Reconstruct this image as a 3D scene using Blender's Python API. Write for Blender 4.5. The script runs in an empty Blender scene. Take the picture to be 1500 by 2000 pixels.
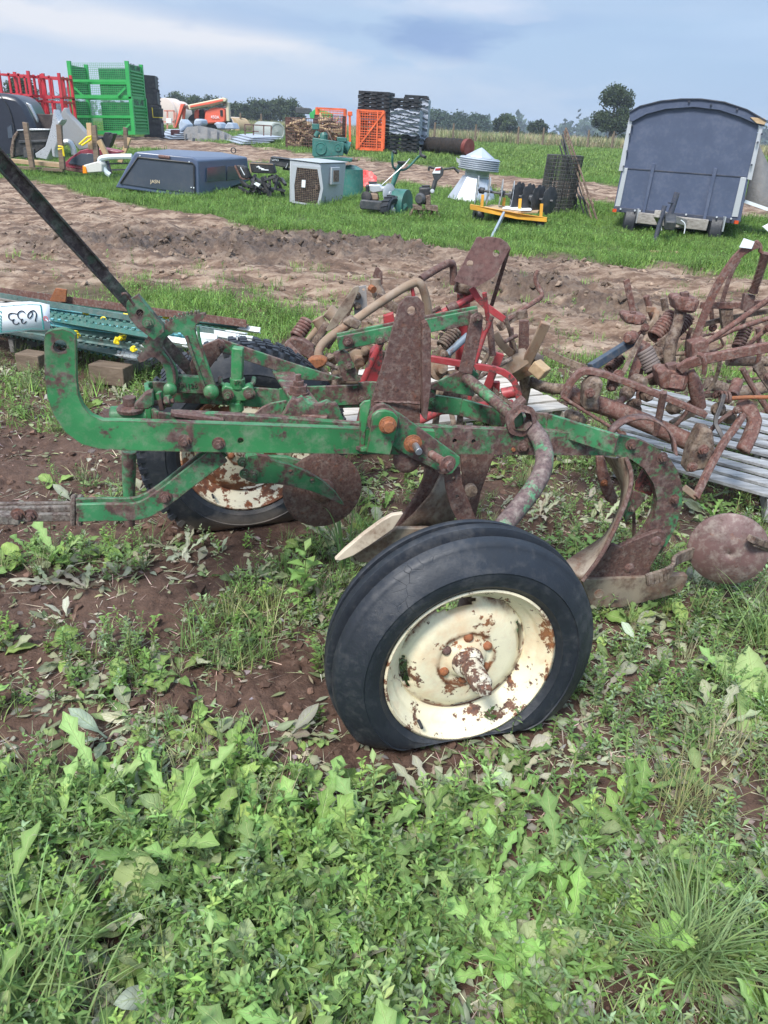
import bpy, math, random
import numpy as np
from mathutils import Vector, Matrix
random.seed(7); RNG = np.random.default_rng(11)
R_ = math.radians
scene = bpy.context.scene
# ---------------------------------------------------------------- camera
CAM_H = 1.5; FPX = 1503.0; PITCH = R_(26.5); ROLL = R_(2.8)
cam_data = bpy.data.cameras.new('camera'); cam = bpy.data.objects.new('camera', cam_data)
scene.collection.objects.link(cam); scene.camera = cam
cam.location = (0, 0, CAM_H)
CR = Matrix.Rotation(math.pi/2 - PITCH, 3, 'X') @ Matrix.Rotation(ROLL, 3, 'Z')
cam.rotation_euler = CR.to_euler()
cam_data.sensor_fit = 'VERTICAL'; cam_data.sensor_height = 24.0; cam_data.lens = 24.0*FPX/2000.0
cam_data.clip_start = 0.05; cam_data.clip_end = 6000
# ---------------------------------------------------------------- sky, sun, exposure
world = bpy.data.worlds.new("World"); scene.world = world; world.use_nodes = True
def build_world():
    nt = world.node_tree; N = nt.nodes; L = nt.links; N.clear()
    out = N.new('ShaderNodeOutputWorld'); bg = N.new('ShaderNodeBackground')
    sky = N.new('ShaderNodeTexSky'); sky.sky_type = 'NISHITA'; sky.sun_disc = False
    sky.sun_elevation = R_(52); sky.sun_rotation = R_(205); sky.air_density = 1.2; sky.dust_density = 2.0
    sc = N.new('ShaderNodeVectorMath'); sc.operation = 'SCALE'; sc.inputs['Scale'].default_value = 1.0
    L.new(sky.outputs[0], sc.inputs[0])
    tc = N.new('ShaderNodeTexCoord'); sep = N.new('ShaderNodeSeparateXYZ'); L.new(tc.outputs['Generated'], sep.inputs[0])
    # clouds: soft banks placed by direction, their edges broken up by noise
    def mth(op, p, q=0.0):
        m = N.new('ShaderNodeMath'); m.operation = op
        for k, c in ((0, p), (1, q)):
            if isinstance(c, (int, float)): m.inputs[k].default_value = c
            else: L.new(c, m.inputs[k])
        return m.outputs[0]
    mp = N.new('ShaderNodeMapping'); mp.inputs['Scale'].default_value = (1, 1, 3.2); L.new(tc.outputs['Generated'], mp.inputs[0])
    def nz(sc, det, loc):
        m2 = N.new('ShaderNodeMapping'); m2.inputs['Location'].default_value = loc; L.new(mp.outputs[0], m2.inputs[0])
        n1 = N.new('ShaderNodeTexNoise'); n1.inputs['Scale'].default_value = sc; n1.inputs['Detail'].default_value = det; n1.inputs['Roughness'].default_value = .55; n1.inputs['Distortion'].default_value = .3; L.new(m2.outputs[0], n1.inputs['Vector']); return n1.outputs['Fac']
    na, nb, nc = nz(7, 7, (0, 0, 0)), nz(16, 7, (3, 1, 2)), nz(3, 5, (5, 2, 1))
    X, Zc = sep.outputs['X'], sep.outputs['Z']
    def rmp(f, stops):
        r = N.new('ShaderNodeValToRGB'); e = r.color_ramp.elements; e[0].position, e[0].color = stops[0][0], stops[0][1]+(1,); e[1].position, e[1].color = stops[-1][0], stops[-1][1]+(1,)
        for p, c in stops[1:-1]: q = e.new(p); q.color = c+(1,)
        L.new(f, r.inputs[0]); return r.outputs[0]
    col = rmp(mth('ADD', mth('ADD', X, .5), mth('MULTIPLY', mth('SUBTRACT', nc, .5), .5)), [(.05, (5.7, 6.6, 8.3)), (.45, (4.3, 5.8, 8.0)), (.9, (3.7, 5.3, 7.7))])
    def bank(col, cx, cz, rx, rz, amt, c, tilt=0.0, jit=.9, hard=.35):
        dx = mth('MULTIPLY', mth('SUBTRACT', X, cx), 1/rx); dz = mth('MULTIPLY', mth('SUBTRACT', mth('SUBTRACT', Zc, cz), mth('MULTIPLY', mth('SUBTRACT', X, cx), tilt)), 1/rz)
        d = mth('SQRT', mth('ADD', mth('MULTIPLY', dx, dx), mth('MULTIPLY', dz, dz)))
        d = mth('ADD', d, mth('ADD', mth('MULTIPLY', mth('SUBTRACT', na, .5), jit*1.6), mth('MULTIPLY', mth('SUBTRACT', nb, .5), jit)))
        f = rmp(d, [(hard, (amt,)*3), (1.0, (0.0, 0.0, 0.0))]); m = N.new('ShaderNodeMix'); m.data_type = 'RGBA'; L.new(f, m.inputs['Factor']); L.new(col, m.inputs[6]); m.inputs[7].default_value = c+(1,); return m.outputs[2]
    col = bank(col, -.10, .128, .62, .030, .8, (4.4, 5.7, 7.9))
    col = bank(col, -.30, .084, .32, .024, 1.0, (7.7, 7.9, 8.7), -.05)
    col = bank(col, .45, .10, .30, .03, .7, (4.6, 6.1, 8.4))
    col = bank(col, -.12, .096, .22, .016, .7, (3.6, 5.0, 7.5), -.03, 1.3, .1)
    col = bank(col, .015, .096, .10, .026, .95, (2.5, 3.8, 6.6), 0, 1.6, .05); col = bank(col, .16, .110, .14, .012, .55, (3.3, 4.8, 7.4), .02, 1.5, .1); col = bank(col, .06, .085, .05, .014, .8, (2.6, 3.9, 6.8), 0, 1.4, .1)
    col = bank(col, .28, .095, .16, .012, .5, (3.5, 5.0, 7.5), -.05, 1.3, .1)
    col = bank(col, .06, .122, .09, .013, .9, (6.3, 7.0, 8.6), 0, 1.4, .2); col = bank(col, -.02, .118, .05, .010, .7, (5.6, 6.6, 8.4), 0, 1.4, .2)
    col = bank(col, -.15, .045, .40, .030, .7, (5.7, 6.7, 8.3)); col = bank(col, .3, .02, .4, .02, .6, (5.2, 6.5, 8.3))
    r1out = col
    # height gradient of the air: hazier pale blue near the horizon, bright overcast overhead
    r2 = N.new('ShaderNodeValToRGB'); e = r2.color_ramp.elements
    e[0].position = 0.0; e[0].color = (0.98, 0.98, 0.98, 1); e[1].position = 0.75; e[1].color = (2.3, 2.15, 2.0, 1)
    a = e.new(0.14); a.color = (0.98, 0.98, 0.97, 1); a = e.new(0.28); a.color = (1.05, 1.03, 1.0, 1)
    L.new(sep.outputs['Z'], r2.inputs[0])
    mul = N.new('ShaderNodeMix'); mul.data_type = 'RGBA'; mul.blend_type = 'MULTIPLY'; mul.inputs['Factor'].default_value = 1.0
    L.new(r1out, mul.inputs[6]); L.new(r2.outputs[0], mul.inputs[7])
    mix = N.new('ShaderNodeMix'); mix.data_type = 'RGBA'; mix.inputs['Factor'].default_value = 0.88
    L.new(sc.outputs[0], mix.inputs[6]); L.new(mul.outputs[2], mix.inputs[7])
    L.new(mix.outputs[2], bg.inputs['Color']); bg.inputs['Strength'].default_value = 0.082
    L.new(bg.outputs[0], out.inputs['Surface'])
build_world()
sun_data = bpy.data.lights.new('sun', 'SUN'); sun = bpy.data.objects.new('sun', sun_data); scene.collection.objects.link(sun)
sun_data.energy = 3.2; sun_data.angle = R_(13); sun_data.color = (1.0, 0.96, 0.9)
_sd = Vector((math.sin(R_(205))*math.cos(R_(52)), math.cos(R_(205))*math.cos(R_(52)), math.sin(R_(52))))
sun.rotation_euler = _sd.to_track_quat('Z', 'Y').to_euler(); sun.location = (0, 0, 30)
vs = scene.view_settings; vs.view_transform = 'Standard'; vs.look = 'None'; vs.exposure = 0.52; vs.gamma = 1.0; vs.use_curve_mapping = False
# ---------------------------------------------------------------- measuring helpers (metres from photograph pixels)
def sstep(a, b, t):
    t = np.clip((t-a)/(b-a), 0, 1); return t*t*(3-2*t)
def tz(x, y):                                   # lie of the land: flat yard that rises gently behind
    return 0.78*sstep(9.0, 34.0, y)
def ray(px, py): return CR @ Vector(((px-750)/FPX, (1000-py)/FPX, -1.0))
def Z(px, py, z):
    d = ray(px, py); t = (z-CAM_H)/d.z; return Vector((0, 0, CAM_H)) + d*t
def W(px, py, Y, k=0.0):
    d = ray(px, py); t = Y/(d.y-k*d.x); return Vector((0, 0, CAM_H)) + d*t
def G(px, py):
    d = ray(px, py); d = d/d.y; y = 0.5
    while y < 400:
        if CAM_H + d.z*y < float(tz(d.x*y, y)): break
        y *= 1.004
    return Vector((d.x*y, y, float(tz(d.x*y, y))))
# ---------------------------------------------------------------- objects
ORG = {}
def link(o): scene.collection.objects.link(o); return o
def thing(name, label, cat, loc, group=None):
    o = bpy.data.objects.new(name, None); link(o); o.empty_display_size = 0.1
    loc = Vector(loc); o.location = loc; ORG[o.name] = loc
    o['label'] = label; o['category'] = cat
    if group: o['group'] = group
    return o
def tag(o, label, cat, group=None):
    o['label'] = label; o['category'] = cat
    if group: o['group'] = group
    return o
def kids(o): return [c for c in bpy.data.objects if c.parent == o]
def dup(root, loc, rotz=0.0, scale=None, label=None, rot=None):
    r = root.copy(); link(r); r.location = loc; r.rotation_euler = rot if rot else (0, 0, rotz)
    if scale: r.scale = (scale,)*3 if not hasattr(scale, '__len__') else scale
    if label: r['label'] = label
    for ch in root.children:
        c = ch.copy(); link(c); c.parent = r
        for g in ch.children:
            d = g.copy(); link(d); d.parent = c
    return r
def basis(n, up=(0, 0, 1)):
    n = Vector(n).normalized(); up = Vector(up)
    if abs(n.dot(up)) > 0.98: up = Vector((1, 0, 0)) if abs(n.x) < 0.9 else Vector((0, 1, 0))
    u = up.cross(n).normalized(); return u, n.cross(u).normalized(), n
def arc(a, b, n): return [a+(b-a)*i/n for i in range(n+1)]
def smooth(pts, k=2):
    pts = [Vector(p) for p in pts]
    for _ in range(k):
        q = [pts[0]]
        for a, b in zip(pts, pts[1:]): q += [a*.75+b*.25, a*.25+b*.75]
        pts = q+[pts[-1]]
    return pts
class MB:
    def __init__(s): s.v = []; s.f = []; s.mi = []; s.cur = 0
    def add(s, vs, fs):
        o = len(s.v); s.v += [Vector(p) for p in vs]; s.f += [tuple(i+o for i in f) for f in fs]; s.mi += [s.cur]*len(fs); return s
    def box(s, c, size, rot=None):
        c = Vector(c); h = Vector(size)/2; vs = []
        for x in (-1, 1):
            for y in (-1, 1):
                for z in (-1, 1):
                    p = Vector((x*h.x, y*h.y, z*h.z)); vs.append(c+(rot @ p if rot else p))
        return s.add(vs, [(0, 1, 3, 2), (4, 6, 7, 5), (0, 4, 5, 1), (2, 3, 7, 6), (0, 2, 6, 4), (1, 5, 7, 3)])
    def beam(s, a, b, w, h, up=(0, 0, 1), w2=None, h2=None):
        a = Vector(a); b = Vector(b); n = b-a; u, v, n = basis(n, up); w2 = w2 or w; h2 = h2 or h
        vs = [a+u*(sx*w/2)+v*(sy*h/2) for sx, sy in ((-1, -1), (1, -1), (1, 1), (-1, 1))] + [b+u*(sx*w2/2)+v*(sy*h2/2) for sx, sy in ((-1, -1), (1, -1), (1, 1), (-1, 1))]
        return s.add(vs, [(3, 2, 1, 0), (4, 5, 6, 7), (0, 1, 5, 4), (1, 2, 6, 5), (2, 3, 7, 6), (3, 0, 4, 7)])
    def tube(s, pts, r, n=10, caps=True, closed=False):
        pts = [Vector(p) for p in pts]; m = len(pts); rs = list(r) if hasattr(r, '__len__') else [r]*m
        if len(rs) != m: rs = list(np.interp(np.linspace(0, 1, m), np.linspace(0, 1, len(rs)), rs))
        vs = []; prev = None
        for i, p in enumerate(pts):
            if closed: d = pts[(i+1) % m]-pts[i-1]
            else: d = pts[min(i+1, m-1)]-pts[max(i-1, 0)]
            if d.length < 1e-9: d = Vector((0, 0, 1))
            d.normalize()
            if prev is None: u, v, _ = basis(d)
            else:
                u = prev-d*prev.dot(d)
                if u.length < 1e-6: u, v, _ = basis(d)
                u.normalize(); v = d.cross(u)
            prev = u
            vs += [p+(u*math.cos(2*math.pi*j/n)+v*math.sin(2*math.pi*j/n))*rs[i] for j in range(n)]
        fs = []
        for i in range(m if closed else m-1):
            i2 = (i+1) % m
            fs += [(i*n+j, i*n+(j+1) % n, i2*n+(j+1) % n, i2*n+j) for j in range(n)]
        if caps and not closed: fs += [tuple(range(n-1, -1, -1)), tuple((m-1)*n+j for j in range(n))]
        return s.add(vs, fs)
    def cyl(s, a, b, r, n=14, r2=None): return s.tube([a, b], [r, r if r2 is None else r2], n)
    def lathe(s, c, ax, prof, n=32, skip=None, fn=None):
        c = Vector(c); u, v, w = basis(ax); m = len(prof); vs = []
        for a, r in prof:
            for j in range(n):
                t = 2*math.pi*j/n; rr = max(r, 1e-4)
                if fn: rr = fn(a, rr, t)
                vs.append(c+w*a+(u*math.cos(t)+v*math.sin(t))*rr)
        fs = []
        for i in range(m-1):
            for j in range(n):
                if skip and skip(i, j, n): continue
                fs.append((i*n+j, i*n+(j+1) % n, (i+1)*n+(j+1) % n, (i+1)*n+j))
        return s.add(vs, fs)
    def prism(s, pts, vec):
        pts = [Vector(p) for p in pts]; vec = Vector(vec); n = len(pts)
        return s.add(pts+[p+vec for p in pts], [tuple(range(n-1, -1, -1)), tuple(range(n, 2*n))]+[(i, (i+1) % n, n+(i+1) % n, n+i) for i in range(n)])
    def sheet(s, rows):
        m = len(rows); n = len(rows[0]); vs = [p for r in rows for p in r]
        return s.add(vs, [(i*n+j, i*n+j+1, (i+1)*n+j+1, (i+1)*n+j) for i in range(m-1) for j in range(n-1)])
    def sweep(s, pts, w, th, face=(0, -1, 0)):
        """flat bar swept through pts: w across, th through"""
        pts = [Vector(p) for p in pts]; f = Vector(face); vs = []; n = len(pts)
        for i, p in enumerate(pts):
            d = (pts[min(i+1, n-1)]-pts[max(i-1, 0)]).normalized(); u = d.cross(f).normalized(); v = u.cross(d)
            vs += [p+u*(a*w/2)+v*(b*th/2) for a, b in ((-1, -1), (1, -1), (1, 1), (-1, 1))]
        fs = [(3, 2, 1, 0), tuple(4*(n-1)+i for i in range(4))]
        for i in range(n-1): fs += [(4*i+j, 4*i+(j+1) % 4, 4*i+4+(j+1) % 4, 4*i+4+j) for j in range(4)]
        return s.add(vs, fs)
    def bolt(s, p, n, r=0.014, L=0.012, stud=0.02):
        p = Vector(p); u, v, w = basis(n)
        s.lathe(p, w, [(0, r*1.45), (r*.16, r*1.45), (r*.18, 0.0)], 16)
        a0 = random.random()
        hx = [p+w*(r*.16)+(u*math.cos(a0+k*math.pi/3)+v*math.sin(a0+k*math.pi/3))*r for k in range(6)]
        s.prism(hx, w*L)
        if stud: s.cyl(p, p+w*(L+stud), r*.5, 10)
        return s
    def spring(s, a, b, R, r, turns, n=8):
        a = Vector(a); b = Vector(b); u, v, w = basis(b-a); m = int(turns*14)
        return s.tube([a+(b-a)*(i/m)+(u*math.cos(2*math.pi*turns*i/m)+v*math.sin(2*math.pi*turns*i/m))*R for i in range(m+1)], r, n)
    def build(s, name, mat, parent=None, bevel=0.0, sharp=38, label=None, seg=2, solid=0.0):
        me = bpy.data.meshes.new(name)
        if parent is None:
            xs = [p.x for p in s.v]; ys = [p.y for p in s.v]; zs = [p.z for p in s.v]
            o0 = Vector(((min(xs)+max(xs))/2, (min(ys)+max(ys))/2, min(zs)))
        else: o0 = sum(s.v, Vector())/len(s.v)
        me.from_pydata([p-o0 for p in s.v], [], s.f)
        for mt in (mat if isinstance(mat, (list, tuple)) else [mat]): me.materials.append(mt)
        if isinstance(mat, (list, tuple)): me.polygons.foreach_set('material_index', s.mi)
        me.validate(); me.update()
        me.polygons.foreach_set('use_smooth', [True]*len(me.polygons)); me.set_sharp_from_angle(angle=R_(sharp))
        o = bpy.data.objects.new(name, me); link(o); ORG[o.name] = o0
        if parent is not None: o.parent = parent; o.location = o0-ORG[parent.name]
        else: o.location = o0
        if label: o['label'] = label
        if solid:
            m = o.modifiers.new('solid', 'SOLIDIFY'); m.thickness = solid; m.offset = 0
        if bevel:
            m = o.modifiers.new('bevel', 'BEVEL'); m.width = bevel; m.segments = seg; m.limit_method = 'ANGLE'; m.angle_limit = R_(35)
        return o
def struct(o): o['kind'] = 'structure'; return o
def pp(pts, Y, k=0.0): return [W(x, y, Y, k) for x, y in pts]
def ribbon(pts, w):
    """outline of a band of width w along the 3D polyline pts (kept in the plane they lie in)"""
    pts = [Vector(p) for p in pts]; w = w if hasattr(w, '__len__') else [w]*len(pts)
    if len(w) != len(pts): w = list(np.interp(np.linspace(0, 1, len(pts)), np.linspace(0, 1, len(w)), w))
    nrm = Vector((0, 0, 0))
    for i in range(1, len(pts)-1): nrm += (pts[i]-pts[0]).cross(pts[-1]-pts[0])
    a = pts[-1]-pts[0]
    nrm = nrm.normalized() if nrm.length > .03*a.length**2 else Vector((a.y, -a.x, 0)).normalized()
    if nrm.y > 0: nrm = -nrm
    A = []; B = []
    for i, p in enumerate(pts):
        d = (pts[min(i+1, len(pts)-1)]-pts[max(i-1, 0)]).normalized(); q = nrm.cross(d).normalized()
        A.append(p+q*w[i]/2); B.append(p-q*w[i]/2)
    return A+B[::-1], nrm
def band(mb, pts, w, th, back=True):
    o, n = ribbon(pts, w); mb.prism(o, -n*th if back else n*th); return mb
def keyhole(outer, hole):
    outer = [Vector(p) for p in outer]; hole = [Vector(p) for p in hole]
    i, j = min(((i, j) for i in range(len(outer)) for j in range(len(hole))), key=lambda t: (outer[t[0]]-hole[t[1]]).length)
    def area(P): 
        a = Vector((0, 0, 0))
        for p, q in zip(P, P[1:]+P[:1]): a += p.cross(q)
        return a
    if area(outer).dot(area(hole)) > 0: hole = hole[::-1]; j = len(hole)-1-j
    return outer[:i+1]+hole[j:]+hole[:j+1]+outer[i:]
# ---------------------------------------------------------------- materials
def new_mat(name):
    m = bpy.data.materials.new(name); m.use_nodes = True; nt = m.node_tree; nt.nodes.clear()
    out = nt.nodes.new('ShaderNodeOutputMaterial'); b = nt.nodes.new('ShaderNodeBsdfPrincipled'); nt.links.new(b.outputs[0], out.inputs[0])
    return m, nt, b, out
def noise(nt, vec, scale, detail=5, rough=0.55, dist=0.0):
    n = nt.nodes.new('ShaderNodeTexNoise'); n.inputs['Scale'].default_value = scale; n.inputs['Detail'].default_value = detail
    n.inputs['Roughness'].default_value = rough; n.inputs['Distortion'].default_value = dist; nt.links.new(vec, n.inputs['Vector']); return n.outputs['Fac']
def ramp(nt, fac, stops):
    r = nt.nodes.new('ShaderNodeValToRGB'); e = r.color_ramp.elements
    e[0].position, e[0].color = stops[0][0], tuple(stops[0][1])+(1,); e[1].position, e[1].color = stops[-1][0], tuple(stops[-1][1])+(1,)
    for p, c in stops[1:-1]: q = e.new(p); q.color = tuple(c)+(1,)
    nt.links.new(fac, r.inputs[0]); return r.outputs[0]
def mixc(nt, fac, a, b):
    m = nt.nodes.new('ShaderNodeMix'); m.data_type = 'RGBA'
    if isinstance(fac, (int, float)): m.inputs['Factor'].default_value = fac
    else: nt.links.new(fac, m.inputs['Factor'])
    for i, c in ((6, a), (7, b)):
        if isinstance(c, tuple): m.inputs[i].default_value = c+(1,) if len(c) == 3 else c
        else: nt.links.new(c, m.inputs[i])
    return m.outputs[2]
def g3(v): return (v, v, v)
def mathn(nt, op, a, b=0.0):
    m = nt.nodes.new('ShaderNodeMath'); m.operation = op
    for i, c in ((0, a), (1, b)):
        if isinstance(c, (int, float)): m.inputs[i].default_value = c
        else: nt.links.new(c, m.inputs[i])
    return m.outputs[0]
def bump(nt, b, h, strength=0.3, dist=0.01):
    n = nt.nodes.new('ShaderNodeBump'); n.inputs['Strength'].default_value = strength; n.inputs['Distance'].default_value = dist
    nt.links.new(h, n.inputs['Height']); nt.links.new(n.outputs[0], b.inputs['Normal'])
def objvec(nt, sc=(1, 1, 1), rnd=True):
    tc = nt.nodes.new('ShaderNodeTexCoord'); mp = nt.nodes.new('ShaderNodeMapping'); mp.inputs['Scale'].default_value = sc
    nt.links.new(tc.outputs['Object'], mp.inputs[0])
    if rnd:
        oi = nt.nodes.new('ShaderNodeObjectInfo'); m = nt.nodes.new('ShaderNodeVectorMath'); m.operation = 'MULTIPLY'
        cx = nt.nodes.new('ShaderNodeCombineXYZ')
        for i in range(3): nt.links.new(oi.outputs['Random'], cx.inputs[i])
        m.inputs[1].default_value = (7.3, 3.1, 5.7); nt.links.new(cx.outputs[0], m.inputs[0]); nt.links.new(m.outputs[0], mp.inputs['Location'])
    return mp.outputs[0]
def M_paint(name, paint, rust=((.10, .045, .035), (.055, .028, .024)), amt=0.5, scale=9, rough=0.5, edge=0.06, orange=0.0, dusty=0.15, bstr=0.35, metal=0.0, hue=0.25, wear=0.0, stain=0.0):
    """worn paint: chips of rust eat into the paint where a fractal noise passes a threshold"""
    m, nt, b, out = new_mat(name); v = objvec(nt)
    n1 = noise(nt, v, scale, 10, 0.68); n2 = noise(nt, v, scale*5, 6, 0.6); n3 = noise(nt, v, scale*.5, 3)
    comb = mathn(nt, 'ADD', mathn(nt, 'MULTIPLY', n1, .72), mathn(nt, 'MULTIPLY', n2, .28))
    if wear:                                         # paint worn off along real edges and corners
        bv = nt.nodes.new('ShaderNodeBevel'); bv.samples = 4; bv.inputs['Radius'].default_value = wear
        gm = nt.nodes.new('ShaderNodeNewGeometry'); dt = nt.nodes.new('ShaderNodeVectorMath'); dt.operation = 'DOT_PRODUCT'
        nt.links.new(bv.outputs[0], dt.inputs[0]); nt.links.new(gm.outputs['Normal'], dt.inputs[1])
        comb = mathn(nt, 'SUBTRACT', comb, mathn(nt, 'MULTIPLY', mathn(nt, 'SUBTRACT', 1.0, dt.outputs['Value']), .55))
    mask = ramp(nt, comb, [(amt-edge/2, g3(1)), (amt+edge/2, g3(0))])
    pc = ramp(nt, n3, [(0.3, tuple(c*(1-hue) for c in paint)), (0.7, tuple(min(1, c*(1+hue)) for c in paint))])
    rc = ramp(nt, n2, [(0.35, rust[1]), (0.62, rust[0])])
    if orange: rc = mixc(nt, ramp(nt, noise(nt, v, scale*1.7, 7, .7), [(0.56, g3(0)), (0.68, g3(orange))]), rc, (.36, .10, .025))
    c = mixc(nt, mask, pc, rc)
    if dusty: c = mixc(nt, ramp(nt, noise(nt, v, scale*2.3, 8, .7), [(0.48, g3(0)), (0.75, g3(dusty))]), c, (.34, .29, .25))
    if stain: c = mixc(nt, ramp(nt, noise(nt, v, scale*.35, 6, .7), [(.52, g3(0)), (.66, g3(stain))]), c, (.62, .24, .06))
    nt.links.new(c, b.inputs['Base Color'])
    rr = ramp(nt, mask, [(0, g3(rough)), (1, g3(min(.95, rough+.33)))]); nt.links.new(rr, b.inputs['Roughness'])
    b.inputs['Metallic'].default_value = metal
    bump(nt, b, mathn(nt, 'ADD', mathn(nt, 'MULTIPLY', n2, .5), mathn(nt, 'MULTIPLY', mask, .35)), bstr, 0.004)
    return m
def M_plain(name, col, rough=0.6, var=0.2, scale=6, bstr=0.15, metal=0.0, dirt=0.25, dirtc=(.22, .18, .14), sc=(1, 1, 1), spec=0.5, bdist=.004):
    m, nt, b, out = new_mat(name); v = objvec(nt, sc)
    n1 = noise(nt, v, scale, 8, .6); n2 = noise(nt, v, scale*7, 5, .6)
    c = ramp(nt, n1, [(0.3, tuple(x*(1-var) for x in col)), (0.7, tuple(min(1, x*(1+var)) for x in col))])
    if dirt: c = mixc(nt, ramp(nt, mathn(nt, 'ADD', mathn(nt, 'MULTIPLY', n1, .5), mathn(nt, 'MULTIPLY', n2, .5)), [(0.48, g3(0)), (0.62, g3(dirt))]), c, dirtc)
    nt.links.new(c, b.inputs['Base Color']); b.inputs['Metallic'].default_value = metal; b.inputs['Specular IOR Level'].default_value = spec
    nt.links.new(ramp(nt, n2, [(0.3, g3(max(0.03, rough-.08*(bstr > .005)))), (0.7, g3(min(1, rough+.1*(bstr > .005))))]), b.inputs['Roughness'])
    bump(nt, b, mathn(nt, 'ADD', n2, n1), bstr, bdist); return m
def M_wood(name, c1, c2, axis='X', scale=3.0, rough=.85):
    sc = {'X': (1, 14, 14), 'Y': (14, 1, 14), 'Z': (14, 14, 1)}[axis]
    m, nt, b, out = new_mat(name); v = objvec(nt, sc)
    n1 = noise(nt, v, scale, 8, .65, .3); n2 = noise(nt, v, scale*5, 4, .6); n3 = noise(nt, objvec(nt), 3, 5)
    c = ramp(nt, n1, [(0.32, c2), (0.66, c1)]); c = mixc(nt, ramp(nt, n3, [(.45, g3(0)), (.7, g3(.45))]), c, tuple(x*.45 for x in c2))
    nt.links.new(c, b.inputs['Base Color']); b.inputs['Roughness'].default_value = rough
    bump(nt, b, mathn(nt, 'ADD', n1, n2), .5, .004); return m
# ================================================================= GROUND AND VEGETATION
_perm = np.random.default_rng(5).permutation(512); _grad = np.random.default_rng(6).uniform(-1, 1, (512, 2)); _grad /= np.linalg.norm(_grad, axis=1, keepdims=True)
def perlin(x, y):
    xi = np.floor(x).astype(int); yi = np.floor(y).astype(int); xf = x-xi; yf = y-yi
    u = xf*xf*xf*(xf*(xf*6-15)+10); v = yf*yf*yf*(yf*(yf*6-15)+10)
    def g(i, j):
        h = _perm[(_perm[i & 511]+j) & 511]; gr = _grad[h]
        return gr[..., 0]*(x-i)+gr[..., 1]*(y-j)
    a = g(xi, yi); b = g(xi+1, yi); c = g(xi, yi+1); d = g(xi+1, yi+1)
    return (a+(b-a)*u)+((c+(d-c)*u)-(a+(b-a)*u))*v
def fbm(x, y, o=4, lac=2.07, gain=.5):
    s = 0; a = 1; f = 1
    for _ in range(o): s = s+a*perlin(x*f+17.3*_, y*f-9.1*_); a *= gain; f *= lac
    return s
CRn = np.array([[CR[i][j] for j in range(3)] for i in range(3)])
def to_px(x, y, z):
    P = np.stack([x, y, z-CAM_H], -1) @ CRn; d = np.maximum(-P[..., 2], 1e-3)
    px = 750+FPX*P[..., 0]/d; py = 1000-FPX*P[..., 1]/d
    return px, np.where(-P[..., 2] < 0.05, 9000, py)
def poly(pts): 
    a = np.array(pts, float); return lambda px: np.interp(px, a[:, 0], a[:, 1])
R2T = poly([(-900, 238), (250, 266), (340, 270), (440, 280), (530, 291), (700, 309), (880, 330), (1010, 345), (1200, 362), (1500, 388), (2400, 470)])
R2B = poly([(-900, 262), (250, 288), (400, 303), (560, 333), (700, 352), (880, 371), (1010, 381), (1190, 401), (1500, 430), (2400, 520)])
R1T = poly([(-900, 250), (0, 345), (120, 362), (250, 400), (430, 428), (600, 452), (760, 470), (900, 488), (1100, 503), (1300, 522), (1500, 547), (2400, 650)])
R1B = poly([(-900, 520), (0, 592), (230, 550), (330, 556), (480, 585), (620, 612), (680, 655), (900, 700), (1100, 690), (1300, 700), (1500, 730), (2400, 850)])
def zones(x, y):
    """weights: road mud, wet mud, bare soil (foreground), straw"""
    z = tz(x, y); px, py = to_px(x, y, z)
    w = 14*fbm(x*1.1, y*.8, 4)*np.clip(8/np.maximum(y, 1), .25, 1.6); pyw = py+w*1.4
    e = np.clip(60/np.maximum(y, 1), 1.0, 10)
    r2 = sstep(-e, e, pyw-R2T(px))*sstep(-e, e, R2B(px)-pyw)
    r1 = sstep(-e, e, pyw-R1T(px))*sstep(-e*2.5, e*2.5, R1B(px)+30*fbm(x*1.7+5, y*1.7, 3)-pyw)
    r2 = np.where(y < 3, 0, r2); r1 = np.where(y < 2.5, 0, r1)
    def el(cx, cy, rx, ry): return np.exp(-(((px-cx)/rx)**2+((py-cy)/ry)**2)**1.5)
    wet = np.clip(el(560, 478, 330, 34)+.8*el(1000, 560, 170, 35)+.8*el(800, 420-0, 10, 1)+.7*el(180, 470, 160, 26)+.6*el(1180, 600, 120, 30)+.6*el(1250, 505, 300, 10)+.9*el(1400, 395, 160, 9), 0, 1)
    bare = (.95*el(90, 1190, 190, 75)+.95*el(460, 1385, 250, 55)+.95*el(60, 1470, 230, 60)+.9*el(330, 1150, 130, 55)+.9*el(800, 1500, 200, 50)+.7*el(30, 1340, 90, 60)
            +.95*el(120, 880, 300, 75)+.9*el(60, 1010, 200, 40)+.8*el(620, 1330, 110, 80)+.9*el(700, 1470, 160, 50)+.7*el(240, 1040, 260, 26)+.75*el(1010, 1060, 110, 50)+.6*el(930, 930, 120, 60)+.6*el(1455, 1640, 90, 150)+.7*el(1300, 1960, 190, 40)+.45*el(1130, 1790, 90, 40)
            +.5*el(560, 1290, 60, 60)+.5*el(1060, 1640, 60, 60)+.55*el(1420, 1540, 60, 60)+.9*el(560, 1480, 60, 30)+.6*el(760, 950, 90, 60))
    bare = np.clip(bare*1.15+.75*np.clip(fbm(x*2.6, y*2.6, 3)-.02, -.3, 1)*(1+.4*(py < 1450)), 0, 1)
    return px, py, r1, r2, wet, bare
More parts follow.
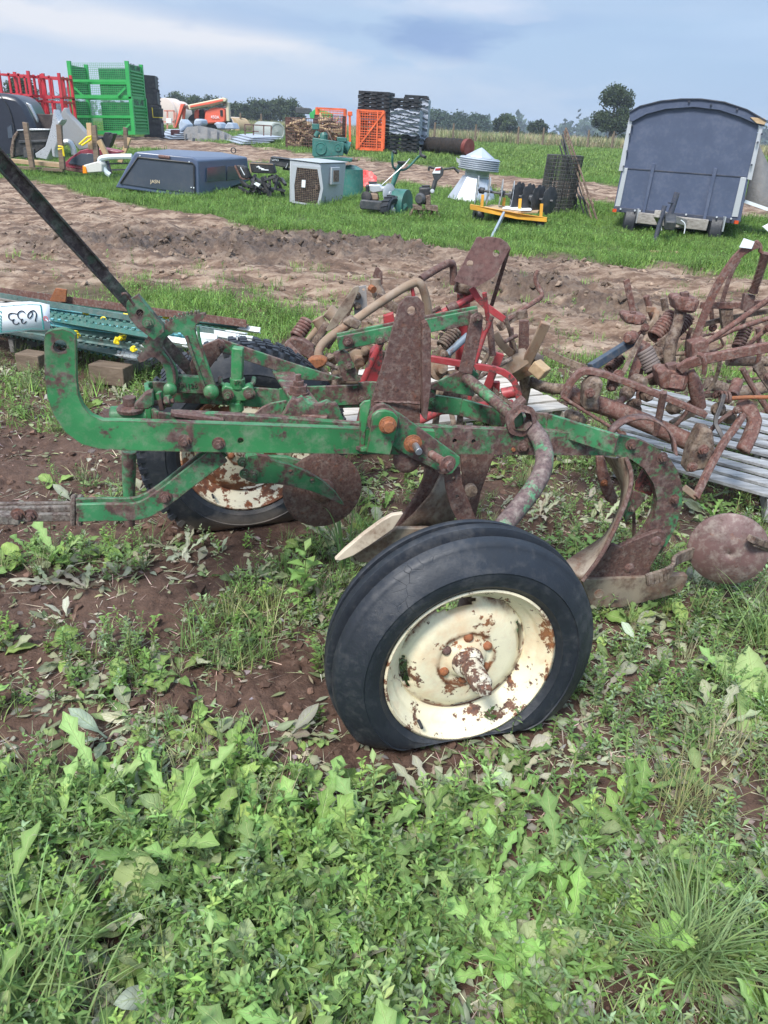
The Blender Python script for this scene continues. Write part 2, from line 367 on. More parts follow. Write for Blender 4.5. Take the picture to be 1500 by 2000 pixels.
def small_h(x, y, r1, r2, wet, bare, py):
    near = np.clip(1-(y-5)/4, 0, 1)
    h = .045*fbm(x*.9, y*.9, 3)*np.clip(y/3, .35, 1.4) + .012*fbm(x*6, y*6, 4)*near
    cl = np.abs(fbm(x*14+3, y*14, 3)); h = h+bare*near*(.022*(.35-cl)-.012)
    # tyre lug prints pressed in the bare soil
    lug = np.sin(x*52+9*y)*sstep(-.35, .0, np.sin(y*11+1.2+x)); h = h-bare*near*.009*np.clip(lug, 0, 1)
    rd = np.clip(r1+r2, 0, 1)
    dirn = y+.55*x                                   # ruts run along the track
    rut = .045*np.sin(dirn*3.4+1.6*perlin(x*.3, y*.3)*2)+.022*np.sin(dirn*9+2.0*perlin(x*.6+9, y*.6))
    chop = fbm(x*2.2, dirn*6.5, 5, 2.1, .6); clod = np.clip(.25-np.abs(fbm(x*7, y*7, 3)), 0, 1)
    h = h+rd*(rut*.9+.075*chop*(.5+1.4*wet)+.09*clod*(.5+wet)+wet*.03*np.sign(np.sin(x*26+3*perlin(x, y)))*.35)*np.clip((y-2.5)/2, 0, 1)
    return h
def HT(x, y):                                        # full terrain height
    px, py, r1, r2, wet, bare = zones(x, y); return tz(x, y)+small_h(x, y, r1, r2, wet, bare, py)
def build_ground():
    a = np.concatenate([-.3+1.6*(1-np.cos(np.linspace(0, 1, 12)*math.pi/2))-.0, []])
    ys = [-1.0, -.5, 0.0, .3]; y = .5
    while y < 9: ys.append(y); y += .0028+.0060*y
    while y < 60: ys.append(y); y += .011*y
    while y < 640: ys.append(y); y *= 1.05
    ys = np.array(ys); us = np.concatenate([np.linspace(-3, -.8, 60)[:-1], np.linspace(-.8, .85, 560), np.linspace(.85, 3, 60)[1:]])
    Y, U = np.meshgrid(ys, us, indexing='ij'); X = U*(np.maximum(Y, 0)+.9); m, n = Y.shape
    px, py, r1, r2, wet, bare = zones(X, Y); H = tz(X, Y)+small_h(X, Y, r1, r2, wet, bare, py)
    me = bpy.data.meshes.new('ground'); me.vertices.add(m*n); me.vertices.foreach_set('co', np.stack([X, Y, H], -1).ravel())
    i = np.arange(m-1)[:, None]*n+np.arange(n-1)[None]; q = np.stack([i, i+1, i+n+1, i+n], -1).reshape(-1)
    nf = len(q)//4; me.loops.add(len(q)); me.loops.foreach_set('vertex_index', q); me.polygons.add(nf)
    me.polygons.foreach_set('loop_start', np.arange(nf)*4); me.update(calc_edges=True)
    me.polygons.foreach_set('use_smooth', np.ones(nf, bool))
    for nm, A in (('road', np.clip(r1+r2, 0, 1)), ('wet', wet), ('bare', bare)):
        at = me.attributes.new(nm, 'FLOAT', 'POINT'); at.data.foreach_set('value', A.ravel().astype(np.float32))
    o = bpy.data.objects.new('ground', me); link(o); struct(o)
    mt, nt, b, out = new_mat('soil'); v = objvec(nt, rnd=False)
    def attr(nm): a = nt.nodes.new('ShaderNodeAttribute'); a.attribute_name = nm; return a.outputs['Fac']
    nA = noise(nt, v, 1.6, 10, .68); nB = noise(nt, v, 22, 8, .65); nC = noise(nt, v, 110, 4, .6)
    vs_ = objvec(nt, (1.0, 2.6, 1), rnd=False); nD = noise(nt, vs_, 2.2, 10, .7)
    road = ramp(nt, nD, [(.38, (.095, .056, .038)), (.47, (.175, .112, .078)), (.53, (.27, .19, .137)), (.64, (.40, .305, .228))])
    wetc = ramp(nt, nB, [(.35, (.05, .032, .023)), (.65, (.14, .098, .072))])
    soil = ramp(nt, nB, [(.3, (.045, .024, .017)), (.55, (.092, .053, .038)), (.75, (.16, .105, .08))])
    soil2 = mixc(nt, ramp(nt, nA, [(.45, g3(0)), (.66, g3(.6))]), soil, (.16, .10, .075))
    grassc = ramp(nt, nA, [(.35, (.045, .085, .022)), (.65, (.085, .14, .034))])
    yy = nt.nodes.new('ShaderNodeSeparateXYZ'); nt.links.new(v, yy.inputs[0])
    far = ramp(nt, mathn(nt, 'MULTIPLY', yy.outputs['Y'], .01), [(.05, g3(0)), (.16, g3(1))])
    base = mixc(nt, far, soil2, grassc)
    wf = mathn(nt, 'MINIMUM', mathn(nt, 'ADD', mathn(nt, 'MULTIPLY', attr('wet'), ramp(nt, nA, [(.36, g3(.25)), (.5, g3(1))])), ramp(nt, nD, [(.34, g3(.8)), (.42, g3(0))])), 1.0)
    rc = mixc(nt, wf, road, wetc); c = mixc(nt, attr('road'), base, rc)
    nt.links.new(c, b.inputs['Base Color'])
    nt.links.new(ramp(nt, wf, [(0, g3(.92)), (1, g3(.55))]), b.inputs['Roughness']); b.inputs['Specular IOR Level'].default_value = .3
    bump(nt, b, mathn(nt, 'ADD', mathn(nt, 'ADD', mathn(nt, 'MULTIPLY', nB, .7), mathn(nt, 'MULTIPLY', nC, .3)), mathn(nt, 'MULTIPLY', nD, mathn(nt, 'MULTIPLY', attr('road'), 2.5))), 1.0, .022)
    me.materials.append(mt)
    return o
build_ground()
# ---- plants: one template per kind in numpy, repeated into one mesh
def leaf(L, w, nl=4, droop=.5, fold=.25, shape='ovate', lift=.3, serr=0.0):
    """one leaf along +x, built as a strip nl x 2 with a fold at the midrib"""
    t = np.linspace(0, 1, nl+1)
    if shape == 'ovate': pr = np.sin(np.pi*np.clip(t, 0, 1)**.75)**.8
    elif shape == 'lance': pr = np.sin(np.pi*t**.9)*.9
    elif shape == 'blade': pr = (1-t**1.6)*.9+.05
    elif shape == 'spoon': pr = np.where(t < .35, .14, np.sin(np.pi*np.clip((t-.3)/.7, 0, 1)**.8)**.7)
    elif shape == 'dandel': pr = (.22+.78*t**.8)*np.where(np.arange(nl+1) % 2 == 0, .45, 1.0)*np.where(t > .96, .05, 1)
    pr = np.maximum(pr, .015); ang = lift-droop*t; dx = np.cumsum(np.concatenate([[0], np.cos(ang[:-1])]))*L/nl; dz = np.cumsum(np.concatenate([[0], np.sin(ang[:-1])]))*L/nl
    V = []; 
    for k in range(nl+1):
        V += [(dx[k], -w/2*pr[k], dz[k]+fold*w/2*pr[k]), (dx[k], 0, dz[k]), (dx[k], w/2*pr[k], dz[k]+fold*w/2*pr[k])]
    F = []
    for k in range(nl): F += [(3*k, 3*k+3, 3*k+4, 3*k+1), (3*k+1, 3*k+4, 3*k+5, 3*k+2)]
    return np.array(V), np.array(F)
def rotz(V, a): c, s = math.cos(a), math.sin(a); return V @ np.array([[c, s, 0], [-s, c, 0], [0, 0, 1]])
def roty(V, a): c, s = math.cos(a), math.sin(a); return V @ np.array([[c, 0, -s], [0, 1, 0], [s, 0, c]])
def rotx(V, a): c, s = math.cos(a), math.sin(a); return V @ np.array([[1, 0, 0], [0, c, s], [0, -s, c]])
class PB:
    def __init__(s): s.V = []; s.F = []; s.C = []; s.n = 0
    def add(s, VF, col):
        V, F = VF; s.V.append(V); s.F.append(F+s.n); C = np.concatenate([np.tile(np.array(col), (len(V), 1)), np.zeros((len(V), 3))], 1)
        if len(V) % 3 == 0 and len(V) > 6:           # leaf blades: paler midrib, and a place on the leaf for its veins
            C[1::3, :3] = C[1::3, :3]*1.3+.015; C[0::3, :3] *= .85; k = len(V)//3; C[:, 3] = np.repeat(np.linspace(0, 1, k), 3); C[0::3, 4] = 1; C[2::3, 4] = 1; C[:, 5] = 1.0 if k > 5 else 0.0
        s.C.append(C); s.n += len(V)
    def get(s): return np.concatenate(s.V), np.concatenate(s.F), np.concatenate(s.C)
def jit(c, a=.18, r=None):
    r = r or random; k = 1+r.uniform(-a, a); return tuple(max(.004, x*k*(1+r.uniform(-a*.5, a*.5))) for x in c)
def stem(p0, p1, w): # thin cross strip
    p0 = np.array(p0); p1 = np.array(p1); d = p1-p0; s = np.cross(d, [0, 0, 1.]); s = s/(np.linalg.norm(s)+1e-9)*w if np.linalg.norm(s) > 1e-6 else np.array([w, 0, 0])
    return np.array([p0-s, p0+s, p1+s, p1-s]), np.array([(0, 1, 2, 3)])
def sprig(n=9, H=.11, L=.022, w=.010, col=(.09, .2, .035), lie=.5):
    b = PB(); lean = random.uniform(0, lie); az = random.uniform(0, 6.28); p = np.zeros(3); d = np.array([math.sin(lean)*math.cos(az), math.sin(lean)*math.sin(az), math.cos(lean)])
    for k in range(n):
        q = p+d*H/n; b.add(stem(p, q, .0012), jit((.14, .2, .06))); p = q; d = d+np.array([random.gauss(0, .12), random.gauss(0, .12), random.uniform(-.03, .1)]); d /= np.linalg.norm(d)
        for sg in ((0, math.pi) if k > 0 else (0,)):
            a = az+k*2.2+sg+random.gauss(0, .3); s = random.uniform(.65, 1.15)*(1.05-.35*k/n)
            V, F = leaf(L*s, w*s, 2, random.uniform(.2, .9), .3, 'lance', random.uniform(.1, .9)); b.add((rotz(V, a)+p, F), jit(col, .22))
    return b.get()
def rosette(n=8, L=.09, w=.045, shape='spoon', col=(.12, .24, .05), lift=(.1, .8), fold=.25, nl=7):
    b = PB()
    for k in range(n):
        s = random.uniform(.6, 1.15); V, F = leaf(L*s, w*s, nl, random.uniform(.2, 1.2), fold, shape, random.uniform(*lift))
        V = V+np.stack([np.zeros(len(V)), np.zeros(len(V)), .004*np.sin(V[:, 0]*200+k)], -1)
        V = rotx(V, random.gauss(0, .35)); b.add((rotz(V, k*2.4+random.gauss(0, .4)), F), jit(col, .2))
    return b.get()
def gtuft(n=26, L=.16, w=.004, col=(.10, .22, .04), spread=1.0, nl=4, r0=.02):
    b = PB()
    for k in range(n):
        s = random.uniform(.45, 1.15); V, F = leaf(L*s, w, nl, random.uniform(.2, 1.3), .3, 'blade', math.pi/2-random.uniform(0, .75)*spread)
        a = random.uniform(0, 6.28); V = rotz(V, a)+np.array([random.gauss(0, r0), random.gauss(0, r0), -.004]); b.add((V, F), jit(col, .25))
    return b.get()
def litter(n=10, col=(.30, .33, .22)):
    b = PB()
    for k in range(n):
        if random.random() < .55: V, F = leaf(random.uniform(.02, .055), random.uniform(.008, .024), 3, random.uniform(-.4, .6), random.uniform(-.3, .5), 'ovate', random.uniform(-.1, .2)); c = jit(col, .3)
        else: V, F = leaf(random.uniform(.03, .11), random.uniform(.0015, .004), 3, random.uniform(-.2, .4), .1, 'blade', random.uniform(0, .2)); c = jit((.42, .38, .26), .3)
        V = rotx(V, random.gauss(0, .4)); b.add((rotz(V, random.uniform(0, 6.28))+np.array([random.gauss(0, .05), random.gauss(0, .05), random.uniform(.001, .012)]), F), c)
    return b.get()
def foliage_mat(name, rough=.5, trans=.28):
    m, nt, b, out = new_mat(name); a = nt.nodes.new('ShaderNodeAttribute'); a.attribute_name = 'col'
    tc = nt.nodes.new('ShaderNodeTexCoord'); n = noise(nt, tc.outputs['Object'], 75, 5, .65)
    hb = nt.nodes.new('ShaderNodeHueSaturation'); hb.inputs['Value'].default_value = 1.17; hb.inputs['Hue'].default_value = .474; hb.inputs['Saturation'].default_value = .92; nt.links.new(a.outputs['Color'], hb.inputs['Color'])
    c = mixc(nt, ramp(nt, n, [(.45, g3(0)), (.75, g3(.6))]), hb.outputs[0], mixc(nt, .35, hb.outputs[0], (.30, .34, .18)))
    la = nt.nodes.new('ShaderNodeAttribute'); la.attribute_name = 'leaf'; sp = nt.nodes.new('ShaderNodeSeparateXYZ'); nt.links.new(la.outputs['Vector'], sp.inputs[0])
    fr_ = mathn(nt, 'FRACT', mathn(nt, 'MULTIPLY', mathn(nt, 'SUBTRACT', sp.outputs['X'], mathn(nt, 'MULTIPLY', sp.outputs['Y'], .16)), 9.0))
    vein = ramp(nt, mathn(nt, 'ABSOLUTE', mathn(nt, 'SUBTRACT', fr_, .5)), [(0, g3(1)), (.13, g3(0))]); mid = ramp(nt, sp.outputs['Y'], [(.03, g3(1)), (.10, g3(0))])
    vv = mathn(nt, 'MULTIPLY', mathn(nt, 'MAXIMUM', mathn(nt, 'MULTIPLY', vein, .45), mid), sp.outputs['Z'])
    c = mixc(nt, mathn(nt, 'MULTIPLY', vv, .55), c, (.42, .50, .22))
    spots = ramp(nt, noise(nt, tc.outputs['Object'], 130, 4, .7), [(.62, g3(0)), (.70, g3(.7))]); c = mixc(nt, mathn(nt, 'MULTIPLY', spots, sp.outputs['Z']), c, (.26, .20, .12))
    bump(nt, b, mathn(nt, 'ADD', mathn(nt, 'MULTIPLY', vv, -1.0), mathn(nt, 'MULTIPLY', n, .8)), .6, .003)
    nt.links.new(c, b.inputs['Base Color']); b.inputs['Roughness'].default_value = rough; b.inputs['Specular IOR Level'].default_value = .22
    t = nt.nodes.new('ShaderNodeBsdfTranslucent'); nt.links.new(c, t.inputs['Color']); mx = nt.nodes.new('ShaderNodeMixShader'); mx.inputs[0].default_value = trans
    nt.links.new(b.outputs[0], mx.inputs[1]); nt.links.new(t.outputs[0], mx.inputs[2]); nt.links.new(mx.outputs[0], out.inputs[0]); return m
MF = foliage_mat('foliage')
def mesh_from(name, V, F, C, mat=None, flat=False):
    me = bpy.data.meshes.new(name); me.vertices.add(len(V)); me.vertices.foreach_set('co', V.astype(np.float32).ravel())
    nf = len(F); k = F.shape[1]; me.loops.add(nf*k); me.loops.foreach_set('vertex_index', F.astype(np.int32).ravel()); me.polygons.add(nf)
    me.polygons.foreach_set('loop_start', np.arange(nf)*k); me.update(calc_edges=True)
    ca = me.color_attributes.new('col', 'FLOAT_COLOR', 'POINT'); ca.data.foreach_set('color', np.concatenate([C[:, :3], np.ones((len(C), 1))], 1).astype(np.float32).ravel())
    if C.shape[1] > 3: lv = me.attributes.new('leaf', 'FLOAT_VECTOR', 'POINT'); lv.data.foreach_set('vector', np.ascontiguousarray(C[:, 3:6]).astype(np.float32).ravel())
    me.polygons.foreach_set('use_smooth', np.full(nf, not flat)); me.materials.append(mat or MF); return me
def scatter(name, temps, pts, scales, tint=None, sink=.004, tilt=.15, kind='stuff', mat=None):
    """pts: (n,3); each gets a random template, turn, tilt and tint"""
    Vs = []; Fs = []; Cs = []; off = 0; n = len(pts); which = RNG.integers(0, len(temps), n); rot = RNG.uniform(0, 2*np.pi, n)
    for ti, (V, F, C) in enumerate(temps):
        idx = np.nonzero(which == ti)[0]
        if len(idx) == 0: continue
        c, s = np.cos(rot[idx]), np.sin(rot[idx]); sc = scales[idx]
        x = (V[None, :, 0]*c[:, None]-V[None, :, 1]*s[:, None])*sc[:, None]; y = (V[None, :, 0]*s[:, None]+V[None, :, 1]*c[:, None])*sc[:, None]
        tx = RNG.normal(0, tilt, len(idx)); z = V[None, :, 2]*sc[:, None]+x*tx[:, None]
        P = np.stack([x+pts[idx, 0:1], y+pts[idx, 1:2], z+pts[idx, 2:3]-sink], -1).reshape(-1, 3)
        k = len(V); Fs.append((F[None]+(np.arange(len(idx))*k)[:, None, None]+off).reshape(-1, F.shape[1])); off += k*len(idx); Vs.append(P)
        cc = C[None, :, :3]*(RNG.uniform(.62, 1.34, (len(idx), 1, 1)))*(1+RNG.uniform(-.07, .07, (len(idx), 1, 3))*(tint is None))*(tint[idx][:, None, :] if tint is not None else 1.0)
        cc = np.clip(np.broadcast_to(cc, (len(idx), k, 3)), 0, 1); Cs.append(np.concatenate([cc, np.broadcast_to(C[None, :, 3:], (len(idx), k, C.shape[1]-3))], 2).reshape(-1, C.shape[1]))
    me = mesh_from(name, np.concatenate(Vs), np.concatenate(Fs), np.concatenate(Cs), mat, flat=mat is not None)
    o = bpy.data.objects.new(name, me); link(o); o['kind'] = kind; return o
def cloud(n, x0, x1, y0, y1, keep, pw=1.0):
    """n candidates, uniform in the wedge the yard occupies; keep(px,py,r1,r2,wet,bare,x,y) gives the chance of growth"""
    y = y0+(y1-y0)*RNG.uniform(0, 1, n)**pw; u = RNG.uniform(x0, x1, n); x = u*(y+.9)
    px, py, r1, r2, wet, bare = zones(x, y); p = keep(px, py, r1, r2, wet, bare, x, y); k = RNG.uniform(0, 1, n) < p
    x, y = x[k], y[k]; return np.stack([x, y, HT(x, y)], -1)
# keep plants out from under the wheels and pallets (set by the objects below)
CLEAR = [(.64, 1.02, .10, .085), (.06, 1.62, .16, .05), (.25, 1.72, .30, .10), (-.53, 2.86, .34, .12)]
def clear(x, y):
    k = np.ones_like(x)
    for cx, cy, rx, ry in CLEAR: k = k*(1-np.exp(-(((x-cx)/rx)**2+((y-cy)/ry)**2)**3))
    return k
def build_plants():
    patch = lambda x, y, s, o: sstep(-.15, .25, fbm(x*s+o, y*s-o, 3))
    # leafy sprigs (knotweed mats)
    t = [sprig(random.randint(6, 11), random.uniform(.05, .13), random.uniform(.018, .032), random.uniform(.008, .0135), c) for c in ((.075, .19, .035), (.10, .23, .045), (.13, .22, .08), (.085, .21, .03), (.16, .24, .12), (.07, .17, .04)) for _ in range(2)]
    P = cloud(42000, -.85, .92, .55, 5.2, lambda px, py, r1, r2, wet, bare, x, y: (1-r1)*(1-bare)**1.3*(.22+.78*patch(x, y, 2.3, 3))*clear(x, y)*np.interp(py, [900, 1100, 1500, 1700], [.34, .42, .55, .62]), 1.3)
    scatter('ground_cover_sprigs', t, P, RNG.uniform(.6, 1.3, len(P)))
    # dandelions and broad plantain leaves
    t = [rosette(random.randint(5, 9), random.uniform(.07, .13), random.uniform(.022, .04), 'dandel', c, (.1, .9), .2, 9) for c in ((.09, .21, .045), (.13, .25, .06), (.17, .24, .11), (.25, .28, .17)) for _ in range(2)]
    P = cloud(4500, -.85, .92, .55, 5.0, lambda px, py, r1, r2, wet, bare, x, y: (1-r1)*(1-bare)**1.5*(.1+.9*patch(x, y, 1.9, 13))*clear(x, y), 1.3)
    scatter('ground_cover_dandelions', t, P, RNG.uniform(.6, 1.2, len(P)))
    t = [rosette(random.randint(3, 6), random.uniform(.07, .12), random.uniform(.03, .048), 'spoon', c, (.1, 1.0), .3, 8) for c in ((.13, .27, .05), (.17, .27, .09), (.27, .32, .19), (.31, .31, .22)) for _ in range(2)]
    P = cloud(2700, -.85, .92, .55, 4.6, lambda px, py, r1, r2, wet, bare, x, y: (1-r1)*(1-bare)**1.2*(.12+.88*patch(x, y, 2.1, 31))*clear(x, y), 1.35)
    scatter('ground_cover_plantains', t, P, RNG.uniform(.5, 1.15, len(P)))
    # taller lush weeds close to the camera: dandelion, plantain and upright leafy stems
    t = [sprig(random.randint(7, 10), random.uniform(.12, .2), random.uniform(.030, .048), random.uniform(.014, .023), c, .4) for c in ((.11, .27, .04), (.15, .31, .06), (.09, .22, .045), (.19, .33, .10)) for _ in range(2)]
    t += [rosette(random.randint(6, 9), random.uniform(.14, .2), random.uniform(.035, .06), 'dandel', c, (.5, 1.25), .25, 11) for c in ((.11, .26, .05), (.15, .30, .07)) for _ in range(2)]
    t += [rosette(random.randint(4, 6), random.uniform(.09, .13), random.uniform(.035, .055), 'spoon', c, (.3, 1.2), .35, 9) for c in ((.15, .31, .055), (.19, .29, .11), (.12, .25, .05)) for _ in range(1)]
    P = cloud(4600, -.85, .92, .5, 1.75, lambda px, py, r1, r2, wet, bare, x, y: (1-bare)**1.6*sstep(1490, 1640, py-.12*(px-750))*(.25+.75*patch(x, y, 3, 7))*np.where(px > 1100, .35, 1), 1.0)
    scatter('lush_weeds', t, P, RNG.uniform(.45, 1.0, len(P)))
    P = cloud(400, -.85, .92, 1.7, 3.4, lambda px, py, r1, r2, wet, bare, x, y: (1-bare)**2*clear(x, y)*patch(x, y, 3, 17))
    scatter('taller_weeds', t, P, RNG.uniform(.5, .95, len(P)))
    # crumbs and clods of earth
    def lump(seed, f=.6):
        r = np.random.default_rng(seed); V = []; F = []
        for i in range(4):
            th = math.pi*(i+.5)/4
            for j in range(6): a = 2*math.pi*j/6+i*.5; k = r.uniform(f, 1.2); V.append((math.cos(a)*math.sin(th)*k, math.sin(a)*math.sin(th)*k, math.cos(th)*k*.7+.2))
        for i in range(3):
            for j in range(6): F.append((i*6+j, i*6+(j+1) % 6, (i+1)*6+(j+1) % 6, (i+1)*6+j))
        F.append((0, 1, 2, 3)); F.append((0, 3, 4, 5)); V = np.array(V); return V, np.array(F)[:, ::-1], np.tile(np.array([[.5, .5, .5]]), (len(V), 1))
    ml, nt, bb, out = new_mat('clod_soil'); at = nt.nodes.new('ShaderNodeAttribute'); at.attribute_name = 'col'; nt.links.new(at.outputs['Color'], bb.inputs['Base Color']); bb.inputs['Roughness'].default_value = .9; bb.inputs['Specular IOR Level'].default_value = .2
    tc_ = nt.nodes.new('ShaderNodeTexCoord'); bump(nt, bb, noise(nt, tc_.outputs['Object'], 90, 5, .7), .5, .0015)
    lp = [lump(i) for i in range(7)]
    P = cloud(22000, -.62, .66, .6, 4.5, lambda px, py, r1, r2, wet, bare, x, y: np.clip(bare*1.1-.1, 0, 1)*clear(x, y)*(1-r1)*(.15+.85*patch(x, y, 5, 77)))
    s_ = .003+.020*RNG.uniform(0, 1, len(P))**4; tn = np.array([[.115, .07, .052]])*2*RNG.uniform(.6, 1.5, (len(P), 1)); scatter('soil_crumbs', lp, P, s_, tn, .001, .3, mat=ml)
    P = cloud(60000, -.60, .64, 3.0, 17, lambda px, py, r1, r2, wet, bare, x, y: r1*(.12+.88*patch(x, y, 1.6, 57))*(.42+.35*wet), 1.2)
    px, py, r1, r2, wet, bare = zones(P[:, 0], P[:, 1]); s_ = (.006+.036*RNG.uniform(0, 1, len(P))**6)*(1+.5*wet); tn = (np.array([[.27, .20, .15]])*(1-wet[:, None]*.5))*2*RNG.uniform(.55, 1.25, (len(P), 1)); scatter('road_clods', lp, P, s_, tn, .002, .3, mat=ml)
    # single plants one can point at
    def plant(name, label, cat, T_, px, py, s, rz=0.0):
        g = G(px, py); V, F, C = T_; me = mesh_from(name, V*s, F, C); o = bpy.data.objects.new(name, me); link(o); z = float(HT(np.array([g.x]), np.array([g.y]))[0]); o.location = (g.x, g.y, z-.005); o.rotation_euler = (0, 0, rz); tag(o, label, cat)
    plant('grass_tuft', 'big dense grass tuft at the lower right of the photo', 'grass tuft', gtuft(300, .25, .0062, (.15, .27, .09), 1.7, 6, .03), 1345, 1885, 1.0)
    plant('grass_tuft', 'grass tuft with long arching blades at the right edge below the plow disc', 'grass tuft', gtuft(70, .30, .006, (.15, .27, .08), 1.3, 6, .03), 1480, 1260, 1.0)
    plant('grass_tuft', 'thin yellowish grass tuft above the big tuft', 'grass tuft', gtuft(120, .24, .0028, (.24, .27, .10), 1.4, 6, .04), 1320, 1590, 1.0)
    plant('tall_grass', 'tall green grass stalk growing up in front of the plow share', 'grass', gtuft(14, .50, .009, (.11, .24, .07), .55, 8, .012), 672, 1105, 1.05)
    plant('grass_tuft', 'long bladed grass clump at the lower left corner', 'grass tuft', gtuft(90, .32, .006, (.14, .27, .08), 1.4, 7, .05), 60, 1960, 1.0)
    plant('pigweed', 'young pigweed with pale green crown of pointed leaves below the bare mud', 'weed', rosette(11, .085, .045, 'ovate', (.22, .42, .08), (.2, 1.1), .3, 6), 462, 1545, 1.0)
    plant('goosefoot', 'leafy goosefoot weed left of the front tyre', 'weed', sprig(9, .24, .075, .05, (.14, .31, .07), .1), 585, 1190, 1.1)
    plant('plantain', 'large plantain with wide muddy leaves at the lower left', 'weed', rosette(5, .19, .11, 'spoon', (.20, .31, .11), (.4, 1.2), .25, 10), 270, 1810, 1.0, 1.0)
    plant('plantain', 'bright yellow green young plantain near the bottom centre left', 'weed', rosette(5, .10, .055, 'spoon', (.30, .48, .06), (.5, 1.2), .3, 9), 590, 1880, 1.0, .4)
    plant('plantain', 'flat spreading plantain at the bottom centre', 'weed', rosette(8, .12, .062, 'spoon', (.24, .34, .14), (.05, .5), .2, 9), 880, 1760, 1.0, .2)
    plant('plantain', 'flat pale plantain right of the bottom centre', 'weed', rosette(6, .10, .058, 'spoon', (.27, .34, .17), (.02, .4), .2, 9), 1085, 1800, 1.0, 2.2)
    plant('dock', 'broad leaved dock at the right edge below the tufts', 'weed', rosette(7, .20, .10, 'ovate', (.19, .33, .10), (.2, .9), .2, 9), 1475, 1370, 1.0, .6)
    plant('dandelion', 'tall dandelion with upright serrated leaves left of centre', 'weed', rosette(9, .22, .055, 'dandel', (.16, .32, .07), (.8, 1.35), .3, 13), 300, 1690, 1.0)
    plant('dandelion', 'second tall dandelion with curved stems beside the first', 'weed', rosette(8, .20, .05, 'dandel', (.13, .27, .06), (.6, 1.3), .3, 13), 400, 1720, 1.0, 1.1)
    # grass blades between
    t = [gtuft(random.randint(14, 26), random.uniform(.07, .15), random.uniform(.0025, .0042), c, 1.2) for c in ((.10, .22, .04), (.15, .25, .06), (.09, .19, .05), (.27, .28, .14)) for _ in range(2)]
    P = cloud(5000, -.85, .92, .55, 5.2, lambda px, py, r1, r2, wet, bare, x, y: (1-r1)*(1-bare)*(.1+.9*patch(x, y, 1.3, 41))*clear(x, y), 1.1)
    scatter('grass_near', t, P, RNG.uniform(.5, 1.2, len(P)))
    # wilted leaves and straw lying about
    t = [litter(random.randint(7, 13), c) for c in ((.17, .20, .11), (.26, .27, .19), (.13, .17, .08), (.26, .23, .17)) for _ in range(2)]
    P = cloud(8500, -.85, .92, .55, 6.0, lambda px, py, r1, r2, wet, bare, x, y: (1-.93*r1)*(1-.62*sstep(.55, .95, bare))*np.interp(py, [1100, 1300, 1450, 1600], [.6, .6, 1, 1])*clear(x, y)**.5, 1.1)
    scatter('leaf_litter', t, P, RNG.uniform(.6, 1.2, len(P)), tilt=.05)
    # the yard strip and patches: short clumps, 3 m to 34 m
    t = [gtuft(16, .10, .007, c, 1.3, 2, .05) for c in ((.085, .23, .028), (.115, .27, .035), (.075, .20, .028), (.14, .29, .05))]+[sprig(6, .10, .035, .016, (.085, .23, .03), .3) for _ in range(3)]
    def kp(px, py, r1, r2, wet, bare, x, y):
        pt = ((py < R1B(px)+150) | (x > 1.2) | (x < -1)) & (y > 3.8); return np.where(pt, 1, 0)*(1-r1)*(1-r2)*np.where(py > R1B(px)-5, .55, 1)*(1-.8*bare*(y < 7))*clear(x, y)
    def kq(px, py, r1, r2, wet, bare, x, y):
        f = lambda cx, cy, rx, ry: np.exp(-(((px-cx)/rx)**2+((py-cy)/ry)**2)**2); n_ = fbm(x*1.8+4, y*1.8, 3)
        w = f(450, 625, 290, 85)+.75*f(1130, 705, 110, 50)+.5*f(1460, 690, 120, 60)+.10; return np.clip(w*(.75+1.6*n_), 0, 1)*clear(x, y)*np.where(py > R1B(px)+10, 1, .12)
    P = cloud(58000, -.85, .92, 3.8, 9.5, kq); scatter('grass_patch', t, P, RNG.uniform(.5, 1.15, len(P)))
    P = cloud(135000, -.75, .82, 9.5, 24, kp); scatter('grass_strip', t, P, RNG.uniform(.5, 1.25, len(P))*(.75+.5*patch(P[:, 0], P[:, 1], .9, 3)))
    t2 = [gtuft(14, .15, .028, c, 1.2, 2, .16) for c in ((.085, .20, .03), (.12, .25, .04), (.10, .21, .035))]
    P = cloud(52000, -.60, .64, 24, 75, lambda px, py, r1, r2, wet, bare, x, y: (1-r2)*(1-r1)*(y > 3), 1.3); scatter('grass_field', t2, P, RNG.uniform(.5, 1.2, len(P))*np.clip(P[:, 1]/45, .7, 1.3))
    # tall seeding weeds at the far edge of the field
    t3 = [gtuft(12, .75, .05, c, .7, 3, .25) for c in ((.30, .28, .14), (.22, .25, .10), (.34, .31, .18), (.12, .18, .06))]
    P = cloud(26000, -.60, .64, 62, 150, lambda px, py, r1, r2, wet, bare, x, y: np.ones_like(x)*(px > 430), 1.5); scatter('tall_weeds', t3, P, RNG.uniform(.6, 1.3, len(P)))
build_plants()
# ================================================================= MATERIALS OF THE IMPLEMENTS
RUST = ((.125, .062, .052), (.058, .032, .030))
MG = M_paint('worn_green_paint', (.034, .185, .064), RUST, .440, 9, .40, .05, dusty=.45, wear=.007, hue=.35)
MG2 = M_paint('half_rusted_green_paint', (.035, .165, .068), RUST, .488, 13, .45, .07, dusty=.5, wear=.007, hue=.35)
MG3 = M_paint('mostly_rusted_green_paint', (.032, .16, .062), RUST, .535, 17, .5, .09, dusty=.5, wear=.006, hue=.35)
MG4 = M_paint('rusted_pipe_with_green_traces', (.06, .22, .10), ((.15, .10, .095), (.075, .05, .05)), .575, 15, .5, .06, dusty=.8)
MR = M_paint('dark_rust', (.10, .052, .045), ((.165, .085, .066), (.05, .026, .024)), .5, 24, .6, .16, orange=.3, dusty=.5, bstr=.6)
MRL = M_paint('brown_rust', (.135, .060, .048), ((.21, .105, .082), (.06, .030, .027)), .5, 22, .7, .16, orange=.45, dusty=.7, bstr=.7)
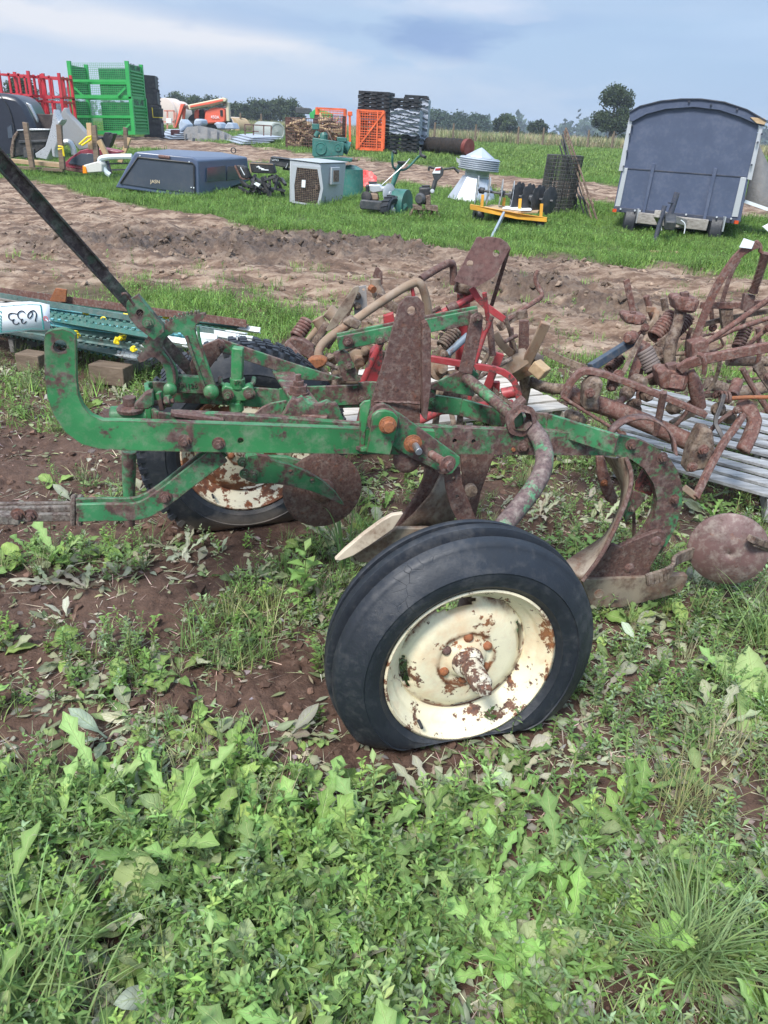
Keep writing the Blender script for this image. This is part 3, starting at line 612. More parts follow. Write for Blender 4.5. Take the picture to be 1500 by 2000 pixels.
MRO = M_paint('orange_rust', (.25, .085, .035), ((.36, .14, .05), (.13, .05, .03)), .5, 30, .75, .3, orange=.5, dusty=.2)
MRED = M_paint('worn_red_paint', (.33, .04, .045), RUST, .455, 12, .45, .06, dusty=.2)
MMUD = M_paint('mud_caked_iron', (.185, .135, .098), ((.12, .07, .052), (.055, .036, .03)), .5, 20, .85, .12, dusty=.7, bstr=1.0)
MLICH = M_paint('lichen_grey_iron', (.14, .125, .11), ((.10, .062, .052), (.05, .036, .033)), .5, 22, .8, .12, dusty=.9, bstr=.8)
MBARE = M_paint('scoured_steel', (.23, .19, .145), ((.17, .10, .065), (.10, .065, .05)), .5, 9, .5, .12, orange=.2, dusty=.3)
MSTEEL = M_plain('bright_steel', (.55, .56, .57), .32, .1, 9, .1, metal=.9, dirt=.1)
MCREAM = M_paint('cream_wheel_paint', (.78, .72, .52), ((.20, .085, .045), (.07, .035, .027)), .436, 12, .4, .02, orange=.9, dusty=.2, hue=.08, wear=.005, stain=.35)
MCREAM2 = M_paint('rusted_cream_wheel_paint', (.72, .66, .50), ((.27, .10, .045), (.11, .045, .03)), .497, 8, .55, .02, orange=.9, dusty=.15, hue=.08, wear=.006, stain=.5)
M_SPN = M_paint('chipped_spindle_paint', (.60, .55, .44), ((.16, .08, .055), (.07, .04, .032)), .515, 26, .6, .03, orange=.5, dusty=.3, wear=.004)
def M_rubber(name, dust=.35):
    m, nt, b, out = new_mat(name); v = objvec(nt); n1 = noise(nt, v, 5, 8, .65); n2 = noise(nt, v, 45, 6, .7)
    vo = nt.nodes.new('ShaderNodeTexVoronoi'); vo.feature = 'DISTANCE_TO_EDGE'; vo.inputs['Scale'].default_value = 34; nt.links.new(v, vo.inputs['Vector'])
    crack = mathn(nt, 'MULTIPLY', ramp(nt, vo.outputs['Distance'], [(0, g3(1)), (.035, g3(0))]), ramp(nt, n1, [(.56, g3(0)), (.66, g3(1))]))
    c = ramp(nt, n1, [(.3, (.010, .013, .019)), (.7, (.021, .026, .036))])
    c = mixc(nt, ramp(nt, mathn(nt, 'ADD', mathn(nt, 'MULTIPLY', n1, .6), mathn(nt, 'MULTIPLY', n2, .4)), [(.49, g3(0)), (.7, g3(dust))]), c, (.17, .16, .15))
    sx = nt.nodes.new('ShaderNodeSeparateXYZ'); tc = nt.nodes.new('ShaderNodeTexCoord'); nt.links.new(tc.outputs['Object'], sx.inputs[0])
    low = ramp(nt, mathn(nt, 'ADD', mathn(nt, 'MULTIPLY', sx.outputs['Z'], -1.0), mathn(nt, 'MULTIPLY', n1, .16)), [(.34, g3(0)), (.42, g3(.75))])
    c = mixc(nt, low, c, (.26, .21, .165)); c = mixc(nt, crack, c, (.006, .006, .007))
    nt.links.new(c, b.inputs['Base Color']); nt.links.new(ramp(nt, n2, [(.3, g3(.42)), (.7, g3(.68))]), b.inputs['Roughness'])
    bump(nt, b, mathn(nt, 'SUBTRACT', n2, mathn(nt, 'MULTIPLY', crack, .9)), .4, .003); return m
MLEV = M_paint('dark_lever_iron', (.07, .10, .07), ((.12, .08, .08), (.065, .045, .045)), .53, 20, .5, .1, dusty=.8, bstr=.6)
MTYRE = M_rubber('weathered_rubber')
# ================================================================= THE GREEN PLOUGH
K = .2
def back(th, k=K): return Vector((-k, 1, 0)).normalized()*th
def px_plate(mb, pts, Y0, th, k=K, holes=()):
    o = pp(pts, Y0, k)
    if not holes: return mb.prism(o, back(th, k))
    from mathutils.geometry import tessellate_polygon
    loops = [o]+[[W(hx+hr*math.cos(a), hy+hr*math.sin(a), Y0, k) for a in arc(0, 2*math.pi, 16)[:-1]] for (hx, hy, hr) in holes]
    tris = tessellate_polygon(loops); allp = [p for l in loops for p in l]; n = len(allp); b = back(th, k); fs = []
    nf = (allp[tris[0][1]]-allp[tris[0][0]]).cross(allp[tris[0][2]]-allp[tris[0][0]])
    for t in tris: t = tuple(t) if nf.dot(b) < 0 else tuple(t)[::-1]; fs += [t, tuple(i+n for i in t[::-1])]
    i0 = 0
    for l in loops:
        m = len(l); fs += [(i0+i, i0+(i+1) % m, n+i0+(i+1) % m, n+i0+i) for i in range(m)]; i0 += m
    return mb.add(allp+[p+b for p in allp], fs)
def plate(name, pts, Y0, th, mat, parent, k=K, holes=(), bevel=.002, label=None):
    mb = MB(); px_plate(mb, pts, Y0, th, k, holes); return mb.build(name, mat, parent, bevel, label=label)
def pband(name, pts, wpx, Y0, th, mat, parent, k=K, sm=2, bevel=.002):
    P = smooth(pp(pts, Y0, k), sm) if sm else pp(pts, Y0, k); mb = MB(); band(mb, P, wpx, th); return mb.build(name, mat, parent, bevel)
def ptube(name, pts, r, mat, parent, k=K, sm=2, n=12):
    P = smooth([W(x, y, Y, k) for x, y, Y in pts], sm); mb = MB(); mb.tube(P, r, n); return mb.build(name, mat, parent)
def bolts(name, lst, parent, mat, k=K, r=.013, n=None, stud=.012):
    for (x, y, Y) in lst:
        mb = MB(); mb.bolt(W(x, y, Y, k), n or -back(1, k), r, r*.8, stud); mb.build(name, mat, parent)
plow = thing('tractor_plow', 'worn green and rusty two-bottom tractor plow on two cream wheels in the foreground', 'plow', (0, 2.1, 0))
YN, YR, YF, KF = 2.10, 2.165, 2.58, .15
hook = [(86, 668), (88, 652), (103, 645), (122, 643), (140, 649), (147, 656), (148, 700), (149, 745), (152, 770), (162, 795), (178, 812), (200, 822), (260, 823), (450, 829), (700, 838), (850, 843), (851, 889), (700, 887), (450, 884), (250, 880), (195, 877), (160, 868), (128, 845), (105, 812), (92, 775), (87, 730)]
plate('hitch_beam', hook, YN, .026, MG, plow, holes=((117, 677, 13.5), (470, 861, 6)), bevel=.003)
rb = [(333, 806), (450, 811), (560, 818), (700, 829), (860, 835), (1065, 843), (1190, 850), (1218, 853), (1250, 860), (1282, 874), (1308, 895), (1324, 920), (1333, 950), (1333, 985), (1322, 1025), (1305, 1060), (1290, 1082), (1262, 1082), (1240, 1060), (1262, 1038), (1278, 1008), (1284, 975), (1277, 945), (1258, 915), (1232, 897), (1200, 890), (1060, 889), (860, 887), (700, 876), (560, 868), (450, 865), (335, 862)]
plate('rear_plow_beam', rb, YR, .03, MG3, plow, bevel=.003, holes=((888, 861, 4.5), (925, 862, 4.5), (820, 862, 4.5)))
# far rail with the bent front corner
m = MB(); fr = [W(298, 764, YF, KF), W(450, 772, YF, KF), W(560, 780, YF, KF), W(700, 777, YF, KF), W(845, 784, YF, KF)]
for a, b in zip(fr, fr[1:]): m.beam(a, b, .014, .068)
m.build('far_rail', MG2, plow, .002)
m = MB(); c0 = W(287, 765, YF-.02, KF); c1 = W(293, 812, YN+.16); c2 = W(310, 824, YN+.08); c3 = W(436, 842, YN+.07)
for a, b in ((fr[0], c0), (c0, c1), (c1, c2), (c2, c3)): m.beam(a, b, .014, .066)
m.build('front_cross_frame', MG2, plow, .003)
m = MB(); q = [W(838, 786, YF, KF), W(900, 795, YF-.01, KF), W(960, 812, YF-.06, KF), W(1070, 826, 2.33), W(1205, 868, YR+.03)]
for a, b in zip(q, q[1:]): m.beam(a, b, .014, .062)
m.build('diagonal_rail', MG2, plow, .002)
m = MB(); px_plate(m, [(700, 748), (716, 746), (855, 752), (845, 800), (705, 798)], YF-.02, .012, KF); px_plate(m, [(545, 760), (560, 757), (720, 752), (720, 790), (560, 796), (545, 796)], YF-.015, .012, KF); m.build('splice_plate', MG2, plow, .002)
bolts('frame_bolt', [(361, 861, YN), (427, 866, YN), (1021, 872, YR-.01), (1232, 868, YR), (1293, 893, YR), (1316, 975, YR)], plow, MR)
bolts('frame_bolt', [(706, 779, YF-.02), (844, 785, YF-.025)], plow, MG2, KF, .011)
plate('strap_plate', [(335, 806), (335, 814), (437, 828), (437, 820)], YN+.045, .03, MR, plow)
# clevis, welded mast, diagonal link and pins in the middle
plate('clevis', [(728, 812), (738, 804), (752, 802), (768, 806), (778, 817), (773, 850), (762, 889), (716, 884), (722, 850)], YN-.045, .014, MG, plow)
m = MB(); px_plate(m, [(703, 792), (712, 784), (724, 782), (722, 800), (714, 845), (712, 884), (702, 884)], YN-.002, .01); a = W(708, 872, YN); b = W(722, 877, YN-.04); m.beam(a, b, .05, .012); m.build('clevis_back', MG, plow, .002)
plate('diagonal_link', [(722, 812), (736, 792), (750, 789), (762, 795), (898, 893), (899, 905), (884, 925), (872, 928), (800, 893), (770, 874), (735, 845)], YN-.018, .016, MG2, plow)
plate('lower_link_plate', [(765, 872), (840, 910), (862, 928), (800, 899), (776, 886)], YN+.0, .012, MR, plow)
mast = [(780, 597), (792, 581), (817, 580), (828, 592), (830, 620), (826, 700), (821, 784), (820, 842), (745, 842), (722, 842), (726, 784), (750, 705)]
mo = plate('mast', mast, 2.33, .014, MR, plow, holes=((804, 607, 9),), bevel=.002)
m = MB(); px_plate(m, [(826, 632), (834, 627), (842, 645), (842, 756), (834, 822), (826, 816), (825, 700)], 2.30, .05); m.build('mast_flange', MR, plow, .002)
rng = random.Random(3)
for a, b in (((727, 784), (820, 787)), ((829, 628), (826, 664))):
    m = MB(); P = [W(a[0]+(b[0]-a[0])*t+rng.uniform(-.5, .5), a[1]+(b[1]-a[1])*t+rng.uniform(-1, 1), 2.325) for t in arc(0, 1, 16)]; m.tube(P, [rng.uniform(.0035, .006) for _ in P], 6); m.build('weld_bead', MR, mo)
m = MB(); c = W(744, 816, YN+.02); n = -back(1); m.cyl(c, c+n*.05, .045, 24); m.build('pivot_boss', MR, plow, .003)
for (x, y, Y, L, r, mt) in ((757, 830, YN-.06, .022, .017, MRO), (806, 866, YN-.03, .02, .018, MRO)):
    m = MB(); c = W(x, y, Y); m.lathe(c, n, [(0, r*1.3), (L*.4, r*1.3), (L*.45, r), (L, r*.9), (L, 0)], 8); m.lathe(c, n, [(0, r*1.5), (.004, r*1.5), (.004, 0)], 20); m.build('rusty_nut', mt, plow)
m = MB(); c = W(811, 870, YN-.05); m.cyl(c, c+n*.05, .010, 14); m.build('pin_tip', MSTEEL, plow, .001)
m = MB(); a = W(842, 887, YN-.03); e = W(875, 908, YN-.10); d = (e-a).normalized(); m.cyl(a, e, .0125, 14); m.lathe(e, d, [(-.006, .012), (-.006, .026), (0, .027), (.002, .014), (.012, .013), (.012, 0)], 20); m.build('link_pin', MRL, plow)
plate('axle_strap', [(866, 915), (898, 912), (903, 945), (934, 1026), (898, 1026), (881, 992), (871, 955)], YN+.01, .01, MR, plow, holes=((886, 935, 4), (893, 970, 4)))
m = MB(); m.lathe(W(793, 893, YN+.04), n, [(0, 0), (0, .040), (.02, .043), (.03, .03), (.03, 0)], 24); m.build('pulley', MR, plow)
# crank axle, upper tube and its collar
ptube('crank_axle', [(1020, 820, 2.26), (1040, 836, 2.18), (1058, 862, 2.12), (1066, 900, 2.04), (1052, 940, 1.97), (1015, 990, 1.90), (975, 1035, 1.83), (930, 1120, 1.76), (905, 1220, 1.72)], .028, MG4, plow)
ptube('lift_tube', [(910, 738, 2.50), (1004, 815, 2.27)], .0195, MG3, plow, sm=0, n=18)
m = MB(); c = W(1019, 822, 2.24); d = (W(1040, 836, 2.18)-W(1004, 815, 2.3)).normalized()
m.lathe(c-d*.02, d, [(-.01, .028), (-.01, .040), (.004, .048), (.02, .050), (.022, .036), (.03, .03)], 28, fn=lambda a, r, t: r+.0015*math.sin(t*22)*(a > 0)); m.build('axle_collar', MR, plow)
plate('axle_bracket', [(988, 842), (1000, 812), (1018, 800), (1024, 818), (1020, 838), (1008, 850), (1003, 862), (1012, 878), (1000, 886), (986, 880), (984, 862)], 2.19, .03, MG, plow, bevel=.006)
plate('axle_bracket', [(1000, 800), (1026, 778), (1030, 786), (1010, 808)], 2.22, .04, MR, plow, bevel=.004)
bolts('bracket_bolt', [(999, 874, 2.18)], plow, MRO, r=.012)
plate('lift_bracket', [(838, 753), (900, 724), (914, 721), (926, 723), (935, 731), (934, 745), (925, 775), (838, 760)], YF-.03, .012, MG2, plow, KF)
# lifting links above the frame
for dY, dy in ((.0, 0), (.035, -7)):
    pband('lift_link', [(660, 672+dy), (745, 655+dy), (840, 636+dy), (934, 618+dy)], .046, 2.52+dY, .010, MG2, plow, KF, 1)
plate('lift_arm', [(920, 618), (932, 612), (944, 618), (941, 650), (922, 732), (897, 727), (908, 680)], 2.50, .016, MR, plow, KF)
plate('lift_arm', [(652, 692), (668, 684), (682, 692), (705, 745), (672, 745), (663, 722)], 2.53, .03, MG3, plow, KF)
bolts('link_bolt', [(932, 620, 2.49), (679, 667, 2.51), (742, 664, 2.51), (682, 714, 2.52)], plow, MG3, KF, .012)
plate('lever_link', [(425, 672), (434, 663), (560, 706), (666, 739), (640, 745), (592, 742), (443, 692), (430, 688)], 2.66, .012, MG2, plow, KF)
plate('bell_crank', [(385, 680), (427, 662), (438, 668), (441, 680), (415, 712), (400, 735), (375, 735), (370, 712)], 2.62, .012, MR, plow, KF)
bolts('crank_pin', [(431, 676, 2.61)], plow, MR, KF, .009)
# hand lever, latch casting and toothed quadrant
def lev(t): return W(-90+480*t, 214+530*t, 1.84+.76*t, 0)
m = MB(); L = [lev(t) for t in arc(0, 1.0, 5)]; fc = Vector((.55, -1, .15)).normalized(); m.sweep(L, .038, .009, fc)
for s in (-1, 1):
    for q_ in (L[:4],):
        d_ = (L[-1]-L[0]).normalized(); u_ = d_.cross(fc).normalized(); m.sweep([p+u_*(.017*s)+u_.cross(d_)*.008 for p in q_], .006, .016, fc)
lever = m.build('hand_lever', MLEV, plow, .0015)
m = MB(); px_plate(m, [(246, 602), (247, 590), (256, 584), (268, 577), (318, 637), (320, 648), (300, 664), (288, 655), (268, 640), (252, 620)], 2.40, .035, KF, holes=((273, 611, 7),)); m.build('lever_latch', MG2, plow, .005)
m = MB(); m.spring(W(264, 600, 2.415, KF), W(283, 622, 2.415, KF), .0085, .0028, 7, 6); m.build('latch_spring', MR, plow)
bolts('latch_rivet', [(289, 630, 2.40)], plow, MG2, KF, .012)
m = MB(); m.tube(smooth([W(238, 575, 2.36, KF), W(246, 572, 2.36, KF), W(252, 582, 2.37, KF), W(262, 596, 2.38, KF)]), .004, 8); m.build('latch_hook', MR, plow)
def c1(lst): return [(x/3.75+60, y/3.75+560) for x, y in lst]
teeth = []
ctr = (1170, 640)
outer = [(800, 500), (830, 440), (868, 388), (915, 335), (965, 290), (1020, 255), (1080, 228), (1140, 212), (1200, 203), (1240, 198)]
for i in range(len(outer)-1):
    for t in (0, .5):
        x = outer[i][0]+(outer[i+1][0]-outer[i][0])*t; y = outer[i][1]+(outer[i+1][1]-outer[i][1])*t
        dx, dy = outer[i+1][0]-outer[i][0], outer[i+1][1]-outer[i][1]; l = math.hypot(dx, dy); dx, dy = dx/l, dy/l; nx, ny = dy, -dx
        teeth += [(x-dx*2, y-dy*2), (x+nx*22-dx*0, y+ny*22), (x+dx*13+nx*22, y+dy*13+ny*22), (x+dx*15, y+dy*15)]
quad = [(785, 545), (780, 520)]+teeth+[(1275, 196), (1282, 215), (1255, 245), (1215, 275), (1202, 315), (1222, 400), (1275, 540), (1340, 690), (1368, 755), (1362, 800), (1325, 822), (1290, 812), (1262, 770), (1250, 720), (1210, 600), (1150, 440), (1125, 365), (1095, 335), (1050, 335), (990, 372), (965, 410), (962, 440), (1005, 500), (1052, 570), (1076, 640), (1070, 720), (1050, 785), (1015, 795), (985, 772), (978, 735), (996, 690), (985, 620), (950, 552), (912, 518), (870, 522), (830, 548), (800, 556)]
qd = plate('quadrant', c1(quad), 2.50, .02, MG2, plow, KF, bevel=.003)
m = MB(); px_plate(m, c1([(1045, 650), (1260, 660), (1290, 700), (1280, 790), (1040, 780)]), 2.515, .02, KF); m.build('quadrant_base', MG2, qd, .004)
m = MB()
for P in ([(1225, 290), (1235, 400), (1350, 740)], [(1140, 360), (1180, 480), (1275, 740)], [(955, 470), (1030, 560), (1058, 650), (1050, 740)]): m.tube(smooth([W(*c1([p])[0], 2.497, KF) for p in P]), .005, 8)
m.build('quadrant_rib', MG2, qd)
for (x, y, r) in ((1022, 750, .019), (1322, 770, .022)):
    m = MB(); p = W(*c1([(x, y)])[0], 2.49, KF); m.lathe(p, n, [(0, r*1.15), (.01, r*1.1), (.018, r*.6), (.02, 0)], 18); m.build('quadrant_bolt', MG, plow)
def text_mesh(name, s, mat, parent, p, size, n, up, depth=.002, flip=False, align='CENTER'):
    cu = bpy.data.curves.new(name, 'FONT'); cu.body = s; cu.size = size; cu.extrude = depth; cu.align_x = align; cu.align_y = 'CENTER'
    t = bpy.data.objects.new(name, cu); link(t); dg = bpy.context.evaluated_depsgraph_get(); me = bpy.data.meshes.new_from_object(t.evaluated_get(dg)); bpy.data.objects.remove(t); bpy.data.curves.remove(cu)
    n = Vector(n).normalized(); up = Vector(up); up = (up-n*up.dot(n)).normalized(); r = up.cross(n)
    if flip: up = -up; r = -r
    M = Matrix((r, up, n)).transposed().to_4x4(); me.transform(M); me.materials.clear(); me.materials.append(mat)
    o = bpy.data.objects.new(name, me); link(o); ORG[o.name] = Vector(p); o.parent = parent; o.location = Vector(p)-(ORG[parent.name] if parent else Vector()); return o
text_mesh('cast_lettering', 'EP1126', MG2, qd, W(365, 754, 2.512, KF), .022, n, (0, 0, 1), .002)
# square standard with its clamp
cl = MB(); px_plate(cl, [(432, 760), (440, 752), (455, 757), (476, 757), (487, 752), (496, 762), (494, 777), (480, 785), (450, 785), (436, 778)], 2.52, .04, KF); cl = cl.build('standard_clamp', MG, plow, .006)
m = MB(); c = W(464, 748, 2.54, KF); m.cyl(c-Vector((0, 0, .018)), c+Vector((0, 0, .018)), .025, 20); m.build('clamp_collar', MG, plow, .003); m = MB(); c = W(462, 793, 2.54, KF); m.cyl(c-Vector((0, 0, .016)), c+Vector((0, 0, .016)), .024, 20); m.build('clamp_collar', MG, plow, .003)
m = MB(); m.beam(W(461, 815, 2.54, KF), W(465, 678, 2.54, KF), .036, .036, (0, 1, 0)); m.build('square_standard', MG, plow, .004)
text_mesh('cast_lettering', '272', MG, cl, W(464, 747, 2.512, KF), .018, n, (0, 0, 1), .0015)
bolts('clamp_bolt', [(445, 771, 2.51), (487, 769, 2.51)], plow, MG2, KF, .014)
m = MB(); m.tube(smooth([W(430, 738, 2.6, KF), W(431, 752, 2.56, KF), W(463, 757, 2.56, KF), W(494, 752, 2.56, KF), W(496, 738, 2.6, KF)]), .008, 8); m.build('clamp_yoke', MG2, plow)
# front pivot casting
m = MB(); a = W(216, 812, 2.22); b = W(290, 812, 2.24); m.cyl(a, b, .030, 24); m.beam(W(284, 792, 2.235), W(296, 792, 2.24), .05, .10); m.build('pivot_casting', MG, plow, .004)
m = MB(); c = W(255, 797, 2.22); m.lathe(c, (0, 0, 1), [(-.01, .04), (0, .042), (.008, .034), (.01, .02), (.034, .02), (.036, .018), (.036, 0)], 24); m.build('pivot_pin', MR, plow)
m = MB(); d = (b-a).normalized(); m.lathe(a, -d, [(0, .022), (.018, .022), (.018, .014), (.03, .013), (.03, 0)], 6); m.build('pivot_nut', MR, plow)
plate('pivot_wing', [(262, 790), (284, 768), (298, 764), (300, 792), (290, 800), (262, 800)], 2.22, .03, MG2, plow, bevel=.004)
m = MB(); a = W(294, 788, 2.26); b = W(340, 783, 2.26); d = (b-a).normalized(); m.cyl(a, b, .008, 12); m.build('tie_bolt', MR, plow)
m = MB(); m.beam(W(310, 783, 2.26), W(319, 782, 2.26), .03, .055); m.lathe(W(323, 784, 2.26), d, [(0, 0), (0, .020), (.018, .020), (.018, 0)], 6); m.build('tie_nut', MG, plow, .002)
# cross plate with the big bolt and the cast seat
m = MB(); P = [Z(531, 728, .715), Z(572, 728, .715), Z(622, 792, .715), Z(568, 786, .715)]; m.prism(P, (0, 0, .012)); m.build('cross_plate', MG3, plow, .003)
m = MB(); c = Z(583, 768, .728); m.lathe(c, (0, 0, 1), [(0, .034), (.006, .034), (.007, .02)], 24); m.lathe(c, (0, 0, 1), [(.007, .03), (.027, .03), (.028, .012)], 6); m.lathe(c, (0, 0, 1), [(.027, .019), (.042, .019), (.043, .010), (.062, .010), (.062, 0)], 6); m.build('large_bolt', MR, plow)
plate('cast_seat', [(547, 817), (556, 806), (568, 782), (574, 778), (582, 782), (590, 776), (596, 782), (604, 787), (622, 791), (634, 787), (641, 784), (648, 789), (658, 789), (664, 800), (674, 826), (600, 824)], 2.22, .03, MG3, plow, bevel=.004)
plate('cast_seat_wing', [(493, 814), (512, 796), (530, 788), (560, 783), (550, 812)], 2.25, .012, MG3, plow, bevel=.002)
m = MB(); m.beam(W(590, 814, 2.185), W(640, 818, 2.185), .04, .026); m.build('wedge_block', MRL, plow, .003)
# shank, drawbar
m = MB(); m.tube([W(252, 882, 2.2), W(252, 930, 2.2), W(252, 985, 2.18), W(253, 1025, 2.18)], [.022, .021, .017, .017], 16); m.build('front_shank', MG2, plow)
for dY, dy in ((0, 0), (.045, -11)):
    pts = [(150, 1003+dy), (200, 1001+dy), (255, 1002+dy), (285, 996+dy), (325, 970+dy), (375, 930+dy), (432, 888+dy)]
    pband('drawbar_strap', pts, .056, 2.14+dY, .013, MG2, plow)
m = MB()
for dy, dY in ((-14, .06), (-6, .03), (8, 0)): m.beam(W(-120, 1004+dy, 2.06+dY), W(165, 1001+dy, 2.12+dY), .016, .026)
m.beam(W(-120, 1006, 2.04), W(40, 1012, 2.09), .04, .03); m.build('drawbar_tongue', MLICH, plow, .003)
m = MB()
for x in (143, 156): m.tube(smooth([W(x, 1025, 2.11), W(x, 975, 2.11), W(x+2, 968, 2.15), W(x+2, 985, 2.22)]), .009, 8)
m.build('drawbar_clamp', MLICH, plow)
bolts('drawbar_bolt', [(323, 971, 2.138), (35, 1004, 2.07), (60, 1006, 2.08)], plow, MR)
# rolling coulter between its yoke arms
def cy(pts): return [(x/2, 400+y/2) for x, y in pts]
yk = cy([(970, 985), (1000, 978), (1045, 985), (1060, 1000), (1130, 1018), (1200, 1045), (1260, 1080), (1310, 1125), (1345, 1175), (1310, 1160), (1270, 1140), (1215, 1118), (1130, 1098), (1060, 1088), (1000, 1090), (960, 1075), (945, 1050), (960, 1020)])
plate('coulter_yoke', yk, 2.36, .02, MG2, plow, bevel=.003, holes=((568, 922, 4.5), (610, 939, 4.5)))
plate('coulter_yoke', [(500, 890), (560, 893), (610, 906), (650, 935), (640, 942), (600, 918), (550, 905), (500, 905)], 2.56, .02, MG2, plow, bevel=.003)
m = MB(); c = W(498, 905, 2.38); m.cyl(c-Vector((0, 0, .035)), c+Vector((0, 0, .035)), .032, 20); m.build('coulter_swivel', MG, plow, .004)
bolts('swivel_bolt', [(478, 925, 2.36), (496, 926, 2.355), (474, 902, 2.38)], plow, MG2, r=.012)
m = MB(); c = W(630, 957, 2.45); u = Vector((.30, -.95, .02)).normalized(); m.lathe(c, u, [(-.003, 0), (-.003, .13), (0, .142), (.003, .13), (.006, .045), (.012, .042), (.022, .02), (.022, 0)], 56); m.build('coulter_disc', MR, plow)
# front plow bottom
plate('front_shin', [(832, 905), (850, 903), (862, 935), (842, 968), (815, 1000), (786, 1036), (766, 1040), (790, 1005), (815, 965), (828, 935)], 2.30, .02, MR, plow, bevel=.004)
m = MB(); R0 = [W(862, 925, 2.33), W(842, 965, 2.31), (W(812, 1000, 2.3)), W(776, 1034, 2.28)]; R1 = [W(905, 945, 2.42), W(900, 985, 2.38), W(885, 1015, 2.36), W(850, 1038, 2.34)]
m.sheet([R0, [(a+b)/2+Vector((0, .015, 0)) for a, b in zip(R0, R1)], R1]); m.build('front_moldboard', MBARE, plow, solid=.01)
plate('front_share', [(654, 1094), (674, 1074), (712, 1042), (745, 1018), (766, 1006), (788, 1003), (768, 1034), (722, 1066), (690, 1086), (664, 1096)], 2.19, .02, M_paint('polished_share_steel', (.55, .47, .37), ((.40, .30, .22), (.25, .17, .12)), .42, 9, .45, .15, dusty=.3), plow, bevel=.003)
plate('front_landside', [(700, 1098), (690, 1086), (722, 1066), (776, 1032), (850, 1032), (935, 1025), (930, 1070), (800, 1105)], 2.24, .02, MBARE, plow, bevel=.003)
plate('front_beam_leg', [(900, 884), (968, 884), (953, 925), (940, 960), (930, 1010), (905, 1030), (900, 990), (905, 930)], 2.34, .03, MR, plow, bevel=.004)
m = MB(); c = W(918, 955, 2.33); m.lathe(c, n, [(0, .022), (.02, .02), (.022, 0)], 18); m.build('leg_boss', MMUD, plow)
# rear plow bottom
def c4(lst): return [(x/4.6875+1040, y/4.6875+780) for x, y in lst]
plate('frog_plate', c4([(480, 1640), (640, 1430), (720, 1345), (760, 1335), (800, 1350), (930, 1290), (1150, 1205), (1200, 1210), (1225, 1235), (1220, 1310), (1150, 1420), (1085, 1530), (1065, 1645)]), 2.14, .02, MR, plow, bevel=.003)
for p in ((1128, 1300), (885, 1545)): m = MB(); m.lathe(W(*c4([p])[0], 2.138), n, [(0, .018), (.006, .016), (.010, .008), (.010, 0)], 18); m.build('frog_rivet', MR, plow)
m = MB(); o = pp(c4([(455, 1655), (1000, 1632), (1420, 1612), (1418, 1650), (1360, 1765), (1100, 1838), (800, 1905), (540, 1900)]), 2.125, K); m.prism(o, back(.028)); m.lathe(W(*c4([(608, 1780)])[0], 2.124), n, [(0, .017), (.001, .017), (.001, .014), (0, .014), (0, 0)], 22); m.build('rear_landside', MBARE, plow, .004)
m = MB(); P = smooth([W(1262, 1133, 2.17), W(1300, 1122, 2.18), W(1315, 1110, 2.2), (W(1312, 1100, 2.24)), W(1325, 1090, 2.3), W(1352, 1080, 2.36)]); 
for a, b in zip(P, P[1:]): m.beam(a, b, .012, .045)
m.build('landside_heel', MMUD, plow, .002)
m = MB(); A = smooth([W(1222, 893, 2.27), W(1234, 925, 2.24), W(1228, 965, 2.2), W(1205, 1020, 2.17), W(1178, 1078, 2.15), W(1137, 1133, 2.13)]); B = smooth([W(1180, 890, 2.5), W(1192, 905, 2.46), W(1222, 962, 2.42), W(1190, 1040, 2.36), W(1160, 1062, 2.3), W(1102, 1098, 2.2)])
m.sheet([A, [a*.6+b*.4+Vector((-.004, -.004, -.004)) for a, b in zip(A, B)], B]); m.build('rear_moldboard', MBARE, plow, solid=.008)
m = MB(); m.tube([a+Vector((.0, -.006, 0)) for a in A], .007, 8); m.build('rear_shin', MR, plow)
m = MB(); px_plate(m, c4([(1035, 610), (1145, 690), (1130, 780), (1085, 885), (1000, 850), (945, 830), (975, 730)]), 2.24, .012, holes=((c4([(1065, 690)])[0])+(3,), (c4([(1015, 790)])[0])+(3,))); m.build('moldboard_brace', M_paint('chipped_red_paint', (.30, .07, .065), RUST, .5, 26, .5, .1, dusty=.3), plow, .002)
plate('moldboard_brace', c4([(930, 840), (1040, 880), (1000, 960), (940, 1030), (860, 1130), (840, 1080), (900, 930)]), 2.22, .012, MG2, plow)
plate('moldboard_brace', c4([(920, 1040), (945, 1030), (950, 1270), (922, 1290)]), 2.3, .01, MR, plow)
bolts('brace_bolt', [(1274, 930, 2.235), (1263, 953, 2.235), (1233, 993, 2.215)], plow, MMUD, r=.009)
# curved strap above and jointer below the rear beam
m = MB(); P = smooth([W(x, y, Y) for x, y, Y in ((1188, 850, 2.25), (1200, 832, 2.27), (1225, 817, 2.30), (1262, 812, 2.32), (1295, 828, 2.30), (1314, 852, 2.26), (1318, 885, 2.22))])
m.sheet([[p+Vector((0, -.022, 0)) for p in P], [p+Vector((0, .022, 0)) for p in P]]); m.build('trip_strap', MR, plow, solid=.006)
plate('jointer', c4([(588, 520), (660, 520), (690, 640), (740, 790), (785, 900), (770, 955), (730, 962), (680, 930), (635, 830), (600, 700)]), 2.36, .016, MRL, plow, bevel=.004)
bolts('jointer_bolt', [(1180, 943, 2.355)], plow, MRO, r=.009)
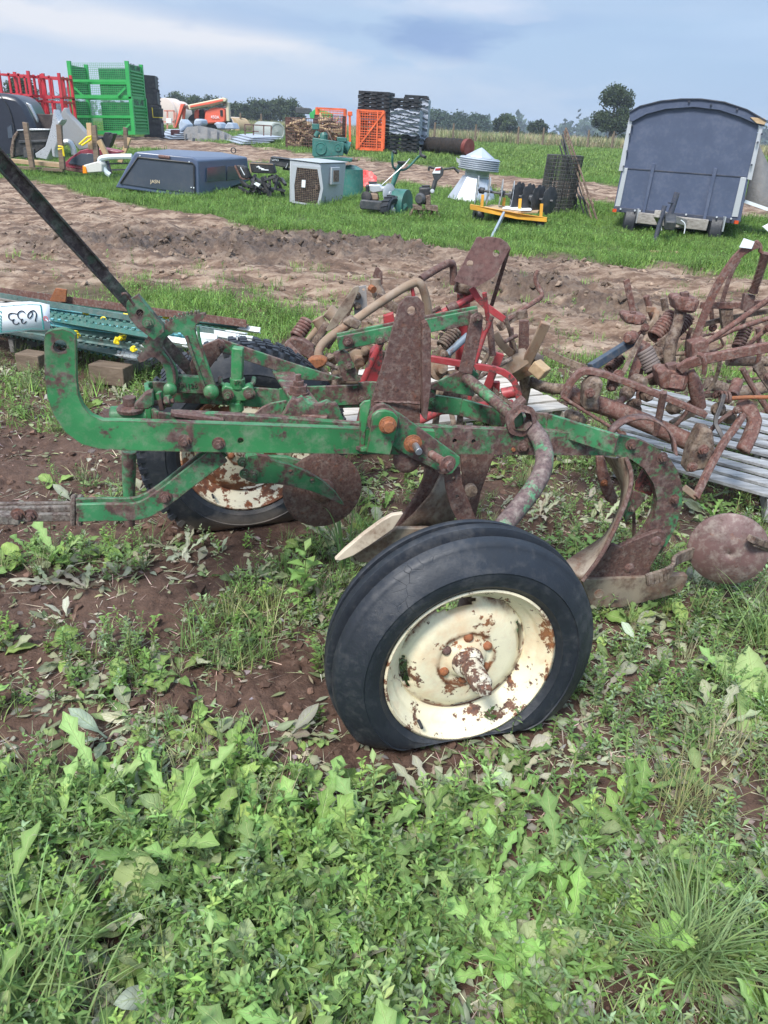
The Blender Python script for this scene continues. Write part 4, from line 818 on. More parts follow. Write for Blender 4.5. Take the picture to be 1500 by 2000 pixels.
# ---- wheels
def M_disc(base):
    m = base.copy(); m.name = base.name+'_disc'; nt = m.node_tree; b = next(x for x in nt.nodes if x.type == 'BSDF_PRINCIPLED'); old = b.inputs['Base Color'].links[0].from_socket
    v = objvec(nt, rnd=False); ln = nt.nodes.new('ShaderNodeVectorMath'); ln.operation = 'LENGTH'; nt.links.new(v, ln.inputs[0]); d = ln.outputs['Value']
    nz = noise(nt, v, 26, 7, .7); dd = mathn(nt, 'ADD', d, mathn(nt, 'MULTIPLY', mathn(nt, 'SUBTRACT', nz, .5), .03))
    ring = ramp(nt, dd, [(.071, g3(0)), (.076, g3(1)), (.082, g3(1)), (.087, g3(0)), (.158, g3(0)), (.172, g3(1))])
    f = mathn(nt, 'MULTIPLY', ring, ramp(nt, noise(nt, v, 9, 5, .6), [(.40, g3(0)), (.50, g3(1))]))
    nt.links.new(mixc(nt, f, old, ramp(nt, nz, [(.3, (.07, .03, .02)), (.7, (.26, .10, .04))])), b.inputs['Base Color']); return m
def wheel(name_label, c, ax, R, rr, wd, rim_mat, tread, zg, parent, lab):
    c = Vector(c); ax = Vector(ax).normalized(); s = wd/.158; e = MB()
    wh = bpy.data.objects.new('wheel', None); link(wh); wh.parent = parent; ORG[wh.name] = c; wh.location = c-ORG[parent.name]; wh['label'] = lab; wh.empty_display_size = .1
    k = R-.365
    prof = [(-.012*s, rr-.004), (.010*s, rr+.012), (.014*s, rr+.020), (.0175*s, rr+.022), (.0185*s, rr+.030), (.024*s, rr+.045), (.0225*s, rr+.062), (.0255*s, rr+.064), (.0235*s, rr+.069), (.0185*s, rr+.078), (.006*s, R-.034), (-.002*s, R-.026), (-.004*s, R-.020), (-.008*s, R-.012), (-.020*s, R-.008), (-.031*s, R-.007), (-.035*s, R-.012), (-.039*s, R-.036), (-.054*s, R-.036), (-.058*s, R-.010), (-.061*s, R-.001), (-.080*s, R), (-.084*s, R-.004), (-.088*s, R-.036), (-.104*s, R-.036), (-.107*s, R-.010), (-.110*s, R-.008), (-.128*s, R-.014), (-.135*s, R-.03), (-.152*s, R-.06), (-.156*s, rr+.05), (-.15*s, rr+.015), (-.125*s, rr-.004)]
    if tread: prof = [(a, r+(.018 if -.1*s < a < -.04*s and r < R-.015 else 0)) for a, r in prof]
    t = MB(); t.lathe(c, ax, prof, 128)
    if tread:
        u, v, w = basis(ax)
        for j in range(54):
            th = 2*math.pi*j/54; er = u*math.cos(th)+v*math.sin(th); et = v*math.cos(th)-u*math.sin(th)
            rot = Matrix((et, w, er)).transposed()
            for a0 in (-.012*s, -.132*s): t.box(c+w*a0+er*(R-.022), (.020, .030, .045), rot)
            for a0 in (-.045*s, -.078*s, -.110*s): t.box(c+w*a0+er*(R-.003)+et*(.01*(j % 2)), (.030, .022, .012), rot)
    for i, p in enumerate(t.v):                       # a flat tyre: the tread spreads where it meets the soil
        z0 = (c.z-rr-.002) if not tread else -.012
        if p.z < z0+.03:
            d = z0+.03-p.z; p.z = z0+.03-min(d, .03)*.8-max(0, d-.03)*.10; p -= ax*min(.03, d*.25)*(1 if (p-c).dot(ax) > -.09 else -1)
    t.build('tyre', MTYRE, wh, sharp=50)
    r = MB(); inner = [(.006, rr+.006), (.008, rr), (0, rr-.004), (-.010, rr-.007), (-.016, rr-.020), (-.030, rr-.023), (-.040, rr-.030), (-.052, rr-.046), (-.075, rr-.050), (-.11, rr-.045), (-.12, rr-.02), (-.15, rr-.015)]
    r.lathe(c, ax, inner, 96); r.build('rim', rim_mat, wh, sharp=60, solid=.003)
    q = rr-.047
    dp = [(-.070, q), (-.064, q-.006), (-.061, q-.011), (-.057, q-.019), (-.053, q-.026), (-.040, q-.040), (-.034, q-.060), (-.036, .088), (-.034, .080), (-.040, .074), (-.038, .055), (-.030, .050), (-.026, .040), (-.026, 0)]
    r = MB(); r.lathe(c, ax, dp, 96, skip=lambda i, j, n_: (i == 2 and (j*4.0/n_+.12) % 1 < .42) or (i in (1, 3) and .05 < (j*4.0/n_+.12) % 1 < .37)); r.build('wheel_disc', M_disc(rim_mat), wh, sharp=60, solid=.004)
    u, v, w = basis(ax)
    for j in range(6):
        th = 2*math.pi*j/6+.5; p = c+(u*math.cos(th)+v*math.sin(th))*.066+w*(-.038); m = MB(); m.lathe(p, w, [(0, .0135), (.006, .0125), (.012, .006), (.013, 0)], 14); m.build('wheel_bolt', MRO if j != 2 else MR, wh)
    m = MB(); m.lathe(c, w, [(-.03, .044), (-.006, .040), (0, .030)], 32); m.lathe(c, w, [(-.01, .0285), (.078, .0275), (.082, .022), (.082, 0)], 28); m.beam(c+w*.07, c+w*.105, .030, .024, v); m.build('spindle', M_SPN, wh, .002)
    a = c+(u*.62+v*.78).normalized()*-(rr-.022)-w*.012; m = MB(); m.cyl(a, a+w*.03, .0045, 10); m.build('valve_stem', MTYRE, wh)
    return wh
wheel('', (.243, 1.602, .268), (.2875, -.9575, .02), .366, .228, .182, MCREAM, False, .012, plow, 'cream wheel with a flat ribbed tyre')
wheel('', (-.549, 2.813, .338), (.36, -.93, -.03), .415, .255, .17, MCREAM2, True, .02, plow, 'badly rusted cream wheel with a worn lugged tyre')
# ---- loose disc at the right
m = MB(); c = W(1423, 1078, 2.20, .1); ax = Vector((-.30, -.93, .10)).normalized(); rr_ = .128
dsc = thing('plow_disc', 'loose domed rusty plow disc standing in the weeds right of the plow', 'plow disc', (c.x, c.y, 0))
m.lathe(c, ax, [(-.03, rr_), (-.026, rr_*1.0), (-.012, rr_*.86), (.004, rr_*.6), (.016, rr_*.3), (.020, 0)], 64); m.build('disc_blade', M_paint('greyed_disc_rust', (.15, .085, .08), ((.24, .20, .18), (.10, .055, .05)), .44, 14, .6, .12, orange=.5, dusty=.9), dsc, solid=.005)
u, v, w = basis(ax)
for th, q in ((.3, .25), (2.4, .3), (4.4, .28), (5.4, .4)): m = MB(); m.lathe(c+(u*math.cos(th)+v*math.sin(th))*rr_*q+w*.010, w, [(0, .008), (.004, .007), (.005, 0)], 6); m.build('disc_bolt', MR, dsc)
m = MB(); m.beam(W(1466, 1052, 2.14, .1), W(1512, 1068, 2.18, .1), .03, .022); m.beam(W(1470, 1062, 2.14, .1), W(1512, 1078, 2.20, .1), .02, .012); m.build('disc_bracket', MMUD, dsc, .002)
# ---- auction tag
mt_white = M_plain('white_card', (.80, .84, .88), .6, .03, 5, .05, dirt=.05); mt_teal = M_plain('teal_ink', (.03, .30, .26), .6, .05, dirt=0); mt_ink = M_plain('black_marker', (.012, .014, .03), .5, .05, dirt=0)
KT = .1; YT = 2.09
tg = thing('auction_tag', 'white auction tag marked 633 hanging upside down from the plow hitch', 'tag', W(60, 660, YT, KT))
def tgp(x, y, dy=0): return W(x, y, YT-.012*math.sin((x+20)/40.)+dy, KT)
m = MB(); top = [(-70, 598), (-20, 595), (0, 593), (30, 590), (60, 589), (78, 591), (97, 595)]; bot = [(-70, 662), (-20, 655), (0, 652), (35, 648), (60, 645), (85, 646), (98, 643)]
m.sheet([[tgp(*p) for p in top], [tgp(*p) for p in bot]]); m.build('tag_card', mt_white, tg, solid=.0008)
def stroke(mb, pts, r, sm=2): mb.tube(smooth([tgp(x, y, -.0016) for x, y in pts], sm), r, 6)
def tc_(l): return [(x/13.636, 580+y/13.636) for x, y in l]
m = MB(); stroke(m, tc_([(0, 245), (300, 225), (700, 192), (1080, 205)]), .0006, 0); stroke(m, tc_([(0, 945), (500, 890), (850, 850), (1160, 865)]), .0006, 0); stroke(m, tc_([(1080, 205), (1120, 500), (1165, 865)]), .0014, 0)
for yy in (360, 480, 560, 640, 720, 800, 880): stroke(m, tc_([(-20, yy), (10, yy+30), (30, yy+10), (25, yy+70)]), .0012, 1)
m.build('printed_border', mt_teal, tg)
m = MB()
stroke(m, tc_([(440, 450), (330, 420), (235, 450), (220, 530), (260, 600), (330, 620), (395, 585), (340, 620), (345, 690), (410, 740), (480, 720), (500, 680)]), .0014, 2)
stroke(m, tc_([(665, 430), (620, 370), (540, 365), (465, 430), (475, 530), (550, 610), (610, 580), (565, 630), (590, 700), (640, 715), (700, 650)]), .0014, 2)
stroke(m, tc_([(960, 660), (935, 630), (965, 520), (965, 420), (900, 350), (830, 370), (750, 440), (730, 520), (780, 580), (850, 500), (865, 410), (800, 370)]), .0014, 2)
m.build('handwritten_number', mt_ink, tg)
m = MB(); p = tgp(89, 622, -.002); m.lathe(p, n, [(0, .0065), (.001, .0065), (.001, .003), (0, .003)], 18); m.build('tag_eyelet', M_plain('pink_eyelet', (.5, .18, .2), .6, .05, dirt=0), tg)
m = MB(); m.tube(smooth([tgp(89, 623, -.003), tgp(96, 630, -.01), W(104, 645, YN-.006), W(114, 664, YN-.004), W(112, 640, YN-.01), tgp(97, 626, -.01)]), .0009, 6); m.build('tag_string', mt_white, tg)
# ================================================================= T-POST PILE ON ITS PALLET
MPD = M_paint('dark_green_post_paint', (.030, .120, .098), RUST, .36, 14, .45, .06, dusty=.3)
MPT = M_paint('pale_teal_post_paint', (.10, .34, .38), RUST, .36, 14, .4, .06, dusty=.35)
MPG = M_paint('grey_green_post_paint', (.10, .17, .16), RUST, .38, 14, .5, .06, dusty=.5)
MWT = M_paint('chalky_white_paint', (.72, .76, .76), ((.34, .26, .2), (.2, .15, .12)), .40, 16, .6, .05, dusty=.25)
MYEL = M_plain('yellow_plastic', (.85, .66, .02), .35, .08, 9, .05, dirt=.1)
MWG = M_wood('grey_pallet_wood', (.42, .40, .37), (.20, .175, .155)); MWB = M_wood('weathered_brown_wood', (.24, .18, .13), (.12, .085, .06))
MWP = M_wood('pale_pine_wood', (.62, .44, .25), (.42, .28, .15), 'Z'); MWPX = M_wood('pale_pine_plank', (.58, .42, .26), (.40, .28, .16), 'X')
def make_post(mat, first):
    t = thing('fence_post', first, 'fence post', (0, 0, 0), 'steel fence posts piled on the pallet'); L = 1.95
    m = MB(); m.prism([Vector((-L/2, y, z)) for y, z in ((-.018, 0), (.018, 0), (.018, .004), (.003, .006), (.003, .034), (-.003, .034), (-.003, .006), (-.018, .004))], (L-.16, 0, 0)); 
    for i in range(34): m.box((-L/2+.05+i*.052, 0, .038), (.020, .014, .013))
    m.build('post_body', mat, t); m = MB(); m.prism([Vector((L/2-.16, y, z)) for y, z in ((-.0185, -.0005), (.0185, -.0005), (.0185, .0045), (.0035, .0065), (.0035, .0345), (-.0035, .0345), (-.0035, .0065), (-.0185, .0045))], (.16, 0, 0)); m.build('white_tip', MWT, t)
    return t
protos = [make_post(m_, l) for m_, l in ((MPD, 'dark green steel fence post in the pile behind the hitch'), (MPT, 'pale teal steel fence post in the pile behind the hitch'), (MPG, 'grey green steel fence post in the pile behind the hitch'))]
rng = random.Random(4)
def lay(proto, a, b, roll, first, sc=None):
    d = b-a; L = d.length; X = d.normalized(); Yv = Vector((0, 0, 1)).cross(X).normalized(); Zv = X.cross(Yv)
    M = Matrix((X, Yv, Zv)).transposed().to_3x3() @ Matrix.Rotation(roll, 3, 'X'); e = M.to_euler(); c = (a+b)/2
    if first: proto.location = c; proto.rotation_euler = e; return proto
    return dup(proto, c, rot=e)
cnt = {0: 0, 1: 0, 2: 0}
NP = 24
for i in range(NP):
    f = i/(NP-1.0)                                   # back of the pile to the front
    xr = 515-250*f+rng.uniform(-26, 26); yr = 650+50*f+rng.uniform(-5, 5)
    zz = .10+.20*math.sin(math.pi*min(1, f*1.05+.1))+rng.uniform(-.02, .03)+(.045 if i % 2 else 0)
    b = Z(xr, yr, zz); ang = R_(180-16+rng.uniform(-6.5, 6.5)+(-6*f)); a = b+Vector((math.cos(ang), math.sin(ang), rng.uniform(-.012, .012)))*1.95
    k = 1 if i in (3, 8, 9, 16, 20) else (2 if i % 3 == 2 else 0)
    lay(protos[k], a, b, rng.choice((0, .4, -.5, 1.57, -1.57, 3.0)), cnt[k] == 0); cnt[k] += 1
m = MB(); ck = [(-80, 562), (483, 629)]; a = Z(-90, 560, .34); b = Z(483, 636, .30)
m.beam(a, b, .055, .006); m.beam(a+Vector((0, -.03, .02)), b+Vector((0, -.03, .02)), .006, .05)
tag(m.build('angle_iron', MRL, None, .001), 'long rusty angle iron lying on top of the fence posts', 'angle iron')
clips = [(140, 652), (143, 664), (192, 640), (205, 637), (228, 675), (240, 671), (276, 653), (172, 618), (325, 627), (151, 667), (262, 692), (232, 658), (256, 657), (246, 628), (163, 640)]
cp = None
for i, (x, y) in enumerate(clips):
    p = W(x, y, Z(x, y, .24).y-.12)
    if cp is None:
        m = MB(); m.box(p, (.022, .016, .03)); m.tube(smooth([p+Vector((-.01, -.01, .012)), p+Vector((.01, -.022, .02)), p+Vector((.03, -.012, .01)), p+Vector((.03, -.01, -.008))]), .005, 6); m.cyl(p+Vector((-.02, -.01, -.004)), p+Vector((.02, -.012, -.006)), .007, 8)
        cp = tag(m.build('wire_clip', MYEL, None, .002), 'yellow plastic insulator clip on the piled fence posts', 'clip', 'yellow clips on the fence posts')
    else:
        c = cp.copy(); link(c); c.location = cp.location+(p-ORG['wire_clip'])+Vector((0, 0, .015)); c.rotation_euler = (rng.uniform(-.5, .5), rng.uniform(-.5, .5), rng.uniform(0, 3)); c.scale = (rng.uniform(.8, 1.3),)*3
m = MB(); p = W(145, 621, Z(145, 621, .28).y); m.prism([W(124, 614, p.y), W(167, 619, p.y), W(167, 625, p.y), W(124, 621, p.y)], (0, .003, 0)); lb = tag(m.build('paper_label', mt_white), 'white paper label with black lettering on the fence post pile', 'label')
text_mesh('label_writing', 'Donnal', mt_ink, lb, W(144, 620, p.y-.003), .028, (0, -1, .1), (0, 0, 1), .0006)
m = MB(); p0 = W(105, 583, Z(105, 583, .34).y-.1); m.prism([W(96, 588, p0.y), (W(108, 563, p0.y)), W(130, 566, p0.y), W(128, 590, p0.y)], (0, .02, 0)); tag(m.build('iron_plate', MRO, None, .002), 'small rusty plate standing on the back fence posts', 'plate')
def pallet(name, label, corner, ux, uy, nx, z, wood, blocks=True, slat_w=.10, L=1.2, depth=1.0, base=0.0):
    """corner: near left corner; ux: direction the slats run; uy: direction across"""
    t = thing(name, label, 'pallet', (corner.x, corner.y, base)); ux = Vector(ux).normalized(); uy = Vector(uy).normalized(); rg = random.Random(len(label))
    for i in range(nx):
        a = Vector((corner.x, corner.y, z))+uy*(depth*(i+.5+rg.uniform(-.09, .09))/nx)-ux*rg.uniform(0, .03); m = MB(); m.beam(a+Vector((0, 0, rg.uniform(-.004, .004))), a+ux*L+Vector((0, 0, rg.uniform(-.004, .004))), slat_w*rg.uniform(.85, 1.05), .016); m.build('slat', wood, t, .002)
    for f in (.03, .5, .97):
        m = MB(); a = Vector((corner.x, corner.y, z-.06))+ux*(L*f); m.beam(a+uy*.0, a+uy*depth, .04, .09); m.build('stringer', wood, t, .003)
    return t
pa = W(-60, 700, 4.55, -.2); c0 = Z(262, 706, .10); d0 = (Z(262, 706, .10)-Z(-100, 640, .10)).normalized()
pallet('pallet', 'dark weathered pallet under the pile of fence posts', c0-d0*2.1, d0, (-d0.y, d0.x, 0), 5, .11, MWG, L=2.1, depth=1.0)
for i, (x, y, w_) in enumerate(((62, 722, .17), (215, 745, .24))):
    m = MB(); g = G(x, y+8); m.box(g+Vector((0, .05, .06)), (w_, .12, .12), Matrix.Rotation(-.25, 3, 'Z')); tag(m.build('wood_block', MWB, None, .006), ('short brown wood block under the left of the post pallet', 'longer dark wood block under the post pallet near the hitch')[i], 'block')
# ================================================================= RED CULTIVATOR AND MUDDY TOOLS BEHIND THE PLOUGH
def T(name, pts, r, mat, par, sm=1, n=10): return ptube(name, pts, [q*.82 for q in r] if hasattr(r, '__len__') else r*.82, mat, par, 0, sm, n)
def PL(name, pts, Y, th, mat, par, holes=(), bevel=.002): return plate(name, pts, Y, th, mat, par, 0, holes, bevel)
def BR(name, pts, w, th, mat, par, bevel=.002):
    """a flat bar through points (px,py,Y): width w seen from the front, thickness th in depth"""
    P = smooth([W(x, y, Y) for x, y, Y in pts], 1) if len(pts) > 2 else [W(x, y, Y) for x, y, Y in pts]
    m = MB(); m.sweep(P, w*.80, th*.8); return m.build(name, mat, par, bevel)
def c6(x, y): return x/4.286+820, y/4.286+440
gz = G(930, 800)
rc = thing('red_cultivator', 'red cultivator with brown top plate and curved red lever quadrant on a pallet', 'cultivator', (gz.x, 3.6, 0))
PL('top_plate', [c6(*p) for p in ((288, 468), (400, 250), (478, 102), (510, 98), (530, 112), (560, 98), (610, 100), (680, 112), (735, 150), (757, 186), (690, 320), (625, 430), (465, 522))], 3.45, .014, M_paint('brown_plate_rust', (.16, .075, .065), ((.20, .12, .11), (.07, .035, .032)), .5, 9, .6, .25, dusty=.35), rc, holes=((918, 515, 7), (969, 495, 7)))
BR('back_strap', [(994, 484, 3.5), (960, 597, 3.62)], .022, .012, MR, rc)
T('lift_pipe', [(822, 545, 3.4), (850, 527, 3.45), (880, 511, 3.5), (886, 520, 3.52), (885, 556, 3.52)], .020, MR, rc, 2)
T('red_post', [(906, 572, 3.6), (904, 640, 3.62), (902, 700, 3.62), (900, 740, 3.62)], .038, MRED, rc, 0, 16)
m = MB(); m.tube([W(890, 555, 3.58), W(928, 566, 3.58)], .035, 10); m.build('post_collar', MMUD, rc, .004)
T('cross_tube', [(852, 617, 3.5), (928, 578, 3.55)], .020, MRED, rc, 0); T('cross_tube', [(875, 605, 3.49), (893, 596, 3.5)], .027, MR, rc, 0)
T('red_rod', [(946, 572, 3.4), (953, 624, 3.42)], .013, MRED, rc, 0); T('dark_rod', [(955, 626, 3.42), (958, 650, 3.42), (962, 694, 3.42)], .019, MR, rc, 0)
BR('brown_strap', [(921, 562, 3.5), (938, 590, 3.5), (985, 624, 3.5)], .036, .012, MRED, rc)
BR('red_quadrant', [(840, 700, 3.3), (932, 716, 3.3), (975, 722, 3.3), (1000, 738, 3.3), (1012, 762, 3.3), (1014, 790, 3.3)], .034, .03, MRED, rc)
m = MB()
for i in range(11): x, y = c6(620+i*14, 1372+i*12); m.cyl(W(x, y+4, 3.35), W(x, y-4, 3.35), .006, 6, .003)
m.tube([W(962, 768, 3.35), W(1000, 792, 3.35)], .012, 8); m.build('toothed_rack', MMUD, rc)
T('latch_rod', [(961, 618, 3.32), (953, 640, 3.32), (945, 655, 3.32), (927, 715, 3.3), (917, 780, 3.3)], .012, MRED, rc); T('latch_rod', [(939, 638, 3.32), (943, 652, 3.32), (935, 680, 3.32), (930, 690, 3.32)], .008, MRED, rc)
BR('red_arm', [(977, 690, 3.5), (950, 760, 3.5)], .045, .03, MRED, rc); T('red_hub', [(980, 770, 3.5), (1005, 765, 3.5)], .035, MRED, rc, 0, 14); BR('red_arm', [(968, 745, 3.55), (965, 790, 3.55)], .05, .04, MRED, rc)
m = MB(); m.spring(W(864, 676, 3.45), W(891, 644, 3.5), .026, .0065, 7); m.build('coil_spring', MMUD, rc)
m = MB(); m.spring(W(858, 655, 3.6), W(896, 668, 3.6), .012, .004, 14); m.build('thin_spring', MBARE, rc)
T('steel_tube', [(874, 692, 3.4), (914, 655, 3.45)], .020, M_paint('blue_grey_paint', (.16, .21, .26), RUST, .42, 9, .5, .08), rc, 0)
T('red_brace', [(745, 668, 3.1), (728, 702, 3.1), (708, 748, 3.1)], .017, MRED, rc, 0); T('red_brace', [(716, 770, 3.05), (702, 830, 3.0)], .02, MRED, rc, 0)
PL('red_box', [(722, 690), (745, 675), (748, 745), (712, 748)], 3.35, .1, MRED, rc); PL('red_bracket', [(748, 618), (768, 612), (772, 640), (750, 642)], 3.4, .04, MRED, rc)
T('red_rod', [(803, 553, 3.3), (808, 580, 3.3)], .010, MRED, rc, 0); T('lower_tube', [(700, 880, 3.3), (860, 800, 3.5), (1000, 790, 3.6)], .03, MRED, rc, 0); T('grey_link', [(925, 745, 3.5), (955, 690, 3.5)], .014, MMUD, rc, 0)
T('standard', [(900, 740, 3.62), (900, 800, 3.6), (895, 860, 3.55)], .02, MMUD, rc, 0); T('standard', [(960, 780, 3.55), (965, 830, 3.5)], .02, MMUD, rc, 0)
BR('shovel_blade', [(880, 800, 3.4), (887, 830, 3.38)], .03, .01, MMUD, rc); 
bolts('bolt', [(921, 722, 3.28), (868, 692, 3.38)], rc, MMUD, 0, .012); 
mc = thing('muddy_cultivator', 'mud caked grey cultivator frame with springs and tan lever pipe behind the plow', 'cultivator', (-.3, 3.5, 0))
MTAN = M_paint('tan_caked_pipe', (.25, .18, .125), ((.30, .12, .06), (.16, .09, .06)), .43, 9, .8, .15, orange=.3, dusty=.6, bstr=.7)
T('lever_pipe', [(626, 735, 3.1), (622, 705, 3.1), (622, 680, 3.12), (645, 657, 3.15), (690, 628, 3.2), (740, 592, 3.25), (808, 550, 3.3), (822, 552, 3.3), (832, 580, 3.32), (838, 620, 3.34)], .022, MTAN, mc, 2, 14)
PL('clamp', [(668, 630), (684, 620), (694, 624), (706, 632), (698, 645), (684, 640)], 3.16, .06, MMUD, mc, bevel=.006)
PL('knuckle', [(598, 708), (606, 700), (628, 698), (640, 705), (634, 716), (616, 724), (600, 718)], 3.05, .05, MRO, mc, bevel=.008)
m = MB(); m.spring(W(600, 628, 3.4), W(577, 660, 3.35), .026, .0075, 6); m.build('coil_spring', MRL, mc)
PL('spring_bracket', [(554, 672), (570, 660), (592, 664), (612, 678), (616, 700), (602, 702), (584, 690), (572, 695), (560, 682)], 3.3, .05, MR, mc, bevel=.005)
BR('bracket_arm', [(560, 672, 3.28), (600, 715, 3.2)], .04, .012, MR, mc); BR('bracket_arm', [(560, 690, 3.35), (590, 722, 3.28)], .03, .012, MMUD, mc)
PL('disc_edge', [(700, 558), (690, 562), (662, 600), (636, 645), (640, 648), (655, 640), (685, 605), (702, 565)], 3.4, .012, MBARE, mc); PL('hanger_plate', [(690, 562), (715, 558), (717, 600), (708, 612), (692, 615)], 3.45, .012, M_plain('grey_plate', (.30, .28, .27), .6), mc, holes=((710, 566, 3),))
bolts('bolt', [(698, 578, 3.44), (698, 598, 3.44)], mc, MMUD, 0, .012)
T('axle_stub', [(733, 545, 3.6), (733, 556, 3.6), (738, 580, 3.6)], .03, MTAN, mc, 0, 14); T('axle_stub', [(735, 562, 3.58), (748, 590, 3.55)], .034, MMUD, mc, 0); T('hub_nut', [(724, 562, 3.52), (730, 566, 3.5)], .02, MRO, mc, 0, 8)
PL('shovel_tip', [(733, 523), (738, 522), (747, 532), (747, 556), (742, 558), (728, 540)], 3.66, .01, MR, mc)
T('mud_hub', [(640, 606, 3.5), (652, 616, 3.5)], .04, MTAN, mc, 0, 14); T('mud_hub', [(620, 622, 3.5), (630, 640, 3.5)], .034, MTAN, mc, 0, 14); T('spindle_tube', [(640, 632, 3.45), (612, 674, 3.4)], .024, MMUD, mc, 0); T('spindle_tube', [(622, 640, 3.5), (600, 668, 3.5)], .02, MTAN, mc, 0)
T('side_pipe', [(700, 618, 3.5), (770, 575, 3.6), (800, 560, 3.6)], .016, MMUD, mc, 0); BR('angle_bar', [(735, 580, 3.5), (790, 612, 3.5)], .05, .03, MMUD, mc); BR('angle_bar', [(650, 640, 3.5), (760, 700, 3.5)], .05, .03, MMUD, mc)
for x, y, r in ((702, 700, .045), (722, 685, .04), (680, 722, .05), (665, 735, .04), (740, 650, .045), (758, 640, .035), (856, 720, .05), (878, 740, .04), (868, 690, .035), (850, 765, .04), (646, 700, .03)):
    m = MB(); c = W(x, y, 3.5); d = Vector((rng.uniform(-.6, .6), -1, rng.uniform(-.3, .5))); m.lathe(c, d, [(-.06, .4*r), (-.04, r), (0, r), (.01, r*.6), (.05, r*.5), (.055, 0)], 14, fn=lambda a, q, t: q*(1+.1*math.sin(3*t+a*40))); m.build('bearing_hub', MMUD if x % 2 else MTAN, mc)
T('frame_tube', [(560, 740, 3.4), (700, 742, 3.5), (880, 770, 3.6), (1010, 800, 3.6)], .03, MMUD, mc, 0); T('frame_tube', [(640, 735, 3.4), (600, 700, 3.4)], .02, MMUD, mc, 0)
T('leg', [(655, 740, 3.4), (650, 800, 3.35), (640, 850, 3.3)], .02, MMUD, mc, 0); T('leg', [(860, 760, 3.6), (850, 830, 3.55)], .02, MMUD, mc, 0)
# the mud ball with its spokes
ms = thing('muddy_hub', 'clay covered hub with four radiating spokes beside the red cultivator', 'wheel hub', (.8, 3.9, 0))
BR('spoke', [(1066, 630, 3.7), (1022, 722, 3.8)], .062, .03, MTAN, ms, .004); BR('spoke', [(1024, 625, 3.85), (1022, 700, 3.85)], .062, .03, MR, ms, .004); BR('spoke', [(966, 650, 3.8), (985, 680, 3.8), (1020, 705, 3.85)], .048, .03, MTAN, ms, .004)
m = MB(); c = W(1022, 708, 3.85); rg = random.Random(8)
m.lathe(c, (.3, -1, .4), [(-.10, .02), (-.08, .07), (0, .085), (.06, .07), (.09, .02)], 20, fn=lambda a, r, t: r*(1+.25*math.sin(2.2*t+30*a)+.12*math.sin(7*t))); m.build('clay_lump', MTAN, ms)
T('shaft', [(1022, 715, 3.85), (1026, 760, 3.9), (1018, 800, 3.95)], .035, MMUD, ms, 0); BR('yoke', [(975, 640, 3.9), (1000, 618, 3.95), (1030, 612, 3.95)], .05, .04, MMUD, ms); T('log_axle', [(1035, 745, 3.9), (1065, 758, 3.85), (1125, 762, 3.8)], .034, MMUD, ms); BR('side_blade', [(1062, 685, 4.0), (1090, 700, 3.95), (1148, 722, 3.9)], .045, .02, MMUD, ms)
T('yoke_rod', [(985, 668, 3.7), (1010, 655, 3.72)], .012, MR, ms, 0); BR('yoke', [(998, 640, 3.85), (1000, 690, 3.85)], .03, .03, MR, ms)
m = MB(); m.tube(smooth([W(x, y, Y) for x, y, Y in ((1051, 528, 4.1), (1044, 542, 4.1), (1050, 560, 4.1), (1060, 575, 4.08), (1055, 583, 4.05), (1030, 598, 4.0), (983, 630, 3.9))]), [.010, .013, .013, .012], 8); tag(m.build('bent_rod', MRL), 'bent rusty rod sticking up over the muddy road', 'rod')
m = MB(); m.beam(W(1043, 712, 3.7), W(1065, 732, 3.66), .07, .06); tag(m.build('wood_chunk', MWPX, None, .006), 'short split wood chunk beside the clay covered hub', 'wood chunk')
c0 = Z(690, 850, .12); e0 = Z(1010, 812, .12); d0 = (e0-c0).normalized()
pallet('pallet', 'pale pallet under the red cultivator', c0, d0, (-d0.y, d0.x, 0), 8, .12, M_wood('pale_pallet_wood', (.62, .57, .50), (.38, .33, .28), 'X'), L=1.35, depth=1.05)
# ================================================================= RUSTY CULTIVATOR ON THE RIGHT
def c7(l): return [(x/3.571+1080, y/3.571+450) for x, y in l]
rr = thing('rusty_cultivator', 'rust brown row cultivator with springs and tall curved lever on the grey pallet', 'cultivator', (1.9, 3.6, 0))
YC = 3.3
BR('curved_lever', [(1482, 476, YC), (1466, 482, YC), (1444, 495, YC), (1422, 523, YC), (1404, 552, YC), (1388, 584, YC), (1366, 640, YC), (1349, 692, YC)], .040, .016, MRL, rr)
BR('side_lever', [(1444, 506, YC+.2), (1427, 534, YC+.2), (1410, 590, YC+.2)], .022, .012, MR, rr)
m = MB(); P = smooth([W(1495, 496, YC), W(1488, 520, YC), (W(1480, 545, YC)), W(1470, 572, YC)]); m.tube(P, .012, 10)
for i in range(40):
    t = i/39*(len(P)-1); k = min(int(t), len(P)-2); q = P[k]*(1-(t-k))+P[k+1]*(t-k); m.lathe(q, P[k+1]-P[k], [(-.003, .012), (0, .021), (.003, .012)], 10)
m.build('screw_jack', MR, rr); PL('jack_bracket', [(1456, 574), (1476, 578), (1470, 612), (1450, 606)], YC, .03, MR, rr)
BR('lever_hook', [(1478, 472, YC), (1486, 480, YC), (1484, 494, YC), (1505, 496, YC)], .016, .02, MRL, rr)
BR('flat_bar', [(1368, 596, YC+.1), (1448, 597, YC+.1), (1505, 590, YC+.1)], .034, .016, MRL, rr); BR('flat_bar', [(1374, 634, YC+.15), (1405, 625, YC+.15), (1505, 606, YC+.15)], .028, .016, MMUD, rr)
PL('link_plate', [(1408, 604), (1432, 600), (1434, 640), (1412, 644)], YC+.1, .03, MMUD, rr)
T('ribbed_rod', [(1382, 668, YC-.1), (1440, 628, YC-.1), (1505, 582, YC-.1)], .014, MRL, rr, 0); T('ribbed_rod', [(1390, 664, YC), (1430, 645, YC), (1505, 620, YC)], .013, MRL, rr, 0)
